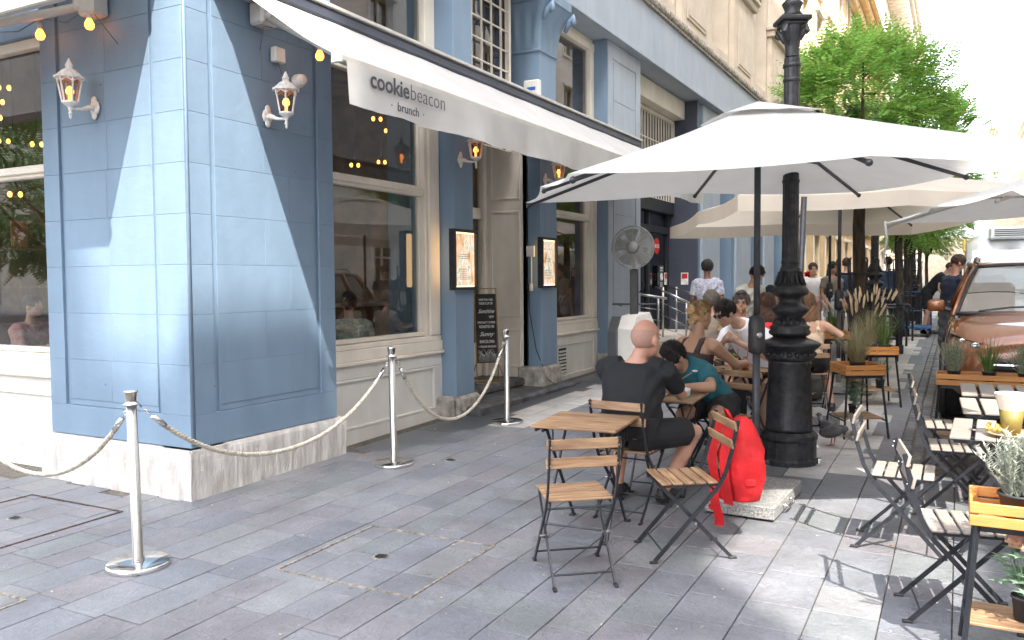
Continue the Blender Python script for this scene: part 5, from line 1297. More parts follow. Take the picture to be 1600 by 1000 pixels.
drink(-1.80, 7.70, 'glass of lemonade with mint sprig on the table of the man in white', (.75, .62, .15), True)
drink(-1.72, 7.76, 'small bottle of orange juice beside the lemonade', (.85, .25, .03), False, True)
t = thing('cone_holder', 'yellow holder with paper cone of snacks on the right white table', 'snack holder', .27, 5.30, z=onz(5.3)); 
MB().lathe([(.07, 0), (.075, .008), (.12, .02), (.12, .026), (.07, .012)], 28).build('tray', mat('tan_tray', (.62, .42, .2), .5), t, True)
MB().lathe([(.045, .02), (.062, .15), (.058, .15), (.042, .03)], 24).build('holder', mat('yellow_tin', (.19, .15, .035), .5, .0), t, True)
b = MB(); b.lathe([(.03, .04), (.085, .24), (.082, .24), (.03, .05)], 14); b.build('paper_cone', mat('greaseproof_paper', (.78, .70, .58), .7, 0, .06, 12), t)
b = MB()
for i in range(18): a = rn.uniform(0, 6.28); q = rn.uniform(.02, .09); b.ball((-.02+q*math.cos(a)*.6-.06, q*math.sin(a)*.5, .035+rn.uniform(0, .03)), (.012, .016, .01), 6, 4)
b.build('snacks', M['fries'], t, kind='stuff')
t = thing('spoon', 'wooden handled spoon held up over the table by the boy', 'spoon', -1.86, 6.12, z=gz(6.1)+.84, tilt=False); MB().tube([(0, 0, -.05), (.10, .02, .02)], .004, 6).build('handle', M['wood'], t); MB().ball((.125, .02, .035), (.022, .014, .009), 10, 6).build('bowl', mat('frothy_milk', (.7, .66, .6), .4), t, True)

# ------------------------------------------------------------------ crumbs, butts and leaf bits on the paving
b = MB(); rn = random.Random(77)
for i in range(230):
    x, y = rn.uniform(-5.2, .6), rn.uniform(2.6, 11)
    if x < -4.85 and y > 4.1: continue
    s_ = rn.uniform(.003, .009); Mx = Matrix.Translation((x, y, gz(y)+.002)) @ Matrix.Rotation(rn.uniform(0, 6.28), 4, 'Z'); b.box(-s_, -s_*.5, 0, s_, s_*.5, .003, 0, Mx)
b.build('litter', mat('pale_litter', (.55, .48, .38), .9, 0, .3, 3), None, kind='stuff')
b = MB()
for i in range(70):
    x, y = rn.uniform(-5, -4.3) if i < 40 else rn.uniform(-4.3, .5), rn.uniform(4.5, 13); s_ = rn.uniform(.008, .018); z = gz(y)+.004
    if x < -4.82: x = -4.80
    a = rn.uniform(0, 6.28); blade(b, (x, y, z), (math.cos(a), math.sin(a), .15), s_*2, s_, .2, 2)
b.build('fallen_leaf_bits', mat('dry_leaf_bits', (.30, .16, .05), .8, 0, .3, 3), None, kind='stuff')

# ------------------------------------------------------------------ red backpack
t = thing('backpack', 'red backpack hanging on the back of the empty chair', 'backpack', -1.14, 5.06, R(-55), z=gz(5.06)+.235, tilt=False)
b = MB()
def bag(u, v):
    a = 2*PI*u; z = .52*v; k = math.sin(PI*min(1, (v*.80+.14)))**.42 if v < 1 else .3
    w_ = .165*k*(1-.75*max(0, v-.6)); d_ = .115*k*(1-.9*max(0, v-.6)); c, s_ = math.cos(a), math.sin(a)
    e = 2/2.8; x = w_*abs(c)**e*(1 if c > 0 else -1); y = d_*abs(s_)**e*(1 if s_ > 0 else -1)
    n = noise.noise(Vector((x*11, y*11, z*9)))*.024+noise.noise(Vector((x*24, y*24, z*16)))*.011
    if v < .02 or v > .98: x *= .3; y *= .3
    return (x*(1+n*6), y*(1+n*6), z)
b.grid(bag, 40, 26); b.build('sack', M['red'], t, True)
b = MB()
for s_ in (-1, 1):
    b.grid(lambda u, v: (s_*(.07+.03*math.sin(PI*u))+(v-.5)*.075, -.11-.035*math.sin(PI*u)+.004*math.sin(u*9)+(v-.5)*.03, .50-.50*u), 16, 2)
b.build('shoulder_strap', M['red'], t, True)
b = MB(); b.grid(lambda u, v: (-.09-.02*u+(v-.5)*.045+.02*math.sin(3*u), -.12-.02*math.sin(5*u)+(v-.5)*.045, .10-.28*u), 14, 2); b.build('loose_strap', M['red'], t, True)
MB().box(-.165, -.15, -.085, -.115, -.125, -.055, .006).build('buckle', M['red'], t)
MB().box(.12, -.04, .12, .165, .03, .17, .012).build('side_tab', M['red'], t)
MB().tube([(-.03, -.07, .5), (-.02, -.10, .56), (.02, -.10, .56), (.03, -.07, .5)], .009, 6).build('grab_handle', M['red'], t, True)
t = thing('backpack', 'dark olive backpack standing by the granite base behind the lamp post', 'backpack', -1.55, 10.6, R(20))
b = MB(); b.grid(lambda u, v: tuple(Vector(bag(u, v))*.95), 28, 18); b.build('sack', mat('olive_canvas', (.07, .075, .06), .8, 0, .2, 8, .5), t, True); MB().tube([(-.06, -.1, .45), (-.08, -.16, .25), (-.06, -.1, .05)], .012, 6).build('shoulder_strap', M['black_plastic'], t, True)

# ------------------------------------------------------------------ pigeons
def pigeon(x, y, rz, label, z=None, s=1):
    t = thing('pigeon', label, 'pigeon', x, y, rz, 'grey pigeons', z=z, tilt=False); b = MB()
    b.ball((0, 0, .115), (.052, .105, .052), 14, 10, Matrix.Rotation(R(-14), 4, 'X')); b.ball((0, .085, .155), (.034, .05, .05), 10, 8)
    b.tube([(0, .09, .16), (0, .118, .205), (0, .125, .225)], [.034, .024, .018], 10); b.ball((0, .132, .232), (.019, .024, .019), 10, 8)
    b.build('body', M['pigeon'], t, True)
    for s_ in (-1, 1):
        w_ = MB(); w_.ball((s_*.042, -.035, .125), (.016, .10, .038), 10, 8, Matrix.Rotation(R(-12), 4, 'X')); w_.build('wing', M['pigeon_wing'], t, True)
        l = MB(); l.tube([(s_*.02, .0, .075), (s_*.022, .01, .008)], [.007, .004], 6)
        for a in (-.5, 0, .5): l.tube([(s_*.022, .01, .006), (s_*.022+.03*math.sin(a), .01+.03*math.cos(a), .003)], .003, 4)
        l.build('leg', M['pigeon_leg'], t); MB().ball((s_*.018, .138, .236), .004, 6, 4).build('eye', M['pigeon_leg'], t)
    MB().grid(lambda u, v: ((v-.5)*(.05+.03*u), -.09-.10*u, .10-.03*u+.004*math.sin(v*PI)), 3, 4).build('tail', M['pigeon_wing'], t)
    MB().tube([(0, .152, .232), (0, .172, .224)], [.006, .001], 6).build('beak', M['black_plastic'], t)
    t.scale = (s, s, s); return t
M['pigeon'] = mat('pigeon_grey', (.065, .065, .075), .6, 0, .3, 12); M['pigeon_wing'] = mat('pigeon_wing_grey', (.10, .095, .095), .6, 0, .3, 9); M['pigeon_leg'] = mat('pigeon_leg_red', (.4, .1, .07), .6)
pigeon(-.98, 8.02, FA(-.9, .45), 'grey pigeon walking on the pale paving beside the plant stand', s=1.15)
pigeon(XF+.15, 21.0, FA(.5, -.8), 'first pigeon perched on the upper ledge', z=8.85); pigeon(XF+.15, 22.9, FA(.3, .8), 'second pigeon perched on the upper ledge', z=8.85)
import numpy as np
# ------------------------------------------------------------------ people
def skinmat(name, col):
    m = mat(name, col, .5, 0, .05, 9, .08, 60); b = m.node_tree.nodes['Principled BSDF']
    b.inputs['Subsurface Weight'].default_value = .12; b.inputs['Subsurface Radius'].default_value = (.012, .005, .003); return m
M['skin'] = skinmat('skin', (.50, .30, .215)); M['skin_tan'] = skinmat('tanned_skin', (.40, .225, .145)); M['skin_dark'] = skinmat('brown_skin', (.22, .11, .07)); M['skin_red'] = skinmat('flushed_skin', (.50, .26, .185))
def hairmat(name, c, c2): return mat(name, c, .55, 0, .2, 40, .9, 90, col2=c2, stretch=(6, 6, 1))
M['h_dark'] = hairmat('dark_hair', (.022, .015, .011), (.008, .006, .005)); M['h_brown'] = hairmat('brown_hair', (.09, .035, .016), (.03, .012, .007)); M['h_blonde'] = hairmat('blonde_hair', (.72, .48, .24), (.34, .19, .08)); M['h_grey'] = hairmat('greying_hair', (.16, .13, .11), (.05, .04, .035))
M['h_light'] = hairmat('light_brown_hair', (.26, .14, .06), (.12, .06, .03))
M['stubble'] = mat('shaved_stubble', (.40, .235, .18), .7, 0, .06, 120, .2, 200)
def cloth(name, c, **k): return mat(name, c, .85, 0, .06, 7, .35, 16, **k)
C = dict(black=cloth('black_cotton', (.008, .009, .012)), teal=cloth('teal_cotton', (.015, .115, .15)), brown=cloth('brown_ribbed_knit', (.055, .036, .034)), white=cloth('white_cotton', (.78, .76, .78)), cream=cloth('cream_cotton', (.66, .66, .58)),
         shorts=cloth('black_shorts', (.012, .012, .014)), red=cloth('red_cotton', (.55, .02, .03)), taupe=cloth('taupe_cotton', (.22, .18, .14)), beige=cloth('beige_linen', (.55, .42, .3)), navy=cloth('navy_cotton', (.02, .028, .055)), green=cloth('dark_green_cotton', (.015, .03, .03)),
         pink=cloth('pale_pink_cotton', (.62, .40, .38)), denim=cloth('pale_denim', (.5, .55, .62)), grey=cloth('grey_cotton', (.12, .12, .13)), blue=cloth('slate_blue_cotton', (.06, .09, .16)))
C['floral'] = mat('floral_shirt', (.66, .66, .72), .8, 0, .1, 26, .2, 30, col2=(.22, .22, .32)); C['dots'] = mat('dotted_blouse', (.66, .66, .60), .8, 0, .1, 34, .2, 30, col2=(.36, .40, .36)); C['rose'] = mat('rose_dress', (.45, .12, .12), .8, 0, .1, 20, .2, 30, col2=(.5, .35, .3))
def remeshed(mb, vox, smooth, m, name, parent, folds=0):
    me = mb.mesh('tmp', None); o = D.objects.new('tmp', me)
    r = o.modifiers.new('r', 'REMESH'); r.mode = 'VOXEL'; r.voxel_size = vox; r.use_smooth_shade = True
    if smooth: s_ = o.modifiers.new('s', 'SMOOTH'); s_.factor = .6; s_.iterations = smooth
    me2 = evaluated(o); D.meshes.remove(me)
    if folds:
        n_ = len(me2.vertices); co = np.empty(n_*3); no = np.empty(n_*3); me2.vertices.foreach_get('co', co); me2.vertices.foreach_get('normal', no)
        co = co.reshape(-1, 3); no = no.reshape(-1, 3); x, y, z = co.T
        w1 = np.sin(x*17+folds+2.2*np.sin(z*13+folds*2))*np.sin(y*15+1.7*np.sin(z*11+x*9))
        w2 = np.sin(z*46+3*np.sin(x*13+folds)+2.5*np.sin(y*12+folds*3))*np.clip(np.sin(x*7+y*6+folds*5), 0, 1)
        if folds < 0:
            w1 = np.sin(x*160+3*np.sin(z*40))*.25+np.sin(x*70+y*60+4*np.sin(z*25))*.45; w2 = np.sin(y*150+3*np.sin(x*60))*.3
        co += no*(w1*.006+w2*.0075)[:, None]; me2.vertices.foreach_set('co', co.ravel())
    me2.materials.clear(); me2.materials.append(m); me2.shade_smooth()
    return link(name, me2, parent)
def frame(fwd):
    f = Vector(fwd).normalized(); r = f.cross(Vector((0, 0, 1))).normalized(); return r, f, r.cross(f)
def torso(b, P, Ch, Nk, ra, ba, g=0, wide=1.0, top=.8, n=18, belly=0):
    """lofted trunk from pelvis P over chest Ch to neck Nk. ra: right axis at shoulders, ba: right axis at hips"""
    secs = [(-.10, .155, .105), (0, .168, .115), (.25, .148+belly*.5, .105+belly), (.55, .155+belly*.3, .112+belly*.8), (.82, .178, .115), (1.0, .172, .10), (1.12, .10, .075), (1.17, .074, .064), (1.22, .058, .055)]
    o0 = len(b.v); cnt = 0
    for (u, w_, d_) in secs:
        if u > top+.5: break
        if u <= 1: c = P.lerp(Ch, u); ax = (Ch-P).normalized()
        else: c = Ch.lerp(Nk, min(1.2, (u-1)/.2)); ax = (Nk-Ch).normalized()
        rr = (ba.lerp(ra, max(0, min(1, u)))).normalized(); fo = ax.cross(rr).normalized()*-1
        w_ = w_*wide+g; d_ = d_+g
        for k in range(n):
            a = 2*PI*k/n; ca, sa = math.cos(a), math.sin(a); e = 2/2.4
            b.v.append(tuple(c+rr*(w_*abs(ca)**e*(1 if ca > 0 else -1))+fo*(d_*abs(sa)**e*(1 if sa > 0 else -1))))
        cnt += 1
    for i in range(cnt-1):
        for k in range(n): a = o0+i*n+k; c = o0+i*n+(k+1) % n; b.f.append((a, c, c+n, a+n))
    b.f.append(tuple(o0+k for k in range(n))[::-1]); b.f.append(tuple(o0+(cnt-1)*n+k for k in range(n)))
def hand(b, wr, d, pn, s=1, curl=.5):
    """hand from wrist wr along d with palm normal pn: palm, four fingers, thumb"""
    d = Vector(d).normalized(); pn = (Vector(pn)-d*d.dot(Vector(pn))).normalized(); sd = d.cross(pn)
    b.tube([wr-d*.02, wr+d*.02, wr+d*.06, wr+d*.085], [.024, .028, .034, .030], 8)
    Mx = Matrix(((sd.x, d.x, pn.x, 0), (sd.y, d.y, pn.y, 0), (sd.z, d.z, pn.z, 0), (0, 0, 0, 1))); Mx.translation = wr+d*.05
    b.ball((0, 0, 0), (.040, .048, .017), 10, 8, Mx)
    for i, (off, L) in enumerate(((-.030, .062), (-.010, .072), (.010, .068), (.030, .054))):
        p = wr+d*.088+sd*off; q = p+(d+pn*curl*.5).normalized()*L*.45; r_ = q+(d*(1-curl*.8)+pn*curl).normalized()*L*.33; t_ = r_+(d*(1-curl)+pn*curl*1.3).normalized()*L*.25
        b.tube([p-d*.02, p, q, r_, t_], [.0095, .0098, .009, .0082, .006], 7)
    p = wr+d*.03-sd*.03; b.tube([p, p-sd*.028+d*.018+pn*.012, p-sd*.036+d*.045+pn*.024, p-sd*.03+d*.066+pn*.032], [.014, .0115, .010, .0075], 7)
def head_mb(b, T, fat=0):
    b.ball((0, -.012, .028), (.076+fat, .096+fat, .096), 20, 14, T); b.ball((0, .022, -.045), (.060+fat, .066, .072), 16, 12, T)
    b.ball((0, .078, .036), (.045, .014, .010), 10, 6, T); b.tube([T @ Vector((0, .088, .02)), T @ Vector((0, .100, -.005)), T @ Vector((0, .108, -.022))], [.008, .011, .014], 8)
    b.ball((0, .082, -.060), (.024, .012, .008), 10, 6, T); b.ball((0, .080, -.073), (.020, .012, .008), 10, 6, T); b.ball((0, .070, -.103), (.022, .016, .014), 10, 6, T)
    for s_ in (-1, 1):
        b.ball((s_*.083, -.010, -.006), (.013, .024, .037), 10, 8, T); b.ball((s_*.045, .055, -.035), (.022, .018, .020), 8, 6, T)
def hair_mb(b, T, kind, rn):
    def cap(r, cut, c=(0, -.016, .034), n=26, m_=18, jit=.003):
        bb = MB(); bb.ball(c, r, n, m_)
        for i, v in enumerate(bb.v):
            x, y, z = v
            if cut(x, y, z): s_ = .90; bb.v[i] = (c[0]+(x-c[0])*s_, c[1]+(y-c[1])*s_, c[2]+(z-c[2])*s_)
            else:
                k = 1+noise.noise(Vector((x*30, y*30, z*30)))*.045; bb.v[i] = (c[0]+(x-c[0])*k, c[1]+(y-c[1])*k, c[2]+(z-c[2])*k)
        b.add(bb.v, bb.f, T)
    if kind in ('short', 'bun', 'long', 'curly', 'buzz'):
        zc = {'short': -.035, 'buzz': -.03, 'bun': -.05, 'long': -.06, 'curly': -.05}[kind]
        g = {'short': .012, 'buzz': .004, 'bun': .010, 'long': .014, 'curly': .024}[kind]
        cap((.080+g, .100+g, .098+g*.9), lambda x, y, z: (y > .045 and z < .075) or (y > .0 and z < .012 and abs(x) < .2) or z < zc)
    if kind == 'bun':
        Tq = T @ Matrix.Translation((0, -.118, .045))
        b.ball((0, 0, 0), (.045, .035, .042), 14, 10, Tq)
        for k in range(4): b.tube([Tq @ Vector((.034*math.cos(a+k), -.022+.01*k, .034*math.sin(a+k))) for a in [q*PI/6 for q in range(11)]], .012, 6)
        b.tube([T @ Vector((0, -.10, -.03)), T @ Vector((.0, -.095, -.075))], [.05, .03], 10)
    if kind == 'long':
        for i in range(34):
            a = PI+(i/33-.5)*3.4; x0, y0 = .088*math.sin(a)*-1, .105*math.cos(a)
            p = [T @ Vector((x0, y0, .02)), T @ Vector((x0*1.15, y0*1.02-.005, -.06)), T @ Vector((x0*1.25, y0*1.05-.015, -.15)), T @ Vector((x0*1.1, y0-.02, -.24-rn.uniform(0, .06)))]
            b.tube(p, [.016, .019, .018, .007], 6)
    if kind == 'curly':
        for i in range(60):
            a = rn.uniform(0, 2*PI); u = rn.uniform(-.1, 1); s_ = math.sqrt(1-u*u)
            p = Vector((.09*s_*math.cos(a), -.015+.11*s_*math.sin(a), .03+.105*u))
            if p.y < .05 or p.z > .08: b.ball(tuple(T @ p), .018, 6, 5)
def person(label, root, J, skin, hair, hairm, top=None, topm=None, sleeve=.5, bottom='shorts', botm=None, blen=.8, shoes='black_plastic', vox=.010, wide=1.0, belly=0, group='people at and around the cafe tables', extra=None, hcurl=.5, hs=1.0):
    """J: joints in world coordinates. root (x,y,z)."""
    t = thing('person', label, 'person', root[0], root[1], 0, group, z=root[2], tilt=False); O = Vector(root); rn = random.Random(len(label))
    V = lambda k: Vector(J[k])-O
    P, Ch, Nk = V('pelvis'), V('chest'), V('neck'); ra = (V('shR')-V('shL')).normalized(); ba = (V('hipR')-V('hipL')).normalized()
    r_, f_, u_ = frame(J['look']); hc = V('head')
    T = Matrix(((r_.x, f_.x, u_.x, hc.x), (r_.y, f_.y, u_.y, hc.y), (r_.z, f_.z, u_.z, hc.z), (0, 0, 0, 1))) @ Matrix.Diagonal((hs, hs, hs, 1))
    b = MB(); torso(b, P, Ch, Nk, ra, ba, 0, wide, belly=belly)
    b.tube([Nk-(Nk-Ch).normalized()*.03, Nk, T @ Vector((0, -.02, -.04))], [.062, .055, .052], 12)
    head_mb(b, T)
    for s_ in ('L', 'R'):
        sh, el, wr = V('sh'+s_), V('el'+s_), V('wr'+s_)
        b.tube([Ch.lerp(sh, .5)+(Nk-Ch)*.3, sh.lerp(Ch, .08), sh, sh.lerp(el, .35), sh.lerp(el, .8), el, el.lerp(wr, .3), el.lerp(wr, .75), wr], [.05, .062, .060, .050, .042, .041, .041, .032, .026], 12)
        hd = Vector(J.get('hd'+s_, wr-el)); pn = Vector(J.get('pn'+s_, (0, 0, -1))); hand(b, wr, hd, pn, curl=J.get('curl'+s_, hcurl))
        hp, kn, an = V('hip'+s_), V('kn'+s_), V('an'+s_)
        b.tube([hp+(P-hp)*.3, hp, hp.lerp(kn, .35), hp.lerp(kn, .8), kn, kn.lerp(an, .15), kn.lerp(an, .35), kn.lerp(an, .75), an], [.09, .092, .080, .062, .058, .052, .056, .040, .036], 14)
        fd = Vector(J.get('foot'+s_, (f_.x, f_.y, 0))); fd.z = 0; fd.normalize(); b.tube([an, an+Vector((0, 0, -.05))+fd*.03, an+fd*.13+Vector((0, 0, -.055))], [.036, .036, .028], 8)
    body = remeshed(b, vox, 3, M[skin], 'body', t)
    # hair
    if hair and hair != 'bald':
        h = MB(); hair_mb(h, T, 'short' if hair == 'cap' else hair, rn); remeshed(h, max(.0055, vox*.7), 1, M[hairm], 'hair', t, folds=-1)
    if hair and hair not in ('bald', 'cap') and vox < .0125:
        h = MB(); g = .010 if hair != 'curly' else .022
        for i in range(1500):
            a = rn.uniform(0, 2*PI); u = rn.uniform(-.35, 1); s2 = math.sqrt(max(0, 1-u*u)); n_ = Vector((s2*math.cos(a), s2*math.sin(a), u)); p = Vector((n_.x*(.080+g), n_.y*(.100+g)-.016, n_.z*(.098+g*.8)+.034))
            if (p.y > .05 and p.z < .082) or (p.y > -.01 and p.z < .02) or p.z < -.03: continue
            if hair == 'bun': d_ = (Vector((0, -.13, .045))-p)
            elif hair == 'long': d_ = Vector((p.x*.6, -.02, -.12))
            else: d_ = Vector((rn.uniform(-.5, .5)*.06, -.03 if p.y < .03 else .05, -.05+.04*u)) if hair != 'curly' else Vector((rn.uniform(-1, 1), rn.uniform(-1, 1), rn.uniform(-1, 1)))*.05
            d_ = d_-n_*d_.dot(n_); d_ = d_.normalized()+n_*(.10 if hair in ('bun', 'long') else .42)
            blade(h, T @ p, (T.to_3x3() @ d_), rn.uniform(.02, .045) if hair not in ('bun', 'long') else .06, .0035, .25, 2)
        h.build('hair_strands', M[hairm], t, kind='stuff')
    if hair == 'bald':
        h = MB(); q = MB(); q.ball((0, -.0135, .027), (.0785, .0985, .0975), 30, 22)
        for i, v in enumerate(q.v):
            x, y, z = v
            if y > .03-.25*max(0, -z) or z > .065-.5*max(0, y+.02) or z < -.055: q.v[i] = (x*.93, -.0135+(y+.0135)*.93, .027+(z-.027)*.93)
        h.add(q.v, q.f, T); h.build('stubble', M['stubble'], t, True)
    if hair == 'cap':
        h = MB(); h.ball((0, -.014, .05), (.097, .118, .082), 18, 10, T); h.ball((0, .10, .045), (.065, .07, .010), 14, 6, T); remeshed(h, .008, 1, C['navy'], 'cap', t)
    e = MB()
    for s_ in (-1, 1): e.ball((s_*.030, .079, .010), (.0105, .008, .0065), 10, 8, T)
    e.build('eyes', mat('eye_white', (.42, .40, .38), .3), t, True, kind='stuff') if vox < .012 else None
    if vox < .012:
        e = MB()
        for s_ in (-1, 1): e.ball((s_*.030, .0855, .010), (.0055, .004, .0055), 8, 6, T)
        e.build('irises', M['black_plastic'], t, True, kind='stuff'); e = MB()
        for s_ in (-1, 1): e.tube([T @ Vector((s_*.016, .088, .030)), T @ Vector((s_*.032, .087, .035)), T @ Vector((s_*.046, .078, .030))], [.003, .0035, .002], 6)
        e.build('eyebrows', M[hairm or 'h_brown'], t, True, kind='stuff')
    # shirt
    g = .023
    if topm:
        s = MB()
        if top == 'tank':
            torso(s, P, Ch, Nk, ra, ba, .012, wide, top=.35, belly=belly)
            for s_ in ('L', 'R'):
                c = Ch.lerp(V('sh'+s_), .52); up_ = (Nk-Ch).normalized(); fo = up_.cross(ra).normalized()*-1
                s.tube([Ch.lerp(V('sh'+s_), .5)-up_*.08-fo*.108, c+up_*.035-fo*.05, c+up_*.045, c+up_*.03+fo*.05, Ch.lerp(V('sh'+s_), .5)-up_*.08+fo*.10], .027, 8)
        else:
            torso(s, P, Ch, Nk, ra, ba, g, wide, top=.68, belly=belly)
            for s_ in ('L', 'R'):
                sh, el = V('sh'+s_), V('el'+s_); e_ = sh.lerp(el, sleeve)
                s.tube([Ch.lerp(sh, .45)+(Nk-Ch)*.35, sh.lerp(Ch, .08), sh, sh.lerp(el, sleeve*.5), e_], [.066, .080, .079, .073, .070-.018*(sleeve > .8)], 14)
                if sleeve > .95: wr = V('wr'+s_); s.tube([el, el.lerp(wr, .5), el.lerp(wr, .9)], [.052, .045, .040], 12)
        remeshed(s, vox, 2, topm, 'tank_top' if top == 'tank' else 'shirt', t, folds=rn.uniform(1, 9))
    if botm:
        s = MB(); torso(s, P, Ch, Nk, ra, ba, .026, wide, top=-.22, belly=belly)
        for s_ in ('L', 'R'):
            hp, kn, an = V('hip'+s_), V('kn'+s_), V('an'+s_)
            if bottom == 'shorts': s.tube([hp+(P-hp)*.5, hp, hp.lerp(kn, blen*.6), hp.lerp(kn, blen)], [.118, .120, .104, .098], 14)
            elif bottom == 'skirt': s.tube([P.lerp(hp, .6), hp.lerp(kn, .5), kn.lerp(hp, .05), kn.lerp(an, .25)], [.12, .12, .11, .12], 14)
            else: s.tube([hp+(P-hp)*.5, hp, hp.lerp(kn, .5), kn, kn.lerp(an, .5), kn.lerp(an, .93)], [.11, .11, .09, .076, .066, .062], 14)
        remeshed(s, vox, 2, botm, {'shorts': 'shorts', 'skirt': 'skirt'}.get(bottom, 'trousers'), t, folds=rn.uniform(1, 9))
    for s_ in ('L', 'R'):
        an = V('an'+s_); fd = Vector(J.get('foot'+s_, (f_.x, f_.y, 0))); fd.z = 0; fd.normalize(); a0 = an.copy(); z0 = an.z-.075
        s = MB(); s.tube([Vector((a0.x, a0.y, z0+.035))-fd*.055, Vector((a0.x, a0.y, z0+.045)), Vector((a0.x, a0.y, z0+.042))+fd*.09, Vector((a0.x, a0.y, z0+.028))+fd*.165, Vector((a0.x, a0.y, z0+.022))+fd*.195], [.036, .046, .045, .038, .02], 10)
        s.tube([Vector((a0.x, a0.y, z0+.05)), Vector((a0.x, a0.y, z0+.10))], [.046, .043], 10)
        remeshed(s, max(.008, vox), 1, M[shoes], 'shoe', t)
    if extra: extra(t, T, V)
    return t
def sit(x, y, fdir, lean=.05, seat=.45, sc=1.0, head=None, look=None, **kw):
    """joints for a seated body whose hips are over (x,y); fdir = facing (dx,dy)"""
    f = Vector((fdir[0], fdir[1], 0)).normalized(); r = Vector((f.y, -f.x, 0)); g = gz(y); B = Vector((x, y, g)); U = Vector((0, 0, 1)); z = seat*1.0
    J = dict(pelvis=B+U*(z+.105)-f*.02, chest=B+U*(z+.105+.40*sc)+f*lean)
    J['neck'] = B+U*(z+.105+.48*sc)+f*(lean*1.25+.01); J['head'] = B+U*(z+.105+.655*sc)+f*(lean*1.35+.05)
    for s_, k in (('L', -1), ('R', 1)):
        J['sh'+s_] = J['chest']+r*k*.185*sc+U*.01; J['hip'+s_] = J['pelvis']+r*k*.09-U*.01; J['kn'+s_] = B+f*.42*sc+r*k*.13+U*(z+.075); J['an'+s_] = B+f*.40*sc+r*k*.13+U*.085
        J['el'+s_] = J['sh'+s_]-U*.22*sc+f*.12*sc+r*k*.06; J['wr'+s_] = J['el'+s_]+f*.2*sc-r*k*.10+U*.04; J['foot'+s_] = f
    J['look'] = look or f
    if head: J['head'] = Vector(head)
    J.update({k: (Vector(v) if isinstance(v, (tuple, list)) else v) for k, v in kw.items()}); return J
def standing(x, y, fdir, h=1.72, lean=0, look=None, **kw):
    f = Vector((fdir[0], fdir[1], 0)).normalized(); r = Vector((f.y, -f.x, 0)); B = Vector((x, y, gz(y))); U = Vector((0, 0, 1)); k_ = h/1.75
    J = dict(pelvis=B+U*.95*k_, chest=B+U*(1.36*k_-lean*.2)+f*lean); J['neck'] = B+U*(1.45*k_-lean*.3)+f*lean*1.2; J['head'] = B+U*(1.625*k_-lean*.45)+f*(lean*1.45+.03)
    for s_, k in (('L', -1), ('R', 1)):
        J['sh'+s_] = J['chest']+r*k*.185+U*.01; J['hip'+s_] = J['pelvis']+r*k*.09-U*.02; J['kn'+s_] = B+U*.50*k_+r*k*.10+f*.03*k; J['an'+s_] = B+U*.085+r*k*.11-f*.06*k
        J['el'+s_] = J['sh'+s_]-U*.28*k_+r*k*.06-f*.02; J['wr'+s_] = J['el'+s_]-U*.20*k_+f*.12; J['foot'+s_] = f
    J['look'] = look or f; J.update({k: (Vector(v) if isinstance(v, (tuple, list)) else v) for k, v in kw.items()}); return J
TZ = lambda y: gz(y)+.70
# 1 bald man in black
J = sit(-1.93, 5.27, (.12, 1), .10, look=(.42, 1, -.06), head=(-1.85, 5.37, 1.195), neck=(-1.90, 5.33, 1.06), chest=(-1.92, 5.33, .99), pelvis=(-1.93, 5.25, .58),
        shL=(-2.13, 5.33, 1.0), shR=(-1.71, 5.33, 1.0), elR=(-1.69, 5.66, .785), wrR=(-1.83, 5.62, 1.02), hdR=(-.35, -.30, .55), pnR=(-.6, -.5, 0), curlR=.85,
        elL=(-2.13, 5.62, .79), wrL=(-1.95, 5.68, 1.0), hdL=(.3, -.2, .5), pnL=(.3, -.8, 0), curlL=.8, knR=(-1.60, 5.66, .545), anR=(-1.80, 5.58, .115), knL=(-2.14, 5.68, .54), anL=(-2.14, 5.60, .115), footR=(.25, .9, 0), footL=(-.1, 1, 0))
def hx(t, T, V):
    b = MB()
    for z in (-.055, -.068): b.tube([T @ Vector((-.045, -.088, z)), T @ Vector((0, -.100, z-.004)), T @ Vector((.045, -.088, z))], .006, 6)
person('bald man in black t-shirt and shorts seen from behind with elbows on the table', (-1.93, 5.27, gz(5.27)), J, 'skin_red', 'bald', None, topm=C['black'], sleeve=.62, botm=C['shorts'], blen=.82, vox=.0085, belly=.03, wide=1.12, extra=hx, hs=1.10)
# 2 boy in teal
J = sit(-1.72, 6.68, (-.35, -.95), .20, sc=.92, look=(-.42, -.75, -.55), chest=(-1.86, 6.46, .88), neck=(-1.92, 6.37, .93), head=(-1.95, 6.29, .985), shR=(-2.03, 6.53, .86), shL=(-1.72, 6.40, .87),
        elL=(-1.62, 6.20, .79), wrL=(-1.82, 6.10, .79), elR=(-2.10, 6.32, .80), wrR=(-1.98, 6.18, .84), knL=(-1.62, 6.30, .56), knR=(-1.86, 6.24, .56), anL=(-1.60, 6.40, .12), anR=(-1.9, 6.42, .12), curlL=.7, curlR=.7)
person('boy in teal t-shirt bent over the table with a spoon', (-1.72, 6.68, gz(6.68)), J, 'skin_tan', 'short', 'h_dark', topm=C['teal'], sleeve=.65, botm=C['shorts'], blen=.75, vox=.009, wide=.88, hs=.98)
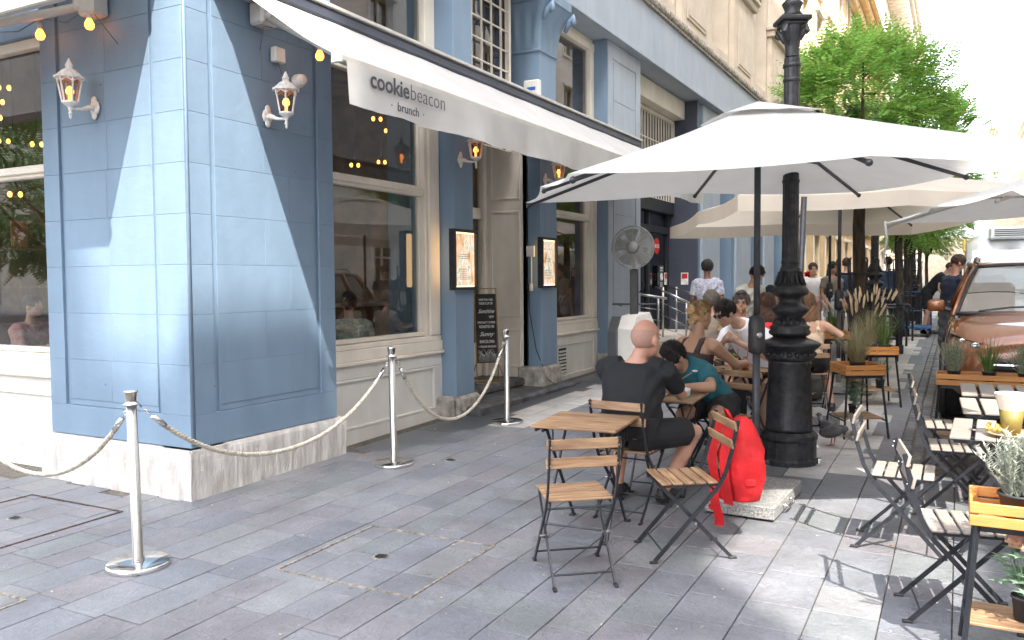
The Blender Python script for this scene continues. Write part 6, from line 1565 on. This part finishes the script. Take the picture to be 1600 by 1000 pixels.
# 3 blonde woman
def clasp(t, T, V):
    b = MB(); b.tube([T @ Vector((-.085, .03, .06)), T @ Vector((-.05, .07, .10)), T @ Vector((.05, .07, .10)), T @ Vector((.088, .0, .05)), T @ Vector((.088, -.05, .02))], .005, 6); b.build('sunglasses', M['black_plastic'], t, True)
J = sit(-2.06, 7.28, (.42, .9), .03, look=(.55, .8, -.12), elR=(-1.72, 7.42, .84), wrR=(-1.68, 7.60, .84), hdR=(-.2, .6, 0), knR=(-1.72, 7.52, .56), anR=(-1.70, 7.42, .14), knL=(-1.94, 7.68, .56), anL=(-1.9, 7.6, .14))
person('blonde woman with a bun in brown tank top and black trousers seen from behind', (-2.06, 7.28, gz(7.28)), J, 'skin_tan', 'bun', 'h_blonde', 'tank', C['brown'], botm=C['black'], bottom='trousers', vox=.009, wide=.9, extra=clasp)
# 4 man in white t-shirt with sunglasses
def shades(t, T, V):
    b = MB()
    for s_ in (-1, 1): b.ball((s_*.033, .094, .012), (.028, .007, .021), 12, 8, T); b.tube([T @ Vector((s_*.058, .09, .016)), T @ Vector((s_*.084, .04, .015)), T @ Vector((s_*.086, -.02, .008))], .0035, 6)
    b.tube([T @ Vector((-.01, .1, .016)), T @ Vector((.01, .1, .016))], .003, 6); b.build('sunglasses', M['black_plastic'], t, True, kind='stuff')
def bite(t, T, V):
    shades(t, T, V); b = MB(); b.ball((0, .115, -.075), (.016, .022, .016), 8, 6, T); b.ball((.008, .13, -.085), (.012, .012, .014), 8, 6, T); b.build('bite_of_food', M['fries'], t, True)
J = sit(-1.66, 8.45, (-.5, -.86), .16, look=(-.62, -.72, -.42), chest=(-1.76, 8.26, 1.03), neck=(-1.82, 8.18, 1.12), head=(-1.91, 8.05, 1.21), shR=(-1.95, 8.34, 1.0), shL=(-1.57, 8.20, 1.0),
        elL=(-1.53, 7.95, .86), wrL=(-1.76, 7.90, 1.0), hdL=(-.45, -.05, .35), pnL=(-.2, .6, .3), elR=(-2.08, 8.10, .87), wrR=(-1.92, 7.94, 1.0), hdR=(.3, -.15, .3), pnR=(-.1, .7, .3), knL=(-1.58, 8.02, .58), knR=(-1.86, 7.96, .58), anL=(-1.62, 8.06, .16), anR=(-1.9, 8.06, .16), curlL=.8, curlR=.8)
for k_ in ('chest', 'neck', 'head', 'shL', 'shR'): J[k_] = J[k_]+Vector((-.07, 0, .055))
for k_ in ('wrL', 'wrR'): J[k_] = J[k_]+Vector((-.05, 0, .0))
person('dark haired man in white t-shirt and sunglasses leaning over his food', (-1.66, 8.45, gz(8.45)), J, 'skin', 'short', 'h_dark', topm=C['white'], sleeve=.68, botm=C['shorts'], blen=.7, vox=.009, extra=bite)
# 5 grey haired man facing the camera
def topshades(t, T, V):
    b = MB()
    for s_ in (-1, 1): b.ball((s_*.034, .062, .122), (.030, .014, .018), 10, 8, T)
    b.tube([T @ Vector((-.08, .02, .07)), T @ Vector((0, .072, .122)), T @ Vector((.08, .02, .07))], .004, 6); b.build('sunglasses', M['black_plastic'], t, True, kind='stuff')
J = sit(-2.30, 10.15, (.22, -1), .05, look=(.18, -1, -.14)); person('tanned man facing the camera with sunglasses pushed up on greying hair', (-2.30, 10.15, gz(10.15)), J, 'skin_tan', 'short', 'h_grey', topm=C['taupe'], sleeve=.6, botm=C['shorts'], vox=.0095, extra=topshades)
J = sit(-2.72, 10.35, (-.3, .95), .02); person('woman with grey curly hair beside the man facing the camera', (-2.72, 10.35, gz(10.35)), J, 'skin', 'curly', 'h_grey', topm=C['taupe'], botm=C['grey'], bottom='trousers', vox=.013)
J = standing(-2.72, 11.9, (.8, -.5), 1.72, .20, look=(.75, -.5, -.55)); person('black haired man in cream shirt bending over the tables', (-2.72, 11.9, gz(11.9)), J, 'skin_tan', 'short', 'h_dark', topm=C['cream'], sleeve=.6, botm=C['denim'], bottom='trousers', vox=.012)
J = sit(-1.90, 9.62, (-.3, .95), .0); person('woman with long reddish brown hair in a red top seen from behind', (-1.90, 9.62, gz(9.62)), J, 'skin', 'long', 'h_brown', topm=C['red'], sleeve=.4, botm=C['black'], bottom='trousers', vox=.012)
J = sit(-2.55, 12.2, (.4, -.9), .05, look=(.5, -.8, -.1)); person('red faced bald man at the back table right of the umbrella pole', (-2.55, 12.2, gz(12.2)), J, 'skin_red', 'buzz', 'h_grey', topm=C['grey'], botm=C['shorts'], vox=.013)
J = sit(-2.48, 12.9, (-.3, .9), .05); person('person in dark cap seated at the back next to the lamp post', (-2.48, 12.9, gz(12.9)), J, 'skin', 'cap', 'h_dark', topm=C['navy'], botm=C['grey'], bottom='trousers', vox=.014)
J = standing(-3.72, 13.9, (-.3, .95), 1.74); person('man in white floral shirt standing with his back to the camera by the entrance', (-3.72, 13.9, gz(13.9)), J, 'skin_dark', 'curly', 'h_dark', topm=C['floral'], sleeve=.75, botm=C['grey'], bottom='trousers', vox=.013)
J = sit(-1.46, 9.72, (-.35, .94), .06, elR=(-1.12, 9.72, .98), wrR=(-1.18, 9.95, .95), knR=(-1.34, 10.05, .62), anR=(-1.22, 9.75, .2)); person('long haired blonde woman in beige top behind the lamp post', (-1.46, 9.72, gz(9.72)), J, 'skin_tan', 'long', 'h_light', 'tank', C['beige'], botm=C['shorts'], blen=.7, vox=.011)
J = standing(-2.62, 17.9, (.3, -1), 1.66); person('woman in white t-shirt and pale pink trousers walking toward the camera', (-2.62, 17.9, gz(17.9)), J, 'skin', 'short', 'h_brown', topm=C['white'], sleeve=.6, botm=C['pink'], bottom='trousers', vox=.014)
far = [(-2.95, 17.3, (-.2, 1), 'man in dark t-shirt half hidden behind the leaning pole', 'skin', 'short', 'h_dark', C['navy'], C['grey'], 'trousers', 1.72),
       (-2.26, 18.0, (.7, -.6), 'dark haired woman with bare shoulders and white shorts near the tree guard', 'skin_tan', 'long', 'h_dark', C['taupe'], C['denim'], 'shorts', 1.68),
       (-2.12, 19.2, (-.2, 1), 'man in dark navy t-shirt with his back to the camera by the tree', 'skin', 'short', 'h_brown', C['navy'], C['grey'], 'trousers', 1.76),
       (-1.78, 18.7, (-.9, -.3), 'brown haired woman in dark green top right of the tree trunk', 'skin', 'long', 'h_brown', C['green'], C['shorts'], 'trousers', 1.74),
       (-1.42, 20.9, (-.2, 1), 'man in slate blue t-shirt seen from behind near the second lamp post', 'skin', 'short', 'h_dark', C['blue'], C['navy'], 'trousers', 1.78)]
for (x, y, f_, lb, sk, hr, hm, tm, bm, bt, h_) in far:
    person(lb, (x, y, gz(y)), standing(x, y, f_, h_), sk, hr, hm, topm=tm, sleeve=.6, botm=bm, bottom=bt, vox=.016, group='people standing farther down the pavement')
J = standing(-.62, 21.2, (.95, -.1), 1.76, .30, look=(.9, 0, -.4)); person('man in black t-shirt and shorts bending beside the blue trolley', (-.62, 21.2, gz(21.2)), J, 'skin', 'buzz', 'h_brown', topm=C['black'], botm=C['shorts'], vox=.014, group='people by the parked vehicles')
J = standing(-.10, 13.9, (.7, .5), 1.78, .06, look=(.7, .3, -.45)); person('brown haired man in dark t-shirt standing between the car and the van', (-.10, 13.9, gz(13.9)), J, 'skin_red', 'short', 'h_brown', topm=C['navy'], botm=C['grey'], bottom='trousers', vox=.013, group='people by the parked vehicles')
# guests inside the cafe
def inside(x, y, f_, lb, top, hair='bun', hm='h_dark'):
    J = sit(x, y, f_, .04); dz = .15-gz(y)
    for k, v in J.items():
        if k[:2] in ('pe', 'ch', 'ne', 'he', 'sh', 'hi', 'kn', 'an', 'el', 'wr'): J[k] = Vector(v)+Vector((0, 0, dz))
    person(lb, (x, y, .15), J, 'skin', hair, hm, topm=top, sleeve=.9, botm=C['shorts'], bottom='trousers', vox=.013, group='guests behind the cafe windows')
    c = dup(base_chair, x, y, FA(*f_), 'folding chair inside the cafe under the guest in the '+('rose dress' if x < -7 else 'dotted blouse' if y > 7 else 'cream top'), z=.15, tilt=False); return c
inside(-5.98, 7.30, (-.6, .8), 'dark haired guest in white dotted blouse behind the street window', C['dots'])
inside(-6.35, 6.35, (.2, 1), 'dark haired guest in cream top at the left edge of the street window', C['cream'], 'long')
inside(-8.9, 5.45, (.9, .3), 'guest in rose patterned dress behind the left window', C['rose'], 'short')
for (x, y, lb) in ((-6.4, 7.0, 'table inside the cafe behind the street window'), (-8.3, 5.6, 'table inside the cafe behind the left window')): dup(tb, x, y, R(10), lb, z=.15, tilt=False)
# pendant lamps in pairs inside
pend = []
for (px, py, X_) in ((593, 187, -7.0), (612, 206, -7.3), (626, 224, -7.6), (625, 249, -8.2), (600, 254, -7.9), (558, 258, -7.6), (18, 136, -9.2), (8, 158, -9.6), (3, 181, -9.4), (15, 218, -10.2), (66, 223, -9.5), (30, 300, -8.8)):
    k = (px-800)/1300; yy = X_*(.8813+.4726*k)/(.8813*k-.4726); dd_ = -.4726*X_+.8813*yy; pend.append((X_, round(yy, 2), round(1.6+(439-py)/1300*dd_, 2)))
for i, (x, y, z) in enumerate(pend):
    t = thing('pendant_lamp', 'pair of small warm bulbs hanging inside behind the '+('street' if i < 6 else 'left')+' window, '+('nearest lower', 'middle lower', 'far lower', 'nearest upper', 'middle upper', 'far upper')[i % 6]+' pair', 'pendant lamp', x, y, 0, 'paired bulbs hanging inside the cafe', z=z, tilt=False)
    MB().tube([(0, 0, 5.2-z), (0, 0, .1), (-.05, 0, .08)], .005, 4).build('cable', M['black_plastic'], t)
    for dx in (-.05, .05): MB().ball((dx*.7, dx*.7, 0), (.022, .022, .03), 10, 8).build('bulb', M['pendant_bulb'], t, True)
# furniture and pictures inside
t = thing('shelf_unit', 'dark shelves with framed pictures on the back wall of the cafe', 'shelf', -11.2, 8.5, 0, z=.15, tilt=False)
for z in (.9, 1.4, 1.9): MB().box(0, -3, z, .3, 3, z+.03).build('shelf', M['wood'], t)
rn = random.Random(9); pm = [mat('picture_print', c, .6, 0, .2, 12) for c in ((.5, .4, .3), (.3, .25, .2), (.5, .2, .1))]
for i in range(12): y = -2.8+i*.48; MB().box(.05, y, 1.95, .08, y+rn.uniform(.2, .35), 2.3).build('picture', pm[i % 3], t)
t = thing('bar_counter', 'wooden bar counter inside the cafe', 'counter', -8.8, 10.0, 0, z=.15, tilt=False); MB().box(-.3, -2.4, 0, .3, 2.4, 1.05, .01).build('front', M['wood'], t); MB().box(-.35, -2.45, 1.05, .35, 2.45, 1.1, .01).build('counter_top', M['marble'], t)
# ------------------------------------------------------------------ vehicles
def paint(name, c, metal=.3, rough=.3):
    m = mat(name, c, rough, metal, .03, 2, 0); m.node_tree.nodes['Principled BSDF'].inputs['Coat Weight'].default_value = 1; m.node_tree.nodes['Principled BSDF'].inputs['Coat Roughness'].default_value = .03; return m
M['copper'] = paint('copper_car_paint', (.23, .075, .022), .35, .32); M['van_white'] = paint('white_van_paint', (.82, .83, .84), 0, .35); M['grey_car'] = paint('dark_grey_car_paint', (.05, .055, .06), .4, .3)
M['windscreen'] = glass('windscreen_glass', (.30, .35, .35), 4.2); M['tyre'] = mat('tyre_rubber', (.02, .02, .02), .85, 0, .2, 30); M['headlight'] = glass('headlight_glass', (.7, .72, .75), 1.6); M['reflector'] = mat('headlight_reflector', (.7, .7, .72), .12, 1, .1, 30)
def hull(b, st, n=None):
    """st: list of (y, [(halfwidth,z)...]) sections from sill up to the centre line; mirrored"""
    secs = []
    for y, pr_ in st:
        ring = [(-w_, y, z) for w_, z in pr_]+[(w_, y, z) for w_, z in reversed(pr_)]
        secs.append(ring)
    o = len(b.v); m_ = len(secs[0])
    for s_ in secs: b.v += s_
    for i in range(len(secs)-1):
        for k in range(m_): a = o+i*m_+k; c = o+i*m_+(k+1) % m_; b.f.append((a, a+m_, c+m_, c))
    b.f.append(tuple(o+k for k in range(m_))); b.f.append(tuple(o+(len(secs)-1)*m_+k for k in range(m_))[::-1]); return b
def subd(o, lv=2):
    m = o.modifiers.new('s', 'SUBSURF'); m.levels = lv; m.render_levels = lv; return o
def wheel(t, x, y, r=.345, w_=.215):
    s_ = 1 if x > 0 else -1; Mx = Matrix.Translation((x, y, r)) @ Matrix.Rotation(PI/2*s_, 4, 'Y')
    ty = MB().lathe([(r*.64, -w_/2), (r*.93, -w_/2), (r, -w_/2+.03), (r, w_/2-.03), (r*.93, w_/2), (r*.64, w_/2)], 32, M=Mx).build('wheel', M['tyre'], t, True)
    b = MB(); b.lathe([(r*.66, w_/2-.10), (r*.66, w_/2-.005), (r*.60, w_/2-.005), (r*.58, w_/2-.08)], 28, M=Mx); b.lathe([(r*.18, w_/2-.06), (r*.18, w_/2-.01), (.01, w_/2)], 12, M=Mx)
    for k in range(5):
        for da in (-.12, .12):
            a = k*2*PI/5; b.bar(Mx @ Vector((r*.12*math.cos(a), r*.12*math.sin(a), w_/2-.02)), Mx @ Vector((r*.62*math.cos(a+da), r*.62*math.sin(a+da), w_/2-.02)), .022, .03)
    b.build('rim', M['steel'], ty)
def suv(name, label, x, y, pm, rails=True, group=None, rz=0, s=1.0):
    t = thing(name, label, 'car', x, y, rz, group); W = .92
    st = [(0.0, [(.50, .30), (.60, .42), (.66, .60), (.62, .76), (.35, .84), (.0, .86)]),
          (.10, [(.74, .24), (.82, .42), (.84, .62), (.78, .84), (.42, .92), (.0, .95)]),
          (.35, [(.84, .22), (.90, .45), (.91, .70), (.84, .92), (.48, 1.00), (.0, 1.03)]),
          (.75, [(.87, .22), (.92, .48), (.925, .78), (.86, .98), (.50, 1.06), (.0, 1.09)]),
          (1.20, [(.88, .22), (.92, .5), (.925, .84), (.87, 1.03), (.54, 1.11), (.0, 1.14)]),
          (1.75, [(.88, .22), (.92, .5), (.93, .86), (.885, 1.06), (.6, 1.10), (.0, 1.12)]),
          (3.3, [(.88, .22), (.92, .5), (.93, .88), (.89, 1.08), (.6, 1.10), (.0, 1.12)]),
          (4.2, [(.87, .26), (.91, .5), (.915, .9), (.87, 1.10), (.55, 1.12), (.0, 1.12)]),
          (4.45, [(.72, .36), (.80, .5), (.82, .9), (.76, 1.04), (.45, 1.06), (.0, 1.06)])]
    subd(hull(MB(), st).build('body', pm, t, True))
    # wheel arches, wheels
    for yy in (.92, 3.55):
        for s_ in (-1, 1):
            b = MB(); b.tube([(s_*.925, yy+.42*math.cos(a), .34+.42*math.sin(a)) for a in [k*PI/10 for k in range(11)]], .035, 6); b.build('wheel_arch', M['black_plastic'], t, True)
            MB().lathe([(.40, -.02), (.40, .006)], 24, M=Matrix.Translation((s_*.925, yy, .35)) @ Matrix.Rotation(PI/2*s_, 4, 'Y')).build('wheel_well', M['black_plastic'], t)
            wheel(t, s_*.86, yy)
    # cabin: roof, pillars, glass
    def cab(yb, yt, wb, wt, zb, zt): return yb
    rf = [(2.02, [(.60, 1.56), (.56, 1.605), (.35, 1.63), (.0, 1.64)]), (2.25, [(.66, 1.59), (.62, 1.64), (.38, 1.675), (.0, 1.685)]), (3.0, [(.67, 1.60), (.63, 1.655), (.38, 1.69), (.0, 1.70)]), (3.8, [(.65, 1.58), (.61, 1.63), (.36, 1.66), (.0, 1.67)]), (4.15, [(.60, 1.52), (.56, 1.57), (.34, 1.60), (.0, 1.61)])]
    rb = MB(); rb.box(-.05, 3, 1.6, .05, 3.1, 1.62) if False else None; hull(rb, rf); subd(rb.build('roof', pm, t, True))
    A0, A1 = (.82, 1.28, 1.08), (.61, 2.05, 1.585)
    for s_ in (-1, 1):
        b = MB(); b.tube([(s_*.845, 1.26, 1.06), (s_*.785, 1.52, 1.25), (s_*.715, 1.80, 1.43), (s_*.645, 2.04, 1.575)], [.026, .022, .020, .022], 8)
        b.tube([(s_*.865, 2.72, 1.06), (s_*.66, 2.78, 1.60)], .04, 6); b.tube([(s_*.865, 3.62, 1.08), (s_*.65, 3.60, 1.58)], .045, 6); b.tube([(s_*.82, 4.30, 1.08), (s_*.59, 4.12, 1.55)], .06, 6)
        b.tube([(s_*.64, 2.1, 1.595), (s_*.68, 3.0, 1.62), (s_*.64, 4.05, 1.57)], .03, 8); b.build('pillars', pm, t, True, kind='stuff')
        g_ = MB(); g_.grid(lambda u, v: (s_*(.875-.215*v), 1.45+.50*v+(4.2-.2*v-1.45-.50*v)*u, 1.07+.52*v), 8, 4); g_.build('side_window', M['windscreen'], t, True)
    def ws(u, v):
        q = 2*u-1; return (q*(.83-.21*v), 1.30+.72*v-.10*(1-q*q)*(1-v*.4), 1.075+.52*v+.02*math.sin(PI*v)+.03*(1-q*q)*(v*.5+.5))
    MB().grid(ws, 14, 8).build('windscreen', M['windscreen'], t, True)
    b = MB()
    pts = [ws(u, 0) for u in [k/10 for k in range(11)]]; b.tube([(p[0], p[1]-.006, p[2]+.006) for p in pts], .026, 6)
    for s_ in (0, 1): b.tube([ws(abs(s_-.012), v) for v in [k/6 for k in range(7)]], .022, 6)
    b.tube([ws(u, .985) for u in [k/10 for k in range(11)]], .02, 6); b.build('windscreen_seal', M['black_plastic'], t, True, kind='stuff')
    b = MB(); b.tube([(-.60, 1.23, 1.115), (-.30, 1.22, 1.16), (.1, 1.20, 1.175)], .012, 6); b.tube([(-.05, 1.22, 1.14), (.25, 1.20, 1.17), (.62, 1.24, 1.14)], .012, 6); b.build('wiper', M['black_plastic'], t, kind='stuff')
    ck = MB(); ck.box(-.80, 1.32, .98, .80, 1.95, 1.06, .02); ck.box(-.7, 2.3, .6, -.2, 2.42, 1.40, .05); ck.box(.2, 2.3, .6, .7, 2.42, 1.40, .05); ck.build('seats', M['box_grey'], t, kind='stuff')
    # mirrors
    for s_ in (-1, 1):
        b = MB(); b.box(s_*1.02-.09, 1.56, 1.09, s_*1.02+.09, 1.66, 1.22, .022); o = b.build('mirror', pm, t, True); MB().box(s_*1.02-.08, 1.64, 1.10, s_*1.02+.08, 1.68, 1.21, .02).build('mirror_back', M['black_plastic'], o, True)
        MB().tube([(s_*.87, 1.60, 1.10), (s_*.96, 1.61, 1.13)], .028, 8).build('mirror_arm', M['black_plastic'], o)
    # headlights, grille, bumper, badge, plate
    for s_ in (-1, 1):
        def hl(u, v): return (s_*(.56+.31*u), .085+.52*u*u-.015, .735+.10*u+.10*v*(1-.35*u)+.02)
        MB().grid(lambda u, v: (hl(u, v)[0], hl(u, v)[1]+.012, hl(u, v)[2]), 8, 4).build('headlight', M['reflector'], t, True)
        h = MB().grid(lambda u, v: (hl(u, v)[0]+s_*.014, hl(u, v)[1]-.02, hl(u, v)[2]+.006), 8, 4).build('headlight_lens', M['headlight'], t, True)
        b = MB()
        for (u, r_) in ((.25, .045), (.62, .038)): p = hl(u, .5); b.ball((p[0]+s_*.005, p[1]-.005, p[2]), (r_, .02, r_*.9), 12, 8)
        b.build('projector', M['chrome'], t, True, kind='stuff')
        MB().ball((s_*.66, .03, .40), (.07, .03, .04), 12, 8).build('fog_light', M['reflector'], t, True)
    b = MB(); b.box(-.50, -.025, .60, .50, .05, .72, .02); b.build('upper_grille', M['black_plastic'], t); MB().box(-.52, -.04, .645, .52, -.01, .672, .01).build('chrome_bar', M['chrome'], t)
    b = MB(); b.box(-.56, -.035, .30, .56, .05, .50, .03); b.build('lower_grille', M['black_plastic'], t); b = MB(); b.box(-.62, -.06, .20, .62, .1, .28, .02); b.build('skid_plate', M['awning_grey'], t)
    MB().ball((0, -.045, .66), (.085, .012, .035), 16, 8).build('badge', mat('oval_badge', (.02, .05, .25), .2, .3), t, True)
    pl = MB().box(-.26, -.075, .50, .26, -.06, .61, .004).build('number_plate', mat('plate_white', (.8, .8, .78), .4), t); MB().box(-.255, -.078, .505, -.215, -.0755, .605).build('plate_band', mat('plate_blue', (.01, .04, .4), .4), pl)
    if rails:
        for s_ in (-1, 1): MB().tube([(s_*.60, 2.35, 1.64), (s_*.60, 2.45, 1.70), (s_*.60, 3.8, 1.69), (s_*.60, 3.9, 1.62)], .016, 8).build('roof_rail', M['steel'], t, True)
    return t
suv('parked_car', 'copper orange compact SUV parked behind the row of potted grasses', .80, 9.25, M['copper'])
suv('parked_car', 'dark grey car parked between the orange car and the white van', .95, 14.9, M['grey_car'])
# refrigerated van
t = thing('delivery_van', 'white refrigerated delivery van with roof cooling unit', 'van', 1.05, 20.8, 0, None, tilt=False); t.scale = (.96, 1, .90)
st = [(0, [(.70, .35), (.80, .5), (.82, .75), (.76, .95), (.40, 1.02), (0, 1.04)]), (.15, [(.88, .30), (.95, .5), (.96, .85), (.90, 1.08), (.5, 1.16), (0, 1.18)]), (.7, [(.94, .30), (.99, .5), (1.0, .95), (.96, 1.22), (.55, 1.32), (0, 1.34)]), (1.0, [(.95, .3), (1.0, .6), (1.0, 1.1), (.97, 1.34), (.6, 1.40), (0, 1.42)]),
      (1.75, [(.95, .3), (1.0, .7), (1.0, 1.4), (.90, 2.15), (.6, 2.35), (0, 2.38)]), (2.4, [(.95, .3), (1.0, .7), (1.0, 1.6), (.93, 2.4), (.65, 2.60), (0, 2.63)]), (5.6, [(.95, .3), (1.0, .7), (1.0, 1.6), (.93, 2.4), (.65, 2.60), (0, 2.63)]), (5.8, [(.92, .4), (.96, .7), (.96, 1.6), (.90, 2.35), (.6, 2.5), (0, 2.52)])]
hull(MB(), st).build('body', M['van_white'], t, True)
MB().grid(lambda u, v: ((2*u-1)*(.86-.06*v), .97+.60*v-.06*(1-(2*u-1)**2), 1.40+.74*v), 10, 6).build('windscreen', M['windscreen'], t, True)
b = MB(); b.box(-.46, 1.55, 2.42, .46, 2.3, 2.74, .05)
b.build('cooling_unit', M['van_white'], t)
for i in range(4): MB().box(-.34, 1.535, 2.50+i*.05, .34, 1.548, 2.525+i*.05).build('grille_slat', M['box_grey'], t)
for s_ in (-1, 1):
    MB().box(s_*1.02-.09*(s_ < 0)-.0*(s_ > 0), 1.1, 1.42, s_*1.02+.09*(s_ > 0)+.0, 1.2, 1.80, .03).build('mirror', M['black_plastic'], t)
    MB().grid(lambda u, v: (s_*(1.003-.07*v), 1.30+.28*v+(2.1-1.30-.28*v)*u, 1.42+.55*v), 4, 3).build('side_window', M['windscreen'], t)
    MB().box(s_*.90-.14, .05, .78, s_*.90+.06, .3, 1.0, .03).build('headlight', M['reflector'], t)
    wheel(t, s_*.88, 1.0); wheel(t, s_*.88, 4.6)
MB().box(-.6, -.03, .55, .6, .02, .78, .02).build('grille', M['black_plastic'], t)
MB().tube([(-.97, 1.75, 2.12), (-.98, 2.4, 2.44), (-.98, 5.6, 2.44)], .03, 6).build('yellow_edge', mat('yellow_stripe', (.7, .45, .05), .5), t)
D.scenes.remove(TS)
